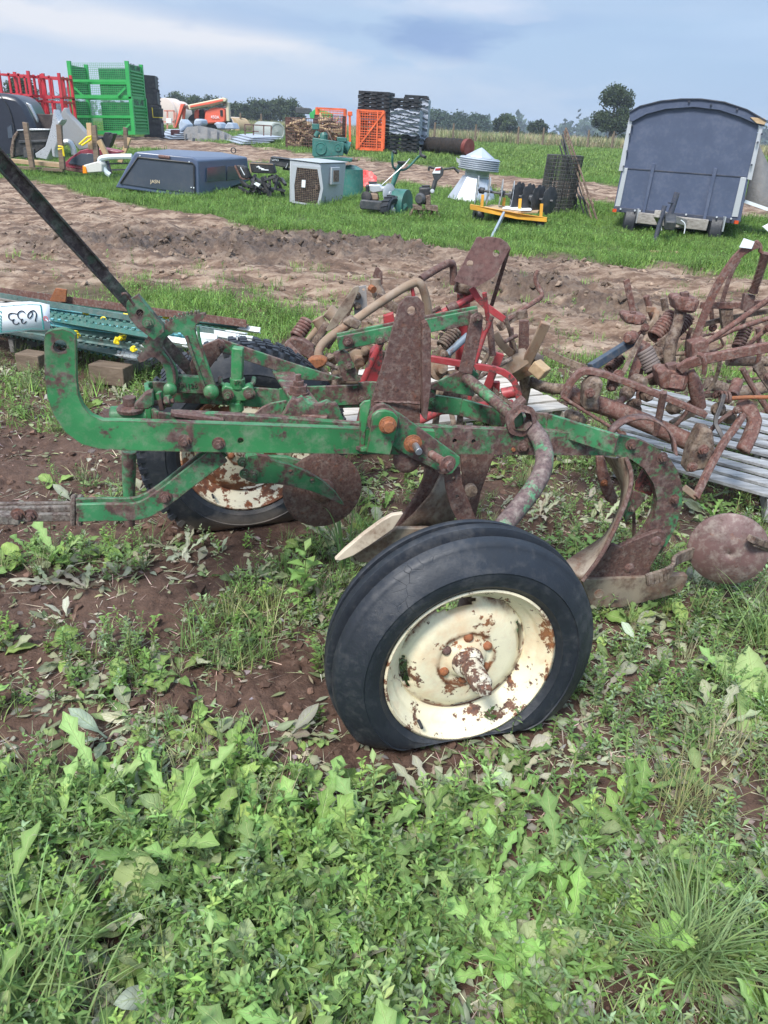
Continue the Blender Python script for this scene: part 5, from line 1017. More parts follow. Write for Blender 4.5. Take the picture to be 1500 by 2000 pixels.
PL('lever_seat', [(1352, 672), (1384, 664), (1388, 700), (1352, 706)], YC-.12, .08, MRL, rr, bevel=.005)
BR('long_arm', [(1326, 722, YC-.2), (1350, 706, YC-.22), (1420, 693, YC-.24), (1510, 676, YC-.26)], .050, .035, MRL, rr, .004)
m = MB(); m.tube(smooth([W(1362, 692, YC-.30), W(1372, 694, YC-.31), W(1377, 712, YC-.31), W(1375, 730, YC-.3)]), .010, 8); m.build('u_bolt', MRL, rr)
for (x, y, w_, h_, Y, sz) in ((1343, 596, 52, 34, YC, 14), (1318, 744, 66, 46, YC-.2, 20), (1242, 625, 48, 22, YC+.1, 10)):
    PL('bar_clamp', [(x-w_/2, y-h_*.4), (x-w_*.3, y-h_*.5), (x+w_*.4, y-h_*.34), (x+w_/2, y-h_*.2), (x+w_*.32, y+h_*.45), (x+w_*.1, y+h_/2), (x-w_*.4, y+h_*.35)], Y, .10, MRL, rr, bevel=.010)
    m = MB(); m.beam(W(x+4, y+2, Y-.035), W(x+4, y+2, Y+.02), sz/500*1.4, sz/500*1.4); m.build('square_bolt', MRL, rr, .003)
    m = MB(); m.beam(W(x-6, y-h_*.46, Y+.03), W(x-6, y-h_*.75, Y+.03), sz/450, sz/450, (0, 1, 0)); m.build('bolt_head', MR, rr, .002)
BR('upright_bar', [(1223, 546, YC+.2), (1239, 620, YC+.2)], .034, .014, MRL, rr); 
BR('tool_bar', [(1240, 664, YC+.1), (1153, 718, YC-.05)], .042, .042, M_plain('dark_blue_paint', (.035, .055, .085), .5, .2, 8), rr, .003)
T('bolt_post', [(1262, 578, YC+.3), (1268, 600, YC+.3), (1276, 625, YC+.3)], .017, MRL, rr, 0); T('bolt_post', [(1296, 582, YC+.3), (1300, 605, YC+.3)], .019, MMUD, rr, 0); BR('stirrup', [(1262, 604, YC+.25), (1284, 605, YC+.25), (1278, 630, YC+.2), (1250, 655, YC+.1)], .03, .02, MTAN, rr)
m = MB(); m.spring(W(1314, 616, YC+.15), W(1277, 660, YC+.1), .030, .008, 9); m.build('coil_spring', MRL, rr)
m = MB(); m.spring(W(1258, 684, YC-.02), W(1276, 722, YC-.05), .032, .008, 7); m.build('coil_spring', M_plain('grey_spring_iron', (.16, .13, .12), .7, .3), rr)
T('spring_cup', [(1276, 724, YC-.05), (1280, 748, YC-.05)], .034, MMUD, rr, 0, 14)
T('muddy_standard', [(1330, 606, YC+.05), (1322, 640, YC), (1308, 675, YC), (1306, 720, YC-.02)], [.032, .026, .035, .022], MMUD, rr, 1, 12); BR('standard_arm', [(1318, 648, YC+.08), (1284, 678, YC+.05)], .045, .02, MMUD, rr)
BR('twin_strap', [(1255, 655, YC-.05), (1235, 690, YC-.1), (1206, 752, YC-.15)], .024, .012, MMUD, rr); BR('twin_strap', [(1262, 668, YC), (1240, 720, YC-.05), (1234, 748, YC-.05)], .05, .02, MRL, rr)
PL('hinge_plate', [(1190, 742), (1208, 724), (1218, 732), (1202, 764), (1188, 758)], YC-.22, .03, MRL, rr); bolts('bolt', [(1208, 732, YC-.23), (1194, 755, YC-.23), (1152, 768, 2.95), (1374, 878, 2.9), (1352, 912, 2.88)], rr, MRL, 0, .015)
T('main_tube', [(1112, 772, 3.12), (1200, 800, 3.1), (1290, 838, 3.06), (1365, 872, 3.02)], .046, MRL, rr, 0, 20)
BR('loop_bar', [(1100, 776, 3.05), (1110, 752, 3.05), (1128, 730, 3.05), (1145, 722, 3.05), (1192, 734, 3.05), (1290, 772, 3.02), (1378, 810, 3.0)], .030, .05, MRL, rr, .003)
T('thin_rod', [(1097, 775, 3.0), (1196, 836, 2.98)], .009, MRL, rr, 0)
PL('tube_lug', [(1142, 760), (1158, 742), (1176, 742), (1180, 752), (1168, 785), (1172, 805), (1140, 802)], 2.98, .09, MMUD, rr, bevel=.012); PL('tube_lug', [(1350, 880), (1372, 838), (1394, 842), (1398, 880), (1380, 918), (1340, 925)], 2.92, .09, MMUD, rr, bevel=.012)
T('round_post', [(1296, 766, 3.0), (1290, 800, 3.02), (1280, 848, 3.04)], .018, MR, rr, 0); T('cone_post', [(1350, 724, YC-.2), (1358, 755, YC-.2), (1366, 795, YC-.18)], [.018, .036, .034], MRL, rr, 0, 16)
BR('curved_shank', [(1452, 810, 3.1), (1436, 835, 3.05), (1414, 862, 2.98), (1390, 905, 2.9), (1358, 972, 2.78)], .034, .03, MRL, rr, .004); BR('shank_foot', [(1336, 952, 2.8), (1360, 970, 2.79)], .03, .03, MTAN, rr)
BR('dark_strap', [(1414, 770, 3.1), (1408, 792, 3.08), (1395, 824, 3.05), (1404, 840, 3.02), (1415, 862, 3.0)], .022, .014, M_plain('dark_iron', (.06, .055, .055), .5, .3), rr)
T('short_tube', [(1441, 744, 3.3), (1430, 772, 3.25)], .030, MRL, rr, 0, 14); BR('cast_arm', [(1446, 782, 3.2), (1476, 815, 3.15), (1468, 845, 3.1), (1450, 882, 3.05)], .070, .05, MRL, rr, .01)
T('link_rod', [(1425, 778, 3.15), (1460, 776, 3.15), (1510, 776, 3.15)], .011, MRO, rr, 0); m = MB(); m.spring(W(1404, 775, 3.12), W(1426, 777, 3.12), .022, .006, 3); m.build('coil_spring', MR, rr)
T('back_tube', [(1380, 748, 3.9), (1440, 768, 3.9), (1510, 752, 3.9)], .04, MMUD, rr, 0); T('back_tube', [(1420, 705, 3.6), (1500, 706, 3.6), (1520, 706, 3.6)], .028, MMUD, rr, 0); BR('back_arm', [(1478, 712, 3.5), (1492, 735, 3.5), (1510, 760, 3.5)], .05, .03, MMUD, rr)
m = MB(); m.tube(smooth([W(x, y, 3.6) for x, y in ((1326, 640), (1345, 650), (1352, 668), (1370, 690), (1414, 680), (1410, 664), (1398, 650), (1375, 656), (1330, 662))]), .006, 6); m.build('wire_loop', MR, rr)
for x, y, r in ((1222, 770, .03), (1240, 790, .028), (1265, 772, .03), (1322, 795, .03), (1300, 700, .04), (1280, 690, .035), (1250, 745, .03), (1120, 815, .025), (1132, 818, .025), (1402, 800, .03), (1426, 815, .03), (1348, 700, .025), (1230, 660, .03)):
    m = MB(); c = W(x, y, 3.15 if y > 740 else 3.35); d = Vector((rng.uniform(-.8, .8), -1, rng.uniform(-.3, .8))); m.lathe(c, d, [(-.05, .5*r), (-.03, r), (.0, r), (.01, r*.7), (.03, r*.6), (.032, 0)], 8 if x % 2 else 14); m.build('bearing_block', MMUD if x % 3 else MRL, rr, .002)
T('rod_a'.replace('_a', ''), [(1206, 790, 3.1), (1250, 748, 3.2)], .018, MRL, rr, 0); BR('wood_brace', [(1310, 828, 3.2), (1368, 798, 3.25)], .03, .03, MTAN, rr)
m = MB(); p = W(1455, 480, YC-.02); m.prism([W(1444, 483, p.y), W(1453, 465, p.y), (W(1474, 472, p.y)), W(1468, 486, p.y)], (0, .002, 0)); tag(m.build('small_tag', mt_white), 'small white tag tied to the tall curved rusty lever', 'tag')
c0 = Z(1180, 905, .10); d0 = (Z(1500, 962, .10)-Z(1240, 890, .10)).normalized()
c0 = Z(1290, 925, .10); pallet('pallet', 'light grey slatted pallet under the rusty cultivator', c0-d0*.25, d0, (-d0.y*.6, 1, 0), 10, .12, M_wood('silver_grey_wood', (.44, .45, .46), (.17, .17, .175), 'X'), L=1.5, depth=1.35, slat_w=.074)

rg = random.Random(31)
for i, (x0, y0, x1, y1, Y, w_) in enumerate(((1400, 560, 1392, 640, 3.5, .012), (1428, 700, 1500, 640, 3.4, .014), (1240, 600, 1300, 690, 3.6, .012), (1290, 640, 1350, 600, 3.6, .014), (1200, 700, 1260, 640, 3.4, .010), (1270, 705, 1345, 690, 3.3, .012), (1225, 760, 1300, 720, 3.2, .014), (1180, 790, 1215, 850, 3.1, .010), (1330, 800, 1400, 770, 3.2, .012), (1300, 850, 1350, 790, 3.15, .012), (1450, 720, 1500, 800, 3.4, .016), (1460, 600, 1430, 700, 3.5, .012), (1380, 850, 1440, 800, 3.1, .012), (1250, 720, 1245, 800, 3.3, .016), (1408, 690, 1380, 770, 3.45, .012), (1350, 640, 1340, 690, 3.5, .012), (1480, 640, 1478, 720, 3.55, .014), (1420, 745, 1500, 735, 3.5, .010))):
    T('rust_rod', [(x0, y0, Y), ((x0+x1)/2+rg.uniform(-8, 8), (y0+y1)/2+rg.uniform(-8, 8), Y), (x1, y1, Y)], w_, (MR, MRL, MMUD)[i % 3], rr, 1, 8)
    bolts('bolt', [(x1, y1, Y-.02)], rr, MRL, 0, .013)
for a_, b_, R2 in (((1345, 622), (1318, 650), .024), ((1458, 640), (1440, 680), .022), ((1212, 700), (1188, 722), .020)):
    m = MB(); m.spring(W(*a_, 3.45), W(*b_, 3.4), R2, .006, 7); m.build('coil_spring', MR, rr)
for i, (x0, y0, x1, y1, Y, w_) in enumerate(((640, 700, 720, 660, 3.4, .012), (780, 640, 860, 600, 3.5, .012), (860, 640, 960, 690, 3.6, .014), (880, 600, 870, 700, 3.6, .012), (740, 720, 800, 690, 3.5, .012), (900, 760, 1000, 700, 3.6, .014), (690, 590, 640, 680, 3.5, .012), (845, 760, 930, 740, 3.6, .016), (600, 690, 660, 720, 3.4, .012), (985, 610, 1010, 690, 3.8, .012))):
    T('iron_rod', [(x0, y0, Y), ((x0+x1)/2+rg.uniform(-6, 6), (y0+y1)/2+rg.uniform(-6, 6), Y), (x1, y1, Y)], w_, (MMUD, MR, MLICH)[i % 3], mc if x1 < 880 else rc, 1, 8)
# ================================================================= THE AUCTION ROWS BEHIND
def gy(x, y): return G(x, y).y
def dvec(Y, x0, x1, dY, ky=300):
    """horizontal depth vector that carries the point seen at px x0 back to where x1 is seen, dY metres deeper"""
    a = W(x0, ky, Y); b = W(x1, ky, Y+dY); return Vector((b.x-a.x, dY, 0))
def slab(name, pts, Y, vec, mat, par, bevel=.006, k=0.0, label=None):
    m = MB(); m.prism(pp(pts, Y, k), vec); return m.build(name, mat, par, bevel, label=label)
def bars(name, segs, w, mat, par, up=(0, 0, 1), bevel=0, h=None):
    m = MB()
    for a, b in segs: m.beam(a, b, w, h or w, up)
    return m.build(name, mat, par, bevel)
def grid(m, a, b, c, nx, nz, r):
    """wire mesh over the parallelogram a, a->b across, a->c up"""
    a, b, c = Vector(a), Vector(b), Vector(c); u = b-a; v = c-a
    for i in range(nx+1): p = a+u*(i/nx); m.tube([p, p+v], r, 4, False)
    for j in range(nz+1): p = a+v*(j/nz); m.tube([p, p+u], r, 4, False)
MNAVY = M_plain('faded_navy_paint', (.066, .088, .150), .55, .10, 3, .1, dirt=.12, dirtc=(.30, .30, .33)); MNAVD = M_plain('dark_navy_trim', (.045, .055, .085), .6, .15, 5)
MALU = M_plain('brushed_aluminium', (.62, .65, .68), .38, .08, 12, .1, metal=.55, dirt=.2); MBLK = M_plain('black_plastic', (.018, .020, .024), .5, .3, 9, .2, dirt=.2); MBLK2 = M_plain('dark_grey_plastic', (.045, .05, .058), .5, .3, 9, .2)
MGAL = M_plain('galvanised_sheet', (.50, .54, .60), .42, .10, 6, .12, metal=.5, dirt=.2, dirtc=(.35, .35, .36)); MGRN = M_plain('bright_green_paint', (.03, .36, .085), .4, .12, 4, .1, dirt=.1); MDGR = M_plain('dark_green_sheet', (.012, .13, .05), .55, .2, 5)
MORG = M_paint('orange_paint', (.75, .14, .045), RUST, .36, 6, .45, .06, dusty=.15); MREDR = M_plain('red_rack_paint', (.50, .025, .045), .45, .12, 5); MCRM = M_plain('cream_boom_paint', (.66, .58, .42), .5, .1, 4); MSIL = M_plain('silver_car_paint', (.50, .52, .55), .3, .08, 3, .01, metal=.4, dirt=.12)
MTEAL = M_paint('teal_machine_paint', (.035, .145, .125), RUST, .38, 8, .4, .05, dusty=.25); MGLS = M_plain('dark_glass', (.060, .078, .105), .15, .1, 2, 0, dirt=.1); MGRY = M_plain('light_grey_plastic', (.40, .43, .46), .55, .06, 4, .1, dirt=.18, dirtc=(.3, .3, .28)); MTARP = M_plain('grey_tarpaulin', (.16, .155, .15), .7, .2, 4, .4, dirt=.3, bdist=.03)
MWRAP = M_plain('clear_stretch_wrap', (.36, .39, .46), .3, .2, 7, .6, dirt=.4, dirtc=(.12, .12, .14), sc=(1, 1, 6), bdist=.03); MOLV = M_plain('darkened_wire', (.06, .065, .065), .6, .2, 8); MYLW = M_paint('yellow_trailer_paint', (.72, .36, .035), RUST, .36, 7, .5, .06, dusty=.2)
ML0 = M_plain('red_lamp_lens', (.6, .08, .02), .3, .05, dirt=0)
# ---- blue wagon with a bowed roof
KW = -.36; YW = 13.95+.36*4.7; bk = Vector((.34, .94, 0))
wg = thing('wagon', 'blue wooden wagon with bowed roof and white metal corner strips parked on the grass', 'wagon', (4.7, 13.9, .1))
def wp(x, y, o=0): return W(x, y, YW-o, KW)
def wpl(name, pts, o, th, mat, bevel=.004): m = MB(); m.prism([wp(x, y, o) for x, y in pts], bk*th); return m.build(name, mat, wg, bevel)
wpl('body', [(1233, 232), (1260, 216), (1300, 206), (1350, 202), (1400, 205), (1440, 214), (1484, 232), (1446, 434), (1199, 405)], 0, 3.4, MNAVY)
wpl('roof_edge', [(1229, 236), (1230, 217), (1250, 207), (1290, 197), (1330, 193), (1370, 193), (1415, 199), (1460, 214), (1497, 235), (1493, 246), (1484, 245), (1445, 228), (1405, 215), (1355, 209), (1300, 213), (1262, 223), (1236, 237)], .06, .10, MNAVY)
wpl('roof', [(1228, 218), (1250, 206), (1290, 196), (1330, 192), (1370, 192), (1415, 198), (1460, 213), (1498, 235), (1496, 237), (1460, 215), (1415, 200), (1370, 194), (1330, 194), (1290, 198), (1250, 208), (1229, 220)], .09, 3.6, MNAVD, 0)
wpl('chipped_corner', [(1465, 229), (1494, 231), (1497, 238), (1493, 244), (1478, 241)], .075, .05, MWPX)
for P in ([(1229, 229), (1236, 229), (1218, 334), (1208, 334)], [(1218, 328), (1226, 328), (1211, 403), (1201, 403)], [(1484, 245), (1491, 246), (1468, 352), (1459, 350)], [(1447, 346), (1458, 347), (1441, 424), (1429, 423)]): wpl('corner_strip', P, .02, .03, MALU, .002)
wpl('seam_board', [(1226, 328), (1458, 345), (1458, 347), (1226, 330)], .012, .02, MNAVD, .001)
for P in ([(1274, 319), (1280, 320), (1258, 425), (1252, 424)], [(1394, 328), (1401, 329), (1377, 436), (1371, 435)]): wpl('batten', P, .05, .06, MNAVY)
wpl('bottom_rail', [(1199, 404), (1438, 427), (1437, 437), (1197, 413)], .035, .06, MNAVD)
for x, y in ((1212, 408), (1240, 411), (1300, 415), (1340, 419), (1400, 424), (1428, 427), (1250, 412), (1290, 414), (1235, 245), (1230, 262), (1225, 295), (1218, 325), (1488, 262), (1480, 278), (1468, 322), (1346, 198), (1389, 204), (1440, 213)):
    m = MB(); m.cyl(wp(x, y, .10), wp(x, y, .02), .016, 8); m.build('rivet', MALU if y > 400 else MNAVD, wg)
for x, y in ((1200, 411), (1438, 434)): m = MB(); m.box(wp(x, y, .08), (.06, .04, .05)); m.build('marker_lamp', ML0, wg)
for q in ((1222, 1242, 452, 416), (1382, 1410, 468, 432)):
    c = wp((q[0]+q[1])/2, (q[2]+q[3])/2, -.25); m = MB(); ax = Vector((-.94, .34, 0)); m.lathe(c, ax, [(-.11, .16), (-.11, .28), (-.08, .33), (.08, .33), (.11, .28), (.11, .16)], 36); m.build('wheel_tyre', MTYRE, wg)
    m = MB(); m.beam(c+Vector((0, -.3, .25)), c+Vector((0, -.3, .02)), .09, .02); m.build('spring_shackle', MALU, wg)
m = MB(); m.beam(wp(1246, 425, .15), wp(1382, 440, .15), .10, .17); m.build('cross_beam', MWG, wg, .01)
m = MB(); m.beam(wp(1225, 430, -.3), wp(1400, 445, -.3), .3, .10); m.build('under_frame', MNAVD, wg)
m = MB(); tip = Vector((3.98, 12.75, .50)); m.beam(wp(1290, 432, .1), tip, .09, .11); m.beam(wp(1340, 436, .1), tip, .09, .11); m.build('tongue', MWG, wg, .01)
m = MB(); m.cyl(Vector((4.02, 12.75, .06)), Vector((4.08, 12.78, .62)), .035, 10); m.cyl(W(1306, 430, 12.9), W(1322, 378, 12.9), .045, 12); m.beam(W(1318, 378, 12.9), W(1326, 380, 12.9), .06, .05); m.cyl(W(1305, 396, 12.8), W(1318, 397, 12.9), .012, 6); m.build('jack', MNAVD, wg)
m = MB(); c = W(1308, 425, 12.8); m.beam(c, W(1309, 442, 12.5), .16, .14); m.build('coupler', MBLK2, wg, .02)
m = MB(); m.tube(smooth([W(1330, 430, 12.8), W(1338, 436, 12.8), W(1338, 446, 12.8), W(1336, 456, 12.8)]), .008, 6); m.tube(smooth([W(1296, 428, 12.8), W(1291, 438, 12.8), W(1292, 450, 12.8)]), .008, 6); m.build('tie_cord', mt_white, wg)
m = MB(); a = Z(1268, 491, .045); b = Z(1324, 494, .045); m.beam(a, b, .12, .035); tag(m.build('plank', MWPX, None, .003), 'pale wooden board lying under the wagon jack', 'plank')
m = MB(); P0 = [W(1482, 283, 14.6), W(1505, 330, 14.6), W(1540, 400, 14.7)]; P1 = [W(1466, 340, 14.4), W(1490, 372, 14.3), W(1540, 410, 14.2)]; P2 = [W(1455, 392, 14.2), W(1478, 402, 14.1), W(1530, 416, 14.0)]
m.sheet([P0, P1, P2]); o = m.build('tarp', MTARP, None, solid=.012); tag(o, 'dark grey tarp hanging off the right side of the blue wagon', 'tarp')
m = MB(); m.beam(W(1454, 393, 13.9), W(1500, 409, 13.9), .03, .05); m.build('tarp_hem', mt_white, o)
m = MB(); m.prism([W(x, y, 12.4) for x, y in ((1490, 443), (1504, 436), (1520, 446), (1500, 452))], (0, .03, 0)); tag(m.build('sign_board', mt_white), 'white board lying on the grass right of the wagon', 'board')
# ---- roll of wire mesh and leaning hook poles
c = G(1083, 417); s = c.y/1503
wr = thing('wire_roll', 'tall grey roll of welded wire fencing standing on the grass', 'wire roll', c); m = MB(); hgt = W(1085, 302, c.y).z-c.z; up = Vector((.06, 0, 1)).normalized()
for rr2, ph in ((.335, 0), (.30, .1), (.26, .2)):
    for j in range(44): a = 2*math.pi*j/44+ph; q = c+Vector((math.cos(a)*rr2, math.sin(a)*rr2, 0)); m.tube([q, q+up*hgt], .005, 4, False)
    for i in range(17): z = hgt*i/16; m.tube([c+up*z+Vector((math.cos(2*math.pi*j/28)*rr2, math.sin(2*math.pi*j/28)*rr2, 0)) for j in range(28)], .005, 4, False, True)
m.build('wire_mesh', MOLV, wr); 
for dx in (.0, .33): m = MB(); q = c+Vector((dx, -.33+dx*.9, 0)); m.cyl(q, q+up*hgt*.98, .012, 6); m.build('edge_wire', MBLK, wr)
for i, (x0, y0, x1, y1, Y, w_) in enumerate(((1166, 430, 1105, 250, 15.4, .020), (1157, 432, 1102, 256, 15.5, .018), (1150, 425, 1098, 262, 15.7, .014), (1141, 420, 1096, 272, 15.9, .014), (1132, 420, 1093, 284, 16.1, .013), (1126, 418, 1099, 262, 16.2, .013))):
    m = MB(); a = W(x0, y0, Y); b = W(x1, y1, 16.2); m.tube([a, b], w_, 8); d = (b-a).normalized(); m.tube([a+d*.25+Vector((0, -.01, 0)), a+d*.33+Vector((.02, -.05, 0)), a+d*.40+Vector((0, -.01, 0))], .02, 6)
    o = m.build('leaning_pole', MMUD if i < 2 else MBLK2); tag(o, ('longest grey weathered pole on the right of the leaning bundle' if i == 0 else 'second grey weathered pole from the right in the leaning bundle' if i == 1 else ('', '', 'third pole from the right in the leaning bundle', 'fourth pole from the right in the leaning bundle', 'shortest dark pole of the leaning bundle', 'leftmost dark pole of the leaning bundle')[i]), 'pole', 'poles leaning together beside the wire roll')
# ---- yellow cart with a disc gang on it
ct = thing('cart', 'low yellow framed cart with plywood deck on two small black wheels', 'cart', (1.95, 14.2, .1)); YC2 = 14.3
fr_ = [(918, 399), (960, 396), (1068, 426), (1068, 434), (918, 408)]
P = [W(918, 404, 14.5), W(962, 402, 14.3), W(1008, 416, 13.9), W(1068, 428, 14.0)]
m = MB(); m.prism([W(918, 399, 14.4), W(1010, 417, 14.0), W(1068, 425, 14.0), W(1068, 434, 14.0), (W(1010, 428, 14.0)), W(918, 409, 14.4)], (.02, .08, 0)); m.build('front_beam', MYLW, ct, .004)
m = MB(); Q = [W(940, 398, 14.5), W(1012, 414, 14.05), W(1050, 418, 14.2), W(1056, 408, 14.9), W(960, 398, 15.2)]; zt = Q[1].z; Q = [Vector((p.x, p.y, zt+.01)) for p in Q]; m.prism(Q, (0, 0, -.03)); m.build('deck', MWPX, ct, .003)
m = MB(); m.prism([Vector((p.x*.5+Q[0].x*.5+.35, p.y*.6+Q[1].y*.4, zt+.02)) for p in Q], (0, 0, .012)); m.build('paper_sheet', mt_white, ct)
for x, y0, y1, Y in ((941, 380, 402, 14.7), (983, 386, 402, 14.8), (1014, 388, 414, 14.3), (1056, 398, 424, 14.2)): m = MB(); m.beam(W(x, y1, Y), W(x+2, y0, Y), .05, .03, (0, 1, 0)); m.build('upright', MYLW, ct)
for x, y, Y in ((934, 422, 14.7), (1050, 442, 14.2)):
    c = W(x, y, Y); m = MB(); m.lathe(c, (1, .25, 0), [(-.05, .06), (-.06, .15), (-.03, .17), (.03, .17), (.06, .15), (.05, .06), (.05, 0)], 26); m.build('wheel', MTYRE, ct)
m = MB(); m.beam(W(984, 418, 14.0), W(958, 470, 12.4), .035, .08); m.build('tow_bar', M_plain('galvanised_bar', (.42, .48, .54), .4, .1, metal=.5), ct)
dg = thing('disc_gang', 'notched disc harrow gang resting on the yellow cart', 'harrow', (1.9, 14.6, .4))
a = W(934, 371, 14.9); b = W(1080, 393, 14.4); m = MB(); m.cyl(a, b, .022, 8); 
for t in (.05, .33, .45, .72): q = a+(b-a)*t; m.cyl(q-(b-a)*.03, q+(b-a)*.03, .055, 10)
m.build('gang_axle', MBLK2, dg); ax = (b-a).normalized()
for i, (t, mt_, tl) in enumerate(((.0, MGRY, .35), (.16, MGRY, .35), (.33, MGRY, .3), (.48, MGRY, .3), (.56, MBLK2, -.5), (.70, MBLK2, -.5), (.83, MBLK2, -.5), (.97, MBLK2, -.5))):
    m = MB(); q = a+(b-a)*t; aa = (ax+Vector((0, tl, 0))).normalized(); m.lathe(q, aa, [(-.01, 0), (-.012, .10), (-.03, .235), (-.024, .235), (-.004, .10), (0, 0)], 40, fn=lambda A, r, th: r*(1-.16*max(0, math.cos(th*9))**3) if r > .2 else r); m.build('harrow_disc', mt_, dg)
# ---- roof ventilator
c = G(922, 392); s = c.y/1503
vt = thing('roof_ventilator', 'silver galvanised roof ventilator with pointed cap standing on the grass', 'ventilator', c); ax = Vector((.07, 0, 1)).normalized()
def vz(y): return (W(925, y, c.y).z-c.z)
m = MB(); m.lathe(c, ax, [(0, .53), (vz(345), .27), (vz(345)+.01, 0)], 8); m.build('flared_base', MGAL, vt, .004, sharp=20)
m = MB(); m.lathe(c+Vector((.02, 0, 0)), ax, [(vz(346), .26)]+[(vz(346)+(vz(328)-vz(346))*i/10, .25+.008*(i % 2)) for i in range(11)], 32); m.build('throat', MGAL, vt)
m = MB(); m.lathe(c+Vector((.03, 0, 0)), ax, [(vz(332), .26)]+[(vz(332)+(vz(308)-vz(332))*i/12, .40+.03*(i % 2)) for i in range(13)]+[(vz(307), .40), (vz(306), .25)], 40); m.build('louvre_ring', MGAL, vt, sharp=25)
m = MB(); m.lathe(c+Vector((.03, 0, 0)), ax, [(vz(307), .30), (vz(305), .29), (vz(290), .06), (vz(287), 0)], 8); m.build('cone_cap', MGAL, vt, sharp=20)
m = MB(); m.prism([W(891, 307, c.y-.4), W(899, 312, c.y-.4), W(899, 322, c.y-.4), W(892, 316, c.y-.4)], (.0, .02, 0)); m.build('side_flap', MALU, vt)
# ---- two garden tillers
ta = thing('rear_tine_tiller', 'green rear tine tiller with grey engine and lugged wheel', 'tiller', G(755, 420)); YT1 = 14.9
def t5(l): return [(x/7.143+700, y/7.143+310) for x, y in l]
slab('bumper', t5([(25, 580), (60, 570), (320, 600), (340, 655), (325, 730), (25, 705), (12, 650)]), YT1-.25, Vector((.02, .25, 0)), MBLK2, ta, .02)
slab('engine_block', t5([(150, 480), (270, 490), (285, 580), (160, 580)]), YT1-.1, Vector((0, .3, 0)), MTAN, ta, .02)
slab('air_filter', t5([(95, 370), (150, 365), (145, 480), (105, 490)]), YT1-.1, Vector((0, .2, 0)), MBLK, ta, .02); slab('fuel_tank', t5([(140, 360), (300, 365), (330, 400), (420, 380), (440, 400), (380, 450), (200, 480), (145, 450)]), YT1-.05, Vector((0, .3, 0)), MALU, ta, .03)
slab('filler_cap', t5([(135, 320), (255, 325), (255, 350), (140, 350)]), YT1, Vector((0, .15, 0)), MBLK, ta, .01)
m = MB(); m.lathe(W(*t5([(105, 530)])[0], YT1-.18), (-.3, -1, .1), [(-.08, .05), (-.07, .09), (0, .09), (.01, .04), (.01, 0)], 20); m.build('starter_cover', MBLK, ta)
m = MB(); m.lathe(W(*t5([(430, 485)])[0], YT1-.05), (.9, -.8, .1), [(-.02, .14), (0, .17), (.02, .14), (.02, .04), (.04, .03), (.04, 0)], 28); m.build('belt_cover', MGRY, ta)
m = MB(); q = W(*t5([(450, 710)])[0], YT1-.2); m.lathe(q, (.85, -.55, 0), [(-.08, .12), (-.09, .19), (-.06, .225), (.06, .225), (.09, .19), (.07, .11)], 32)
u, v, w = basis((.85, -.55, 0))
for j in range(16): th = 2*math.pi*j/16; er = u*math.cos(th)+v*math.sin(th); m.beam(q+er*.225-w*.07+(v*math.cos(th)-u*math.sin(th))*.03, q+er*.225+w*.07, .03, .03, er)
wt = m.build('tyre', MTYRE, ta); m = MB(); m.lathe(q, (.85, -.55, 0), [(.06, .125), (.03, .10), (.03, .04), (.08, .035), (.08, 0)], 24); m.build('rim', MGRY, ta)
m = MB(); m.lathe(W(*t5([(610, 640)])[0], YT1+.05), (.9, -.4, 0), [(-.25, 0), (-.25, .26), (.10, .26), (.10, 0)], 30, fn=lambda A, r, th: r); m.build('tine_hood', MTEAL, ta, .004)
slab('hood_side', t5([(560, 660), (670, 620), (685, 660), (560, 790)]), YT1-.15, Vector((0, .02, 0)), MTEAL, ta, .003); slab('rear_flap', t5([(640, 680), (685, 660), (690, 775), (620, 770)]), YT1, Vector((0, .02, 0)), MBLK, ta, .003)
m = MB(); m.tube([W(*p, YT1+.1) for p in t5([(460, 420), (520, 240), (600, 50)])], [.035, .05, .05], 10); m.build('handle_column', MTEAL, ta)
m = MB(); m.tube(smooth([W(767, 297, YT1-.1), W(766, 312, YT1-.1), W(767, 326, YT1), W(773, 331, YT1+.1), W(790, 333, YT1+.1), W(803, 322, YT1+.1), W(815, 308, YT1+.1), W(824, 302, YT1)]), .020, 8); m.build('handlebar', MTEAL, ta)
m = MB(); m.tube([W(822, 303, YT1), W(831, 307, YT1-.1)], .028, 8); m.build('grip', MBLK, ta); m = MB(); m.tube([W(768, 296, YT1-.1), W(774, 299, YT1-.2)], .025, 8); m.build('grip', MBLK, ta); slab('control_box', [(776, 315), (794, 315), (794, 321), (776, 320)], YT1-.02, Vector((0, .1, 0)), MBLK, ta, .01)
m = MB(); m.tube([W(745, 362, YT1-.1), W(790, 322, YT1-.1), (W(800, 310, YT1))], .008, 6); m.build('control_rod', MALU, ta); slab('shift_lever', [(819, 288), (823, 288), (824, 303), (818, 303)], YT1+.1, Vector((0, .02, 0)), MBLK2, ta, .002)
tb = thing('front_tine_tiller', 'black front tine tiller with curled steel tines right of the green one', 'tiller', G(830, 428)); YT2 = 14.6
slab('engine', t5([(850, 405), (1000, 400), (1020, 440), (1000, 500), (990, 640), (900, 640), (830, 600), (850, 480)]), YT2-.1, Vector((0, .3, 0)), MBLK, tb, .03); m = MB(); m.lathe(W(*t5([(860, 560)])[0], YT2-.15), (-.6, -1, 0), [(-.05, .09), (0, .10), (.04, .07), (.04, 0)], 20); m.build('recoil_starter', MBLK2, tb)
slab('cylinder_fins', t5([(930, 520), (1010, 500), (1010, 650), (940, 650)]), YT2-.14, Vector((0, .2, 0)), MMUD, tb, .01); slab('fuel_cap', t5([(880, 370), (1000, 370), (1000, 400), (890, 400)]), YT2, Vector((0, .1, 0)), MBLK, tb, .01)
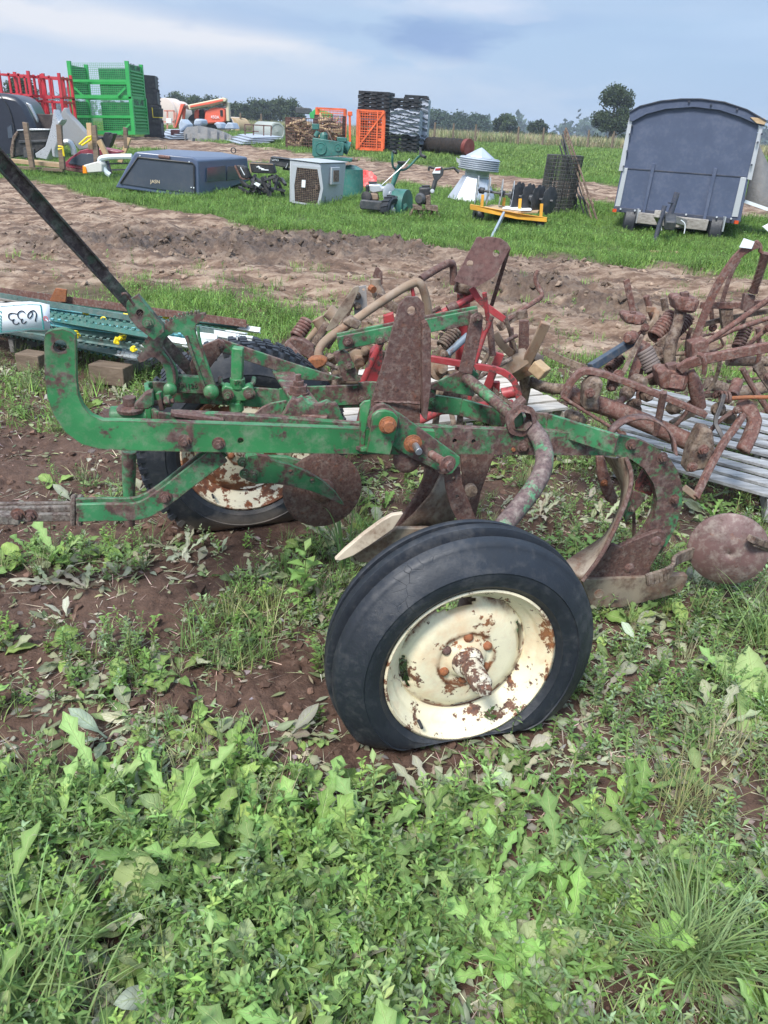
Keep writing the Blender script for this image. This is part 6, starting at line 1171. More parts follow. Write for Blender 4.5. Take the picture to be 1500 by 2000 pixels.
m = MB(); m.tube([W(*p, YT2) for p in t5([(1040, 430), (1075, 300)])], .04, 8); m.build('handle_stem', MBLK2, tb); m = MB(); m.lathe(W(*t5([(1030, 455)])[0], YT2-.1), (0, -1, .2), [(0, .04), (.03, .03), (.035, 0)], 12); m.build('primer', MGRY, tb)
slab('dash_panel', t5([(1030, 210), (1070, 120), (1160, 115), (1195, 150), (1180, 230), (1110, 310), (1060, 305)]), YT2, Vector((0, .04, 0)), MBLK2, tb, .01); slab('warning_sticker', t5([(1075, 120), (1150, 115), (1140, 205), (1030, 205)]), YT2-.012, Vector((0, .008, 0)), mt_white, tb, 0); slab('red_sticker', t5([(1075, 135), (1148, 130), (1140, 160), (1072, 165)]), YT2-.02, Vector((0, .006, 0)), MREDR, tb, 0)
m = MB(); m.tube(smooth([W(*p, YT2) for p in t5([(1060, 130), (1020, 130), (985, 105), (980, 170)])]), .018, 8); m.tube(smooth([W(*p, YT2) for p in t5([(1195, 145), (1260, 140), (1330, 120), (1360, 155), (1405, 190)])]), [.018, .018, .018, .022, .035], 8); m.build('handlebar', MBLK, tb)
for x0, x1 in ((755, 890), (930, 1110)): slab('tine_guard', t5([(x0, 645), (x1, 665), (x1, 740 if x0 > 900 else 720), (x0+10, 710)]), YT2-.2, Vector((0, .25, 0)), MMUD, tb, .004)
for i, x in enumerate((760, 830, 920, 960, 1040, 1080)):
    m = MB(); q = W(*t5([(x, 700)])[0], YT2-.1); sgn = 1 if i % 2 else -1; m.tube(smooth([q, q+Vector((.03*sgn, -.03, -.08)), q+Vector((.09*sgn, -.05, -.15)), q+Vector((.02*sgn, -.06, -.22))]), [.018, .022, .02, .012], 6); m.build('tine', MRL if i > 2 else MMUD, tb)
# ---- dog crate, compressor, bag
YD = 15.45; dc = thing('dog_crate', 'light grey plastic dog crate with black wire door', 'dog crate', G(605, 402)); v = dvec(YD, 622, 673, .8)
def dc_(l): return [(x/2.5+400, y/2.5+150) for x, y in l]
slab('shell', dc_([(413, 403), (566, 422), (548, 634), (410, 617)]), YD, v, MGRY, dc, .03)
slab('top', dc_([(411, 404), (568, 423), (568, 418), (412, 399)]), YD-.02, v*1.03, MGRY, dc, .01)
m = MB(); o_ = pp(dc_([(428, 430), (565, 440), (578, 545), (560, 634), (425, 615)]), YD-.03); h_ = pp(dc_([(450, 442), (550, 452), (565, 545), (548, 625), (440, 608), (437, 530)]), YD-.03); m.prism(keyhole(o_, h_), (0, .04, 0)); m.build('door_frame', MGRY, dc)
slab('door_opening', dc_([(450, 442), (550, 452), (565, 545), (548, 625), (440, 608), (437, 530)]), YD-.008, Vector((0, .01, 0)), MBLK, dc, 0)
m = MB(); grid(m, W(*dc_([(440, 610)])[0], YD-.025), W(*dc_([(556, 622)])[0], YD-.025), W(*dc_([(444, 444)])[0], YD-.025), 13, 19, .0045); m.build('door_grille', MMUD, dc)
slab('door_tag', dc_([(474, 503), (492, 505), (490, 541), (472, 539)]), YD-.05, Vector((0, .004, 0)), mt_white, dc, 0); slab('latch', dc_([(540, 528), (552, 530), (552, 552), (541, 550)]), YD-.05, Vector((0, .02, 0)), MMUD, dc, 0)
q0 = W(*dc_([(626, 487)])[0], YD+.42); sv = v.normalized(); m = MB(); nv = Vector((v.y, -v.x, 0)).normalized()
q0 = W(566/2.5+400, 487/2.5+150, YD)+v*.52
for (du, dz, su, sz, dn) in ((0, 0, .30, .30, .02),): m.box(q0+nv*.012, (su, .05, sz), Matrix((sv, -nv, Vector((0, 0, 1)))).transposed())
m.build('vent_frame', MGRY, dc, .008); m = MB(); m.box(q0+nv*.04, (.19, .012, .20), Matrix((sv, -nv, Vector((0, 0, 1)))).transposed()); m.build('vent_mesh', MMUD, dc)
YA = 17.2; ac = thing('air_compressor', 'green upright air compressor standing behind the dog crate', 'air compressor', G(690, 372)); 
def ac_(l): return [(x/6+600, y/6+200) for x, y in l]
c = W(685, 340, YA); m = MB(); m.lathe(Vector((c.x, YA, 0)), (0, 0, 1), [(.20, .0), (.22, .18), (.34, .27), (W(0, 345, YA).z-.3, .29), (W(680, 330, YA).z, .25), (W(680, 323, YA).z, .12), (W(680, 321, YA).z, 0)], 32); m.build('tank', MTEAL, ac)
slab('belt_guard', ac_([(62, 412), (430, 470), (420, 625), (80, 640), (58, 620)]), YA-.35, Vector((0, .12, 0)), MTEAL, ac, .01)
for x, y, r in ((160, 540, .115), (360, 530, .07)): m = MB(); m.lathe(W(*ac_([(x, y)])[0], YA-.36), (0, -1, 0), [(0, r), (.012, r*.95), (.012, r*.85), (.004, r*.8), (.004, r*.25), (.012, r*.2), (.012, 0)], 28); m.build('pulley_guard', MTEAL, ac)
slab('base_plate', ac_([(70, 640), (310, 640), (520, 660), (520, 700), (440, 690), (320, 680), (80, 650)]), YA-.35, Vector((0, .45, 0)), MTEAL, ac, .01); m = MB(); m.cyl(W(*ac_([(380, 480)])[0], YA-.1), W(*ac_([(480, 540)])[0], YA-.05), .12, 20); m.cyl(W(*ac_([(480, 535)])[0], YA-.06), W(*ac_([(492, 540)])[0], YA-.06), .125, 20); m.build('motor', MTEAL, ac)
slab('switch_box', ac_([(345, 405), (462, 415), (462, 465), (350, 460)]), YA-.2, Vector((0, .15, 0)), MTEAL, ac, .01); m = MB(); m.tube([W(*p, YA-.1) for p in ac_([(195, 460), (195, 380), (190, 350)])], [.08, .085, .05], 12); m.tube([W(*p, YA-.1) for p in ac_([(100, 400), (130, 340)])], .05, 10); m.build('pump', MTEAL, ac); slab('air_filter', ac_([(55, 248), (135, 252), (135, 320), (55, 318)]), YA-.15, Vector((0, .15, 0)), MTEAL, ac, .01)
m = MB(); m.tube(smooth([W(*p, YA-.15) for p in ac_([(210, 330), (240, 340), (270, 400), (290, 450)])]), .018, 8); m.build('copper_pipe', MMUD, ac); m = MB(); m.tube([W(*p, YA-.15) for p in ac_([(490, 690), (520, 680), (598, 678)])], .022, 8); m.tube([W(*p, YA-.15) for p in ac_([(548, 675), (552, 630)])], .012, 6); m.build('outlet_tap', MMUD, ac)
m = MB(); rg = random.Random(2); c = W(712, 362, 17.0)
def crumple(c, sx, sy, sz, mat, name, label, cat, n=20, amp=.35, seed=1):
    m = MB(); rg = random.Random(seed); ph = [rg.uniform(0, 6) for _ in range(8)]
    rows = []
    for i in range(n+1):
        th = math.pi/2*i/n; row = []
        for j in range(2*n+1):
            p = 2*math.pi*j/(2*n); k = 1+amp*(math.sin(3*p+ph[0]+2*th)*.4+math.sin(7*p+ph[1]-5*th)*.25+math.sin(13*p+9*th+ph[2])*.18)
            row.append(c+Vector((math.cos(p)*math.sin(th)*sx*k, math.sin(p)*math.sin(th)*sy*k, math.cos(th)*sz*(k if i < n else 1))))
        rows.append(row)
    m.sheet(rows); return tag(m.build(name, mat, None, sharp=30), label, cat)
g = G(708, 370); crumple(g+Vector((.03, .3, 0)), .30, .2, .32, M_plain('pink_red_plastic', (.85, .13, .12), .4, .1, dirt=.05), 'plastic_bag', 'crumpled red plastic bag behind the green compressor', 'bag', seed=4)
# ---- black seat frames pile and black case
bp = thing('exercise_bench', 'pile of black padded bench frames with white lettering beside the truck topper', 'exercise bench', G(510, 385)); YB = 16.3
def bp_(l): return [(x/11.54+450, y/11.54+290) for x, y in l]
slab('pad', bp_([(418, 325), (955, 355), (1018, 575), (540, 560), (475, 540)]), YB, Vector((.02, .12, .02)), MBLK, bp, .02); slab('pad_edge', bp_([(410, 318), (955, 345), (965, 372), (470, 345), (440, 345), (480, 560), (450, 540)]), YB-.01, Vector((0, .03, 0)), MTAN, bp, 0)
slab('pad', bp_([(110, 370), (200, 370), (330, 420), (360, 500), (430, 660), (380, 700), (250, 670)]), YB-.05, Vector((.05, .12, 0)), MBLK, bp, .03); slab('pad_edge', bp_([(80, 400), (115, 365), (250, 660), (430, 670), (430, 700), (270, 710), (200, 660)]), YB-.04, Vector((0, .05, 0)), MRL, bp, .01)
tq = [(590, 420), (640, 415), (650, 460), (700, 440), (690, 480), (860, 490)]; m = MB(); m.tube([W(*p, YB-.012) for p in bp_(tq)], .010, 6); m.tube([W(*p, YB-.012) for p in bp_([(620, 400), (670, 430), (640, 440), (760, 470)])], .012, 6); m.build('pad_logo', mt_white, bp); m = MB(); m.tube([W(*p, YB-.07) for p in bp_([(225, 420), (265, 500), (320, 600)])], .009, 6); m.build('pad_logo', mt_white, bp)
rg = random.Random(12)
for i, (x0, y0, x1, y1) in enumerate(((430, 600, 560, 900), (560, 600, 480, 880), (700, 640, 900, 1100), (780, 620, 830, 1100), (880, 620, 900, 1080), (940, 600, 1000, 780), (1060, 640, 1010, 940), (1080, 760, 1220, 1120), (1010, 600, 1240, 800), (980, 900, 1240, 960), (190, 870, 430, 1010), (280, 840, 500, 860), (560, 900, 760, 1080), (640, 740, 520, 1000), (700, 820, 900, 900), (460, 700, 700, 900), (230, 720, 420, 880), (1150, 680, 1240, 820), (560, 780, 1000, 640), (600, 980, 980, 960), (440, 950, 520, 1020), (500, 640, 900, 860))):
    m = MB(); m.beam(W(*bp_([(x0, y0)])[0], YB+rg.uniform(0, .25)), W(*bp_([(x1, y1)])[0], YB+rg.uniform(-.15, .15)), .055, .05); m.build('frame_tube', MBLK if i % 3 else MBLK2, bp, .004)
slab('paper_tag', bp_([(520, 800), (580, 755), (680, 800), (630, 865)]), YB-.12, Vector((0, .004, 0)), mt_white, bp, 0); slab('dark_base', bp_([(420, 840), (700, 880), (940, 900), (930, 1010), (560, 1030), (440, 980)]), YB+.1, Vector((0, .3, 0)), MBLK, bp, .02)
bc = thing('tool_chest', 'flat black truck bed tool chest half hidden behind the dog crate', 'tool chest', G(550, 335)); slab('chest_body', bp_([(905, 200), (1340, 255), (1300, 440), (1190, 430), (870, 360)]), 18.5, dvec(18.5, 545, 549, .5), MBLK2, bc, .02); slab('chest_lid', bp_([(900, 190), (1345, 245), (1345, 258), (903, 205)]), 18.45, dvec(18.5, 545, 549, .55), MBLK, bc, .01)
text_mesh('chest_lettering', 'UWS', mt_white, bc, W(*bp_([(1010, 255)])[0], 18.47), .07, (0, -1, 0), (0, 0, 1), .001); slab('stand', bp_([(1180, 430), (1330, 440), (1330, 500), (1180, 480)]), 18.6, Vector((0, .2, 0)), MBLK, bc, .01); slab('strut', bp_([(1240, 440), (1290, 330), (1300, 330), (1255, 445)]), 18.4, Vector((0, .02, 0)), MGRY, bc, 0)
# ---- truck topper
YP = 15.9; tp = thing('truck_topper', 'blue fibreglass truck topper with tinted windows sitting in the grass', 'truck topper', G(380, 368)); MTOP = M_plain('blue_gelcoat', (.085, .115, .185), .30, .06, 2, 0, dirt=0)
def tp_(l): return [(x/3, y/3+100) for x, y in l]
KP = .0; v1 = dvec(YP, 388, 487, 2.0)
A = [W(*p, YP) for p in tp_([(672, 800), (785, 598), (800, 588), (1130, 620), (1160, 640), (1170, 868)])]
B = [W(*p, YP+2.0) for p in tp_([(1020, 690), (975, 585), (985, 573), (1300, 592), (1450, 620), (1466, 760)])]
m = MB(); m.add(A+B, [tuple(range(5, -1, -1)), tuple(range(6, 12))]+[(i, (i+1) % 6, 6+(i+1) % 6, 6+i) for i in range(6)]); m.build('shell', MTOP, tp, .03, seg=3)
slab('rear_window', tp_([(702, 775), (808, 622), (1125, 655), (1136, 665), (1140, 835), (900, 805)]), YP-.02, Vector((0, .03, 0)), MGLS, tp, .004)
m = MB(); m.tube([W(*p, YP-.03) for p in tp_([(705, 772), (808, 622), (1125, 655), (1136, 665), (1140, 830)])], .016, 6); m.build('window_seal', MBLK, tp); m = MB(); m.tube([W(*p, YP-.02) for p in tp_([(930, 616), (995, 623)])], .03, 8); m.build('brake_light', MRL, tp)
def side(t, z): 
    a = W(*tp_([(1168, 812)])[0], YP); b = W(*tp_([(1462, 705)])[0], YP+2.0); p = a+(b-a)*t; p.z = z; return p
zb = W(390, 362, YP).z; zt_ = W(390, 323, YP).z
sn = Vector((v1.y, -v1.x, 0)).normalized()
for t0, t1 in ((.12, .48), (.5, .88)):
    m = MB(); m.prism([side(t0, zb+.05)+sn*.01, side(t1, zb+.07)+sn*.01, side(t1, zt_-.03)+sn*.01, side(t0+.02, zt_-.05)+sn*.01], sn*.02); m.build('side_window', MGLS, tp)
text_mesh('window_lettering', 'JASN', M_plain('gold_lettering', (.75, .62, .42), .4, .1, dirt=0), tp, W(303, 355, YP-.03), .085, (0, -1, 0), (0, 0, 1), .001)
m = MB(); q = W(456, 297, YP+1.6); m.tube([q+Vector((math.cos(a)*.05, 0, math.sin(a)*.05+.03)) for a in arc(0, 6.28, 12)[:-1]], .012, 6, False, True); m.build('roof_hook', MBLK, tp)
for x, y in ((820, 612), (1108, 648), (1120, 798), (1135, 800)): m = MB(); m.cyl(W(*tp_([(x, y)])[0], YP-.05), W(*tp_([(x, y)])[0], YP), .012, 8); m.build('window_screw', mt_white, tp)
# ---- car body parts, planks and stakes
def cp_(l): return [(x/5, y/5+180) for x, y in l]
fb = thing('headlight_panel', 'white car nose panel with orange indicator lamp left of the topper', 'car part', G(190, 340)); YH = 17.6
slab('nose', cp_([(812, 712), (960, 672), (990, 700), (1000, 780), (815, 792)]), YH, Vector((.1, .25, 0)), M_plain('off_white_paint', (.62, .62, .58), .4, .08), fb, .02); slab('indicator', cp_([(806, 715), (835, 730), (850, 795), (806, 795)]), YH-.03, Vector((0, .08, 0)), M_plain('amber_lens', (.9, .28, .01), .25, .05, dirt=0), fb, .01)
m = MB(); m.tube(smooth([W(*p, YH+.1) for p in cp_([(1075, 810), (1030, 780), (985, 700), (970, 660), (1000, 640), (1120, 630), (1290, 630)])]), .055, 8); m.build('grille_surround', M_plain('pale_blue_white_paint', (.60, .68, .72), .35, .05), fb)
for yy in (700, 760): m = MB(); m.beam(W(*cp_([(1060, yy)])[0], YH+.2), W(*cp_([(1250, yy-5)])[0], YH+.2), .03, .03); m.build('grille_bar', MBLK2, fb)
slab('lamp_housing', cp_([(1000, 680), (1050, 670), (1085, 800), (1040, 800)]), YH+.15, Vector((0, .1, 0)), MGLS, fb, .01)
hb = thing('hatch_door', 'maroon car hatch with glass lying against the wooden stakes', 'car part', G(150, 335)); YM = 18.4
m = MB(); o_ = pp(cp_([(598, 718), (680, 640), (780, 570), (850, 550), (1010, 550), (1150, 575), (1180, 590), (1040, 640), (950, 670), (900, 700), (810, 758), (620, 735)]), YM); m.prism(o_, (.05, .18, .02)); m.build('hatch_panel', M_plain('maroon_paint', (.24, .03, .055), .28, .1, 3, .05), hb, .02)
slab('hatch_glass', cp_([(665, 695), (700, 650), (790, 598), (900, 600), (960, 640), (900, 700), (830, 728)]), YM-.03, Vector((0, .03, 0)), MGLS, hb, .004); slab('lower_edge', cp_([(600, 725), (810, 762), (800, 790), (620, 760)]), YM-.01, Vector((0, .1, 0)), MRL, hb, .01)
for i, (P, lab, mat, Y, v_) in enumerate((([(340, 598), (440, 530), (480, 400), (505, 300), (520, 165), (545, 230), (570, 290), (600, 260), (585, 300), (555, 330), (560, 480), (530, 560), (540, 640), (510, 630), (500, 560), (455, 660), (400, 650), (350, 640)], 'crumpled silver car fender with a tall pointed tip', MSIL, 19.6, (.1, .12, 0)), ([(560, 290), (600, 190), (625, 148), (640, 165), (650, 200), (740, 290), (810, 370), (850, 410), (870, 480), (880, 545), (775, 570), (750, 540), (715, 490), (670, 475), (620, 478), (600, 420)], 'grey car fender arching over the wheel opening behind the stakes', M_plain('primer_grey_paint', (.27, .28, .29), .4, .1, 3, .05), 20.2, (.05, .15, 0)))):
    m = MB(); m.prism(pp(cp_(P), Y), v_); tag(m.build('car_fender', mat, None, .02), lab, 'car part')
m = MB(); m.tube(smooth([W(*p, 20.0) for p in cp_([(620, 490), (680, 485), (715, 540), (725, 610)])]), .07, 8); tag(m.build('wheel_arch_liner', MSIL), 'silver wheel arch strip under the grey fender', 'car part')
bl_ = thing('radiator_support', 'dark car radiator frame leaning behind the first wooden stake', 'car part', G(70, 325)); YL = 20.0
slab('frame_back', cp_([(120, 440), (160, 375), (480, 370), (470, 480), (430, 540), (340, 600), (120, 640), (95, 560)]), YL, Vector((0, .15, 0)), MBLK, bl_, .02); slab('upper_lip', cp_([(160, 368), (300, 355), (485, 358), (485, 372), (170, 380)]), YL-.03, Vector((0, .1, 0)), MSIL, bl_, .01); slab('side_support', cp_([(95, 560), (120, 430), (160, 380), (175, 400), (140, 480), (130, 640), (100, 650)]), YL-.05, Vector((0, .1, 0)), MMUD, bl_, .02); slab('inner_bracket', cp_([(225, 540), (330, 550), (330, 640), (230, 640)]), YL-.04, Vector((0, .1, 0)), MBLK2, bl_, .01)
slab('cross_bar', cp_([(180, 470), (460, 465), (450, 490), (180, 500)]), YL-.04, Vector((0, .06, 0)), MBLK2, bl_, .01)
cbk = thing('camper_shell', 'large black rounded camper shell at the left edge behind the car parts', 'camper shell', G(20, 318)); YK = 21.0
slab('shell', [(-60, 330), (-60, 178), (-20, 180), (10, 182), (34, 188), (48, 204), (62, 232), (76, 262), (76, 318), (30, 322)], YK, Vector((-.5, 2.2, 0)), M_plain('glossy_black_paint', (.022, .027, .042), .3, .1, 3, 0, dirt=0), cbk, .12); 
m = MB(); m.tube(smooth([W(0, 186, YK-.02), W(18, 210, YK-.03), W(28, 250, YK-.03), W(33, 300, YK-.02)]), .010, 6); m.build('body_crease', MBLK, cbk); slab('window', [(14, 250), (22, 243), (26, 270), (16, 270)], YK-.02, Vector((0, .03, 0)), MGLS, cbk, .002)
slab('white_panel', [(50, 200), (58, 204), (72, 232), (72, 240), (60, 216)], YK+.3, Vector((0, .1, 0)), MSIL, cbk, .01)
m = MB(); m.prism(pp([(70, 222), (115, 224), (122, 260), (74, 255)], 21.9), (0, .5, 0)); tag(m.build('rusty_bin', M_plain('dark_brown_metal', (.06, .045, .045), .6, .3), None, .01), 'dark brown metal box between the camper shell and the fenders', 'box')
stk = [((43, 238), (52, 240), (66, 327), (57, 327), 'MWB', 'first grey brown wooden stake from the left in the lumber stack'), ((109, 243), (118, 244), (126, 330), (116, 330), 'MWB', 'grey stake with yellow tape tied below its top'), ((168, 240), (177, 240), (181, 292), (172, 292), 'MWP', 'fresh pale stake behind the dark one with yellow strap'), ((178, 246), (186, 244), (193, 310), (183, 318), 'MWB', 'dark brown stake in front of the maroon hatch'), ((240, 248), (247, 250), (250, 290), (242, 290), 'MWB', 'short brown stake standing apart near the green crates'), ((188, 276), (196, 272), (211, 302), (203, 306), 'MWP', 'short pale stake leaning right over the maroon hatch'), ((248, 268), (255, 270), (238, 318), (229, 316), 'MWP', 'pale pointed stake leaning left beside the topper')]
for q in stk:
    m = MB(); Y = 18.0 if q[0][0] < 200 else 18.9; m.prism(pp(q[:4], Y), (0, .09, 0)); tag(m.build('wooden_stake', MWP if q[4] == 'MWP' else MWB, None, .004), q[5], 'stake', 'wooden stakes around the car parts')
for i, P in enumerate(([(20, 310), (120, 320), (120, 328), (20, 318)], [(118, 318), (126, 326), (62, 322), (60, 312)])):
    m = MB(); m.prism(pp(P, 18.3+.2*i), (0, .12, 0)); tag(m.build('plank', MWPX, None, .005), ('long pale plank lying in front of the dark radiator frame', 'second pale plank at the foot of the silver fender')[i], 'plank')
m = MB(); m.prism(pp([(30, 324), (122, 330), (122, 336), (30, 330)], 18.2), (0, .12, 0)); tag(m.build('plank', MWB, None, .005), 'brown lower plank half hidden in the grass under the pale ones', 'plank')
for i, P in enumerate(([(114, 286), (122, 286), (125, 305), (122, 290), (114, 292)], [(155, 282), (170, 268), (178, 266), (178, 272), (160, 284), (176, 274)])):
    m = MB(); m.tube([W(*p, 17.9) for p in P], .022, 6); tag(m.build('yellow_strap', MYEL), ('yellow tape wound round the grey stake by the silver fender', 'yellow strap tied round the pale stake beside the grey fender')[i], 'strap')
m = MB(); v_ = (0, .25, 0); P = [(196, 282), (204, 258), (212, 259), (213, 266), (218, 260), (223, 261), (214, 286), (206, 292)]; m.prism(pp(P, 20.6), v_); m.prism(pp([(188, 266), (197, 268), (204, 292), (196, 290)], 20.5), v_); tag(m.build('drip_tray', MBLK, None, .01), 'black ribbed plastic tray standing behind the dark stake', 'tray')
# ---- steel racks and mesh crates at the back left
def rack(base_pts, z0, z1, mat, t, w=.05, posts=3):
    a, b, c, d = base_pts; seg = []
    for z in (z0+.05, z1-.05):
        seg += [(p+Vector((0, 0, z)), q+Vector((0, 0, z))) for p, q in ((a, b), (b, c), (c, d), (d, a))]
    o = bars('rail', seg, w, mat, t)
    for p in (a, b, c, d): bars('corner_post', [(p+Vector((0, 0, z0)), p+Vector((0, 0, z1+.08)))], w*1.5, mat, t, (0, 1, 0))
    for p, q in ((a, b), (c, d), (b, c)):
        for i in range(1, posts): x = p+(q-p)*(i/posts); bars('upright', [(x+Vector((0, 0, z0)), x+Vector((0, 0, z1)))], w, mat, t, (0, 1, 0))
    bars('fork_channel', [(a+(b-a)*.3+Vector((0, 0, z0+.02)), a+(b-a)*.7+Vector((0, 0, z0+.02)))], w*1.6, mat, t)
YR2 = 27.0
def base(x0, x1, x2, Y, d): 
    a = W(x0, 250, Y); b = W(x1, 250, Y); c = W(x2, 250, Y+d); a.z = b.z = c.z = 0; return [a, b, c, c+(a-b)]
LV = (.62, 1.22, 1.88, 2.56)
k_ = 0
for row, (x0, x1, x2) in enumerate(((14, 70, 98), (70, 128, 150))):
    for lev_ in range(3):
        bb = base(x0+lev_*0, x1, x2, YR2+row*.5, 1.2); t = thing('steel_rack', ('red steel stacking rack, %s of its stack, in the %s stack' % (('lowest', 'middle one', 'topmost')[lev_], ('left', 'right')[row])), 'rack', bb[0]+Vector((0, 0, LV[lev_])), 'red stacking racks left of the green crates')
        rack(bb, LV[lev_], LV[lev_+1]-.05, MREDR, t, .055, 3)
m = MB(); m.prism(pp([(62, 232), (135, 236), (135, 252), (64, 248)], 27.6), (0, .5, 0)); tag(m.build('timber_bundle', MWPX, None, .01), 'bundle of brown timber stored inside the red racks', 'timber')
YG = 29.5
def gpt(x, y, dY=0): return W(x, y, YG+dY)
for lv, (yt, yb) in enumerate(((192, 262), (122, 192))):
    t = thing('mesh_crate', ('bright green mesh crate with louvred end, lower of the stack', 'bright green mesh crate with louvred end, upper of the stack')[lv], 'crate', gpt(150, yb), 'green mesh crates stacked two high')
    a = W(148 if lv == 0 else 143, yb, YG); b = W(262 if lv == 0 else 254, yb+1, YG-.3); h = gpt(200, yt).z-gpt(200, yb).z; c = b+dvec(YG, 256, 282, 1.6)*1.0; c.z = b.z; d = c+(a-b); U = Vector((0, 0, h))
    for p, q in ((a, b), (b, c), (c, d), (d, a)):
        bars('frame_rail', [(p+Vector((0, 0, .05)), q+Vector((0, 0, .05)))], .10, MGRN, t); bars('frame_rail', [(p+U*.5, q+U*.5)], .07, MGRN, t)
    for p in (a, b, c, d): bars('corner_post', [(p, p+U+Vector((0, 0, .04)))], .12, MGRN, t, (0, 1, 0))
    m = MB(); grid(m, a+Vector((0, -.03, .05)), b+Vector((0, -.03, .05)), a+U*.98+Vector((0, -.03, 0)), 30, 16, .0045); m.build('front_mesh', MGRN, t)
    for p, q in ((a, d), (d+(c-d)*.22, d+(c-d)*.72)): m = MB(); m.prism([p+Vector((0, 0, .06)), q+Vector((0, 0, .06)), q+U*.93, p+U*.93], (0, .02, 0)); m.build('rear_panel', MDGR, t)
    m = MB(); u_ = c-b; nn_ = Vector((u_.y, -u_.x, 0)).normalized(); m.prism([b+Vector((0, 0, .05)), c+Vector((0, 0, .05)), c+U*.97, b+U*.97], nn_*.02); m.build('end_panel', MGRN, t)
    for i in range(8): m = MB(); z = h*(.08+.093*i); m.prism([b+u_*.08+nn_*.02+Vector((0, 0, z)), b+u_*.92+nn_*.02+Vector((0, 0, z)), b+u_*.92+nn_*.07+Vector((0, 0, z+h*.035)), b+u_*.08+nn_*.07+Vector((0, 0, z+h*.035))], Vector((0, 0, h*.03))); m.build('louvre', MGRN, t)
    text_mesh('stencil_lettering', 'FUEL LAB', MBLK, t, b+u_*.5+nn_*.03+U*.9, .26, nn_, (0, 0, 1), .002)
    bars('corner_gusset', [(a+Vector((.1, -.05, .32)), a+Vector((.40, -.05, .06)))], .06, MGRN, t); bars('corner_gusset', [(b+Vector((-.1, -.05, .32)), b+Vector((-.40, -.05, .06)))], .06, MGRN, t)
def bulk_bin(label, A, u, v, h, mat, group, first=None):
    t = thing('bulk_bin', label, 'bin', A, group); u = Vector(u); v = Vector(v); U = Vector((0, 0, h)); n1 = Vector((u.y, -u.x, 0)).normalized(); n2 = Vector((v.y, -v.x, 0)).normalized()
    if n1.y > 0: n1 = -n1
    m = MB(); m.prism([A+Vector((0, 0, .12)), A+u+Vector((0, 0, .12)), A+u+v+Vector((0, 0, .12)), A+v+Vector((0, 0, .12))], U*.86); m.build('bin_body', MBLK, t, .01)
    m = MB()
    for p0, uu, nn2 in ((A, u, n1), (A+u, v, n2)):
        L = uu.length
        for i in range(9): f = (i+.5)/9; m.beam(p0+uu*f+nn2*.02+Vector((0, 0, .16)), p0+uu*f+nn2*.02+U*.94, .03, .03, nn2)
        for z in (.16, .5, .72, .95): m.beam(p0+nn2*.03+U*z, p0+uu+nn2*.03+U*z, .04, .04)
    m.build('bin_ribs', MBLK, t); m = MB()
    for f in (.06, .5, .94): m.beam(A+u*f+Vector((0, 0, .06)), A+u*f+v+Vector((0, 0, .06)), .14, .12)
    m.build('bin_feet', MBLK, t)
    for f in (.3, .72): m = MB(); c_ = A+u+v*f+n2*.035+U*.6; m.box(c_, (.12, .03, .16), None); m.build('label_holder', MBLK2, t)
    return t
A = W(283, 256, 31.5); A.z = G(283, 262).z-.02; u = dvec(31.5, 283, 289, .7); v = dvec(31.5, 284, 316, .5); hh = (W(295, 128, 31.5).z-W(300, 252, 31.5).z)/4
for i, l in enumerate(('lowest black bulk bin in the stack right of the green crates', 'second lowest black bulk bin with a yellow edged board on it', 'second black bulk bin from the top beside the green crates', 'topmost black bulk bin beside the green crates')): bulk_bin(l, A+Vector((-.03*i, 0, hh*i)), u, v, hh*.98, MBLK, 'black bins stacked right of the green crates')
m = MB(); m.prism(pp([(297, 211), (318, 212), (318, 229), (299, 228)], 31.3), (0, .05, 0)); ob = tag(m.build('hanging_board', MBLK2, None, .004), 'dark board with yellow edge hung on the black bin stack', 'board'); m = MB(); m.tube([W(*p, 31.25) for p in ((297, 210), (299, 229), (318, 230))], .014, 6); m.build('yellow_edge', MYEL, ob)
# ---- boom lift
lf = thing('boom_lift', 'orange and cream boom lift parked behind the tarpaulin', 'boom lift', G(400, 258)); YL2 = 52.0
def l8(l): return [(x/8.824+310, y/8.824+170) for x, y in l]
ML = M_plain('orange_lift_paint', (.80, .15, .09), .4, .1, 3, .05, dirt=.08)
slab('turret', l8([(800, 420), (880, 370), (960, 350), (1100, 355), (1140, 390), (1150, 600), (1100, 625), (830, 640), (780, 600)]), YL2, Vector((0, 1.8, 0)), ML, lf, .15); slab('front_cover', l8([(610, 400), (680, 375), (690, 560), (605, 550)]), YL2+.2, Vector((0, 1.2, 0)), ML, lf, .08); slab('engine_gap', l8([(680, 390), (780, 380), (790, 640), (690, 600)]), YL2+.4, Vector((0, 1, 0)), MBLK, lf, .03)
slab('main_boom', l8([(490, 310), (1110, 180), (1165, 200), (1160, 250), (900, 320), (520, 395)]), YL2-.2, Vector((0, .5, 0)), MCRM, lf, .04); slab('boom_side', l8([(540, 320), (1100, 205), (1110, 240), (860, 300), (540, 355)]), YL2-.25, Vector((0, .1, 0)), ML, lf, .01); slab('tower_boom', l8([(1150, 250), (1200, 260), (1218, 590), (1165, 590)]), YL2, Vector((0, .5, 0)), MCRM, lf, .03); slab('boom_elbow', l8([(1080, 185), (1150, 185), (1165, 320), (1100, 320)]), YL2-.1, Vector((0, .5, 0)), MMUD, lf, .03)
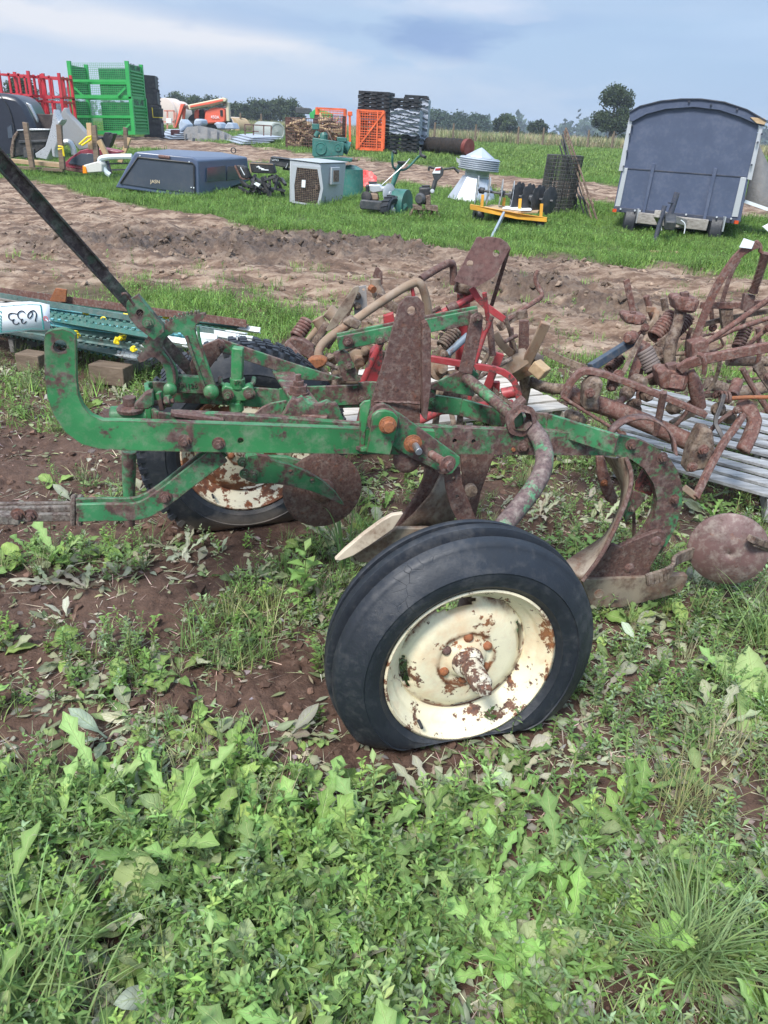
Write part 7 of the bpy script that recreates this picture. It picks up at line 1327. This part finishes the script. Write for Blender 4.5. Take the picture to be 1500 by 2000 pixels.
slab('jib', l8([(375, 285), (440, 290), (430, 330), (320, 640), (300, 710), (270, 700), (330, 480)]), YL2-.2, Vector((0, .4, 0)), ML, lf, .03); slab('jib_link', l8([(430, 320), (500, 310), (530, 380), (500, 390), (450, 350)]), YL2-.2, Vector((0, .4, 0)), MR, lf, .02); slab('jib_arm', l8([(420, 340), (460, 360), (440, 560), (400, 540)]), YL2, Vector((0, .2, 0)), ML, lf, .02); slab('control_window', l8([(1055, 400), (1098, 395), (1102, 495), (1062, 500)]), YL2-.05, Vector((0, .05, 0)), MBLK, lf, 0)
for q in ((860, 640), (1120, 620), (640, 620)): m = MB(); m.lathe(W(*l8([q])[0], YL2+.3), (0, -1, 0), [(-.3, 0), (-.3, .5), (0, .5), (.02, .2), (.02, 0)], 24); m.build('wheel', MTYRE, lf)
text_mesh('machine_number', '450A', mt_white, lf, W(*l8([(970, 520)])[0], YL2-.06), .24, (0, -1, 0), (0, 0, 1), .005)
bsk = [(W(*l8([(90, 410)])[0], YL2-1), W(*l8([(270, 410)])[0], YL2-1)), (W(*l8([(150, 410)])[0], YL2-1), W(*l8([(150, 730)])[0], YL2-1)), (W(*l8([(265, 410)])[0], YL2-1), W(*l8([(265, 700)])[0], YL2-1)), (W(*l8([(90, 600)])[0], YL2-1), W(*l8([(270, 600)])[0], YL2-1)), (W(*l8([(300, 440)])[0], YL2-1), W(*l8([(290, 560)])[0], YL2-1))]
bars('work_basket', bsk, .08, M_plain('faded_basket_paint', (.62, .25, .2), .5), lf, (0, 1, 0)); slab('control_box', l8([(125, 540), (215, 540), (220, 620), (130, 625)]), YL2-1.1, Vector((0, .2, 0)), mt_white, lf, .01)
# fender row, tarp, loose sheets, stacked bricks
for i, (P, lab) in enumerate((([(370, 545), (400, 555), (500, 660), (340, 790), (340, 640)], 'pale blue grey moulded tank, leftmost behind the tarp'), ([(610, 560), (650, 545), (735, 560), (745, 655), (590, 660)], 'dark fronted grey arch second from the left behind the tarp'), ([(940, 640), (1000, 600), (1060, 620), (1095, 720), (1000, 720), (980, 660)], 'rounded grey arch right of the lift turret'), ([(1135, 700), (1180, 610), (1260, 615), (1305, 720), (1130, 725)], 'rounded grey arch at the right end behind the tarp'))):
    m = MB(); m.prism(pp(l8(P), 34.5), (.1, .7, 0)); tag(m.build('moulded_tank', M_plain('pale_blue_plastic_%d' % i, (.36, .42, .50), .45, .2), None, .06), lab, 'moulded part', 'grey moulded arches behind the tarp')
g = G(402, 276); m = MB(); rg = random.Random(6); rows = []
tt = l8([(360, 870), (480, 690), (700, 665), (980, 720), (1180, 790), (1360, 900)]); 
for j in range(5):
    row = []
    for i in range(25):
        f = i/24; x = np.interp(f, np.linspace(0, 1, 6), [p[0] for p in tt]); ytop = np.interp(f, np.linspace(0, 1, 6), [p[1] for p in tt]); yb = 277+9*f
        q = j/4; y = ytop+(yb-ytop)*(q**1.3); Y = 33.2-1.6*q+.25*math.sin(i*1.9+j*1.1)*(.3+q)+.15*math.sin(i*4.1); row.append(W(x, y, Y))
    rows.append(row)
m.sheet(rows); m.sheet([[p+Vector((0, .0, 0)) for p in rows[0]], [Vector((p.x, p.y+1.6, .8)) for p in rows[0]]]); tag(m.build('tarpaulin', MTARP, sharp=25), 'crumpled grey tarpaulin heaped over goods below the boom lift', 'tarp')
for i, (P, lab) in enumerate((([(300, 265), (352, 262), (390, 272), (330, 274)], 'flat pale metal sheets lying left of the grey tarpaulin'), ([(440, 276), (478, 272), (528, 281), (470, 284)], 'flat pale sheets and rails lying right of the grey tarpaulin'))):
    t = None; m = MB()
    for k in range(4): m.prism([G(x+k*5, y-k*1.0+1)+Vector((0, 0, .04+.05*k)) for x, y in P], (0, 0, .03)); P = [(x+3, y) for x, y in P]
    tag(m.build('metal_sheets', MGAL, None), lab, 'sheet metal')
m = MB(); m.prism(pp(l8([(200, 735), (320, 735), (318, 830), (205, 830)]), 33.0), (0, .4, 0)); tag(m.build('block_stack', M_plain('dark_red_block', (.17, .05, .045), .7), None, .02), 'small dark red stack of trays left of the tarpaulin', 'tray stack')
for i, (x, y, r, lab) in enumerate(((462, 250, .65, 'straw coloured round bale behind the right arch'), (452, 247, .6, 'whitish round bale beside the straw one'), (330, 222, 1.2, 'first plastic wrapped bale left of the orange jib'), (345, 225, 1.1, 'second plastic wrapped bale left of the orange jib'))):
    Y = 60 if i < 2 else 75; c = W(x, y, Y); m = MB(); m.lathe(c, (-.5, -1, 0), [(-.8, 0), (-.8, r), (.5, r), (.52, r*.97), (.52, 0)], 28); tag(m.build('round_bale', M_plain('bale_straw_%d' % i, (.42, .31, .18) if i == 0 else (.58, .50, .46), .9, .15, 12), None, .02), lab, 'bale', 'round bales in the field')
t = thing('storage_tank', 'grey cylindrical tank lying on its side beside a pipe frame', 'tank', G(540, 272)); c = W(541, 257, 37); m = MB(); m.lathe(c, (.55, -.85, 0), [(-1.9, 0), (-1.9, .30), (-1.8, .37), (.0, .37), (.05, .36), (.06, .30), (.04, .28), (.04, .05), (.06, 0)], 36); m.build('tank_shell', M_plain('grey_green_tank', (.34, .37, .34), .5, .12), t)
bars('pipe_frame', [(W(478, 243, 35), W(530, 246, 35)), (W(478, 243, 35), W(479, 269, 35)), (W(495, 244, 35), W(495, 268, 35)), (W(515, 245, 35), W(515, 268, 35)), (W(530, 246, 35), W(529, 268, 35)), (W(478, 256, 35), W(505, 257, 35))], .045, MR, t, (0, 1, 0))
t = thing('dumpster', 'green dumpster with dark bin far behind the firewood cages', 'dumpster', G(610, 255)); slab('dumpster_body', [(604, 222), (617, 211), (648, 221), (648, 232), (606, 232)], 80, Vector((0, 2, 0)), MGRN, t, .05); slab('dark_box', [(577, 209), (604, 211), (607, 223), (577, 221)], 82, Vector((0, 2, 0)), MBLK2, t, .05)
# ---- firewood cages
for ci, (x0, x1, yt, yb, Y, lab) in enumerate(((558, 612, 229, 291, 29.6, 'left wire cage filled with split firewood'), (614, 668, 224, 288, 31.5, 'right wire cage filled with split firewood behind the compressor'))):
    t = thing('firewood_cage', lab, 'cage', G((x0+x1)/2, yb), 'wire cages of firewood'); a = W(x0, yb, Y); b = W(x1, yb, Y); a.z = b.z = .72; h = W(x0, yt, Y).z-.72; dd = Vector((.05, 1.0, 0)); m = MB()
    for p, q in ((a, b), (b, b+dd), (a+dd, b+dd), (a, a+dd)): grid(m, p, q, p+Vector((0, 0, h)), 12, 9, .008)
    m.build('wire_mesh', MRL, t)
    rg = random.Random(ci+3)
    for i in range(95):
        f = rg.uniform(.02, .92); zz = h*(.06+.86*(i/95.0)); yy = rg.uniform(.05, .85); c = a+(b-a)*f+dd*yy+Vector((0, 0, zz-(.25 if f > .75 else 0)*(i/95.))); d = Vector((rg.uniform(-1, 1), rg.uniform(-.3, .3), rg.uniform(-.35, .35))).normalized(); L = rg.uniform(.12, .26); c.x = min(max(c.x, a.x+L*.9), b.x-L*.9)
        m = MB(); m.tube([c-d*L, c+d*L], rg.uniform(.03, .055), 5); m.build('firewood_piece', MWPX if rg.random() < .45 else MWB, t)
# ---- orange cages
def orange_cage(x0, x1, yt, yb, Y, depth, lab, door):
    t = thing('orange_cage', lab, 'cage', G((x0+x1)/2, yb), 'orange steel cages'); a = W(x0, yb, Y); b = W(x1, yb, Y); a.z = b.z = .76; h = W(x0, yt, Y).z-.76; dd = dvec(Y, x0, x0+4, depth); U = Vector((0, 0, h))
    for p in (a, b, b+dd, a+dd): bars('corner_post', [(p, p+U)], .085, MORG, t, (0, 1, 0))
    for p, q in ((a, b), (b, b+dd), (b+dd, a+dd), (a+dd, a)): bars('rail', [(p+U*.99, q+U*.99)], .05, MORG, t); bars('rail', [(p+U*.03, q+U*.03)], .06, MORG, t)
    m = MB(); grid(m, a+Vector((0, -.02, 0)), b+Vector((0, -.02, 0)), a+U+Vector((0, -.02, 0)), 10, 16, .007); m.build('mesh_front', MORG, t); m = MB(); grid(m, a+dd, b+dd, a+dd+U, 10, 16, .007); m.build('mesh_back', MORG, t)
    if door: bars('diagonal_brace', [(a+U*.04+Vector((0, -.05, 0)), b+U*.95+Vector((0, -.05, 0)))], .05, MORG, t, (0, 1, 0)); p = a+(b-a)*.78; bars('door_stile', [(p+Vector((0, -.04, 0)), p+U+Vector((0, -.04, 0)))], .05, MORG, t, (0, 1, 0)); bars('latch_plate', [(b+U*.28, p+U*.28), (b+U*.6, p+U*.6)], .05, MORG, t)
    return t
orange_cage(697, 746, 214, 291, 29.8, 1.0, 'orange steel mesh cage with a diagonal brace in front of the black pallets', True)
orange_cage(618, 672, 210, 276, 33.6, 1.2, 'open orange steel cage behind the firewood cages', False)
m = MB(); m.beam(W(683, 220, 31), W(684, 285, 31), .08, .08, (0, 1, 0)); m.beam(W(679, 222, 31), W(688, 222, 31), .12, .14); tag(m.build('orange_post', MORG, None, .01), 'single orange steel post between the two orange cages', 'post')
# ---- stacks of black pallets
def make_pallet(u, v, h, kind):
    t = thing('plastic_pallet', 'black plastic pallet in the tall stack', 'pallet', (0, 0, 0)); U = Vector((0, 0, h))
    m = MB(); m.prism([Vector((0, 0, h*.42)), u+Vector((0, 0, h*.42)), u+v+Vector((0, 0, h*.42)), v+Vector((0, 0, h*.42))], U*.55); m.build('deck', MBLK, t, .004)
    for f in (.08, .5, .92):
        for g_ in (.08, .5, .92): m = MB(); m.box(u*f+v*g_+Vector((0, 0, h*.25)), (.20, .20, h*.40)); m.build('foot', MBLK, t)
    m = MB(); m.prism([p+Vector((0, 0, .005)) for p in (Vector(), u, u+v, v)], (0, 0, h*.10)); m.build('base_skids', MBLK2, t); return t
u = dvec(30, 762, 813, .25); u = Vector((u.x, u.y, 0)); v = dvec(30, 813, 832, .9)
ORD = ('lowest', 'second', 'third', 'fourth', 'fifth', 'sixth', 'seventh', 'eighth', 'ninth', 'tenth', 'eleventh', 'twelfth', 'thirteenth', 'fourteenth', 'topmost')
proto = None; names = (('left', 697, 176, 31.0, dvec(31, 697, 755, .15), dvec(31, 755, 766, .9), 15, 294), ('middle', 762, 190, 30.0, dvec(30, 762, 812, .2), dvec(30, 812, 818, .8), 13, 300), ('right', 786, 184, 31.2, dvec(31.2, 786, 828, .2), dvec(31.2, 828, 832, .7), 14, 300))
for nm, x0, yt, Y, u, v, n_, yb in names:
    A = W(x0, 292, Y); A.z = .74; H_ = W(x0, yt, Y).z-.74; h = H_/n_; pr = make_pallet(u, v, h*.97, 0)
    for i in range(n_):
        lab = 'black plastic pallet, %s from the bottom of the %s stack' % (ORD[i], nm) if 0 < i < n_-1 else ('lowest black pallet of the %s stack' % nm if i == 0 else 'topmost black pallet of the %s stack' % nm)
        loc = A+Vector((.012*math.sin(i*2.3), 0, h*i))
        if i == 0: pr.location = loc; pr['label'] = lab; pr['group'] = 'black plastic pallets in tall stacks'
        else: dup(pr, loc, .004*math.sin(i*1.7), label=lab)
    if nm != 'left':
        o = A-u.normalized()*.05-Vector((0, .10, 0)); zt0_, zt1_ = A.z+H_*(.33 if nm == 'middle' else .16), A.z+H_*(.80 if nm == 'middle' else .93); rows = []
        uu = u+u.normalized()*.12; cs = [o, o+uu*.5, o+uu, o+uu+v*.5, o+uu+v]
        for j in range(37):
            z = zt0_+(zt1_-zt0_)*j/36; rows.append([Vector((q.x, q.y+.035*math.sin(j*1.35+i_*.9)+.02*math.sin(j*3.1+i_*2), z+.03*math.sin(i_*1.7+j*.8))) for i_, q in enumerate([cs[a_]+(cs[a_+1]-cs[a_])*(b_/4.) for a_ in range(4) for b_ in range(4)]+[cs[4]])])
        m = MB(); m.sheet(rows); tag(m.build('stretch_wrap', MWRAP, None, sharp=20), 'crinkled clear plastic wrap round the %s pallet stack' % nm, 'plastic wrap')
t = thing('mesh_roll', 'long black roll of matting with a red end lying in the grass', 'roll', G(880, 305)); m = MB(); a = W(836, 292, 31.0); b = W(914, 295, 29.6); a.z = b.z = 1.02; m.tube([a+(b-a)*(i/30) for i in range(31)], [.26+.015*math.sin(i*2.1)+.01*math.sin(i*5) for i in range(31)], 24); m.build('rolled_mat', M_plain('black_matting', (.022, .02, .018), .95, .4, 20, .8, dirt=.5, dirtc=(.09, .05, .035), bdist=.03), t)
m = MB(); m.cyl(b-(b-a).normalized()*.12, b+(b-a).normalized()*.05, .275, 24); m.build('red_end_cap', M_plain('dull_red_cap', (.16, .03, .025), .7), t)
# ================================================================= TREES, FENCE POSTS AND FAR WOODS
def bark(): return M_plain('grey_brown_bark', (.10, .08, .065), .9, .25, 8, .5)
MBARK = bark(); MLEAF = foliage_mat('tree_leaves', .6, .25)
def crown(seed, W_, H_, n, col, size, lobes=9, lo=.12):
    """leaf clumps gathered on lobes spread through an uneven crown"""
    r = np.random.default_rng(seed); L = []
    for i in range(lobes*3):
        a = r.uniform(0, 6.28); h = lo+(1-lo)*r.uniform(0, 1)**.8; rad = W_/2*np.sqrt(max(.05, 1-((h-.40)/.64)**2))*r.uniform(.2, .95); L.append((rad*np.cos(a), rad*np.sin(a), h*H_, W_*r.uniform(.10, .21)))
    L = np.array(L); k = r.integers(0, len(L), n); d = r.normal(size=(n, 3)); d /= np.linalg.norm(d, axis=1, keepdims=True); rr_ = L[k, 3:4]*r.uniform(.35, 1.12, (n, 1))
    P = L[k, :3]+d*rr_*np.array([1, 1, .8]); sz = size*r.uniform(.5, 1.3, (n, 1)); a = r.normal(size=(n, 3)); a /= np.linalg.norm(a, axis=1, keepdims=True); b = np.cross(a, r.normal(size=(n, 3))); b /= np.linalg.norm(b, axis=1, keepdims=True)
    V = np.stack([P-a*sz, P-b*sz*.6, P+a*sz, P+b*sz*.6], 1).reshape(-1, 3); F = np.arange(4*n).reshape(-1, 4); t = r.uniform(.65, 1.35, len(L))[k]*r.uniform(.75, 1.25, n)
    C = np.array(col)[None]*t[:, None]; return V, F, np.repeat(C, 4, 0)
def make_tree(seed, name, label, W_, H_, n, col, size, group=None, lo=.12, lobes=9, cat='tree', trunk=.18):
    t = thing(name, label, cat, (0, 0, 0), group); V, F, C = crown(seed, W_, H_, n, col, size, lobes, lo); me = mesh_from('crown', V, F, C, MLEAF); o = bpy.data.objects.new('crown', me); link(o); o.parent = t
    m = MB(); rg = random.Random(seed); m.tube([Vector((0, 0, -.3)), Vector((.02*H_, 0, H_*.2)), Vector((-.01*H_, 0, H_*.45)), Vector((.01, 0, H_*.75))], [trunk, trunk*.8, trunk*.6, trunk*.15], 8)
    for i in range(9):
        a = rg.uniform(0, 6.28); h = H_*rg.uniform(.2, .6); e = Vector((math.cos(a)*W_*.32, math.sin(a)*W_*.32, h+H_*rg.uniform(.1, .3))); m.tube(smooth([Vector((0, 0, h)), Vector((e.x*.5, e.y*.5, h+(e.z-h)*.35)), e]), [trunk*.4, trunk*.1], 5)
    m.build('trunk', MBARK, t); return t
def place(t, px, py_base, Y): p = W(px, py_base, Y); t.location = (p.x, Y, .6); return t
DG = (.032, .062, .022)
def tree_at(seed, px, ytop, ybase, wpx, Y, label, col=DG, n=2600, **k):
    s = Y/1503*1.02; t = make_tree(seed, 'tree', label, wpx*s, ((ybase-ytop)*s+.4)*.80, int(n*1.9), col, Y*.0014, **k); return place(t, px, ybase, Y)
tree_at(1, 1190, 172, 275, 84, 95, 'tall broad dark green tree left of the blue wagon', n=6000, lobes=11, trunk=.35, lo=.06)
tree_at(2, 985, 222, 264, 44, 130, 'round open crowned tree right of the far woods', n=2600, trunk=.3)
tree_at(3, 1050, 234, 268, 38, 130, 'small dense tree midway between the far woods and the tall tree', n=2200)
tree_at(4, 1076, 258, 270, 26, 128, 'low light green bush at the foot of the small dense tree', (.07, .12, .03), 900, cat='bush', lo=0.0)
tree_at(5, 1018, 257, 267, 22, 135, 'low dark bush left of the small dense tree', n=800, cat='bush', lo=0.0)
tree_at(6, 40, 130, 200, 70, 70, 'dark tree standing behind the red racks', n=3600, trunk=.25)
lab = ('low left end tree of the left treeline beside the black bins', 'tallest tree of the left treeline behind the lift boom', 'tree behind the middle of the orange boom', 'tree peeping over the top of the cream boom', 'first full tree right of the lift', 'second tree right of the lift', 'third tree right of the lift with a rounded top', 'broad tree above the pipe frame', 'last tree of the left treeline above the tank')
for i, (px, yt, w_) in enumerate(((326, 190, 34), (352, 183, 48), (386, 192, 40), (412, 191, 36), (462, 200, 36), (484, 202, 34), (508, 197, 38), (536, 198, 40), (560, 196, 36))):
    tree_at(20+i, px, yt, 238+(px-470)*.045, w_*1.6, 140+6*math.sin(i*2.1), lab[i], n=2600, group='trees of the left treeline', lo=0.0, trunk=.25)
lab = ('left end tree of the distant right treeline', 'second tree of the distant right treeline', 'third tree of the distant right treeline', 'fourth tree of the distant right treeline', 'fifth tree of the distant right treeline', 'right end tree of the distant right treeline')
for i, (px, yt, w_) in enumerate(((842, 226, 40), (862, 229, 34), (884, 231, 34), (904, 229, 36), (922, 229, 34), (938, 234, 28))):
    tree_at(40+i, px, yt, 263, w_*2.0, 200, lab[i], (.030, .062, .034), n=2000, group='trees of the right treeline', lo=0.0)
# far woods as one mass
Vs, Fs, Cs = [], [], []; off = 0; r_ = np.random.default_rng(9)
for k in range(70):
    px = r_.uniform(-500, 2300); 
    if 330 < px < 1000: continue
    Y = 420; p = W(px, 262, Y); V, F, C = crown(100+k, 40, 7, 260, (.05, .085, .06), 1.6, 4, 0.0); V = V+np.array([p.x, Y, -.5]); Vs.append(V); Fs.append(F+off); off += len(V); Cs.append(C)
me = mesh_from('distant_woods', np.concatenate(Vs), np.concatenate(Fs), np.concatenate(Cs), MLEAF); o = bpy.data.objects.new('distant_woods', me); link(o); o['kind'] = 'stuff'
pr = None
for i, px in enumerate((848, 885, 928, 1012, 1060, 1102, 1148, 1195, 1228, 1480, 470, 512)):
    Y = 60.0; yb = 262+(px-750)*.05; p = W(px, yb, Y); lab_ = 'grey wooden fence post at the far edge of the field'
    if pr is None: m = MB(); m.tube([Vector((0, 0, 0)), Vector((.02, 0, .9)), Vector((.02, 0, 1.25))], [.08, .07, .06], 8); pr = tag(m.build('field_fence_post', MWB), lab_, 'fence post', 'posts of the far field fence'); pr.location = (p.x, Y, .75)
    else: c = pr.copy(); link(c); c.location = (p.x, Y, .75); c.rotation_euler = (.04*math.sin(i*3), .05*math.sin(i*5), i)
# ================================================================= THIN HAZE
m = MB(); x_ = 3*(700+.9)+20; m.box((0, 340, 5.5), (2*x_, 760, 17)); hz = m.build('haze', MBLK); hz['kind'] = 'stuff'
mt = bpy.data.materials.new('haze_air'); mt.use_nodes = True; nt = mt.node_tree; nt.nodes.clear(); o_ = nt.nodes.new('ShaderNodeOutputMaterial'); pv = nt.nodes.new('ShaderNodeVolumePrincipled')
pv.inputs['Color'].default_value = (.78, .86, 1.0, 1); pv.inputs['Density'].default_value = .0008; pv.inputs['Anisotropy'].default_value = .2; nt.links.new(pv.outputs[0], o_.inputs['Volume']); hz.data.materials.clear(); hz.data.materials.append(mt)
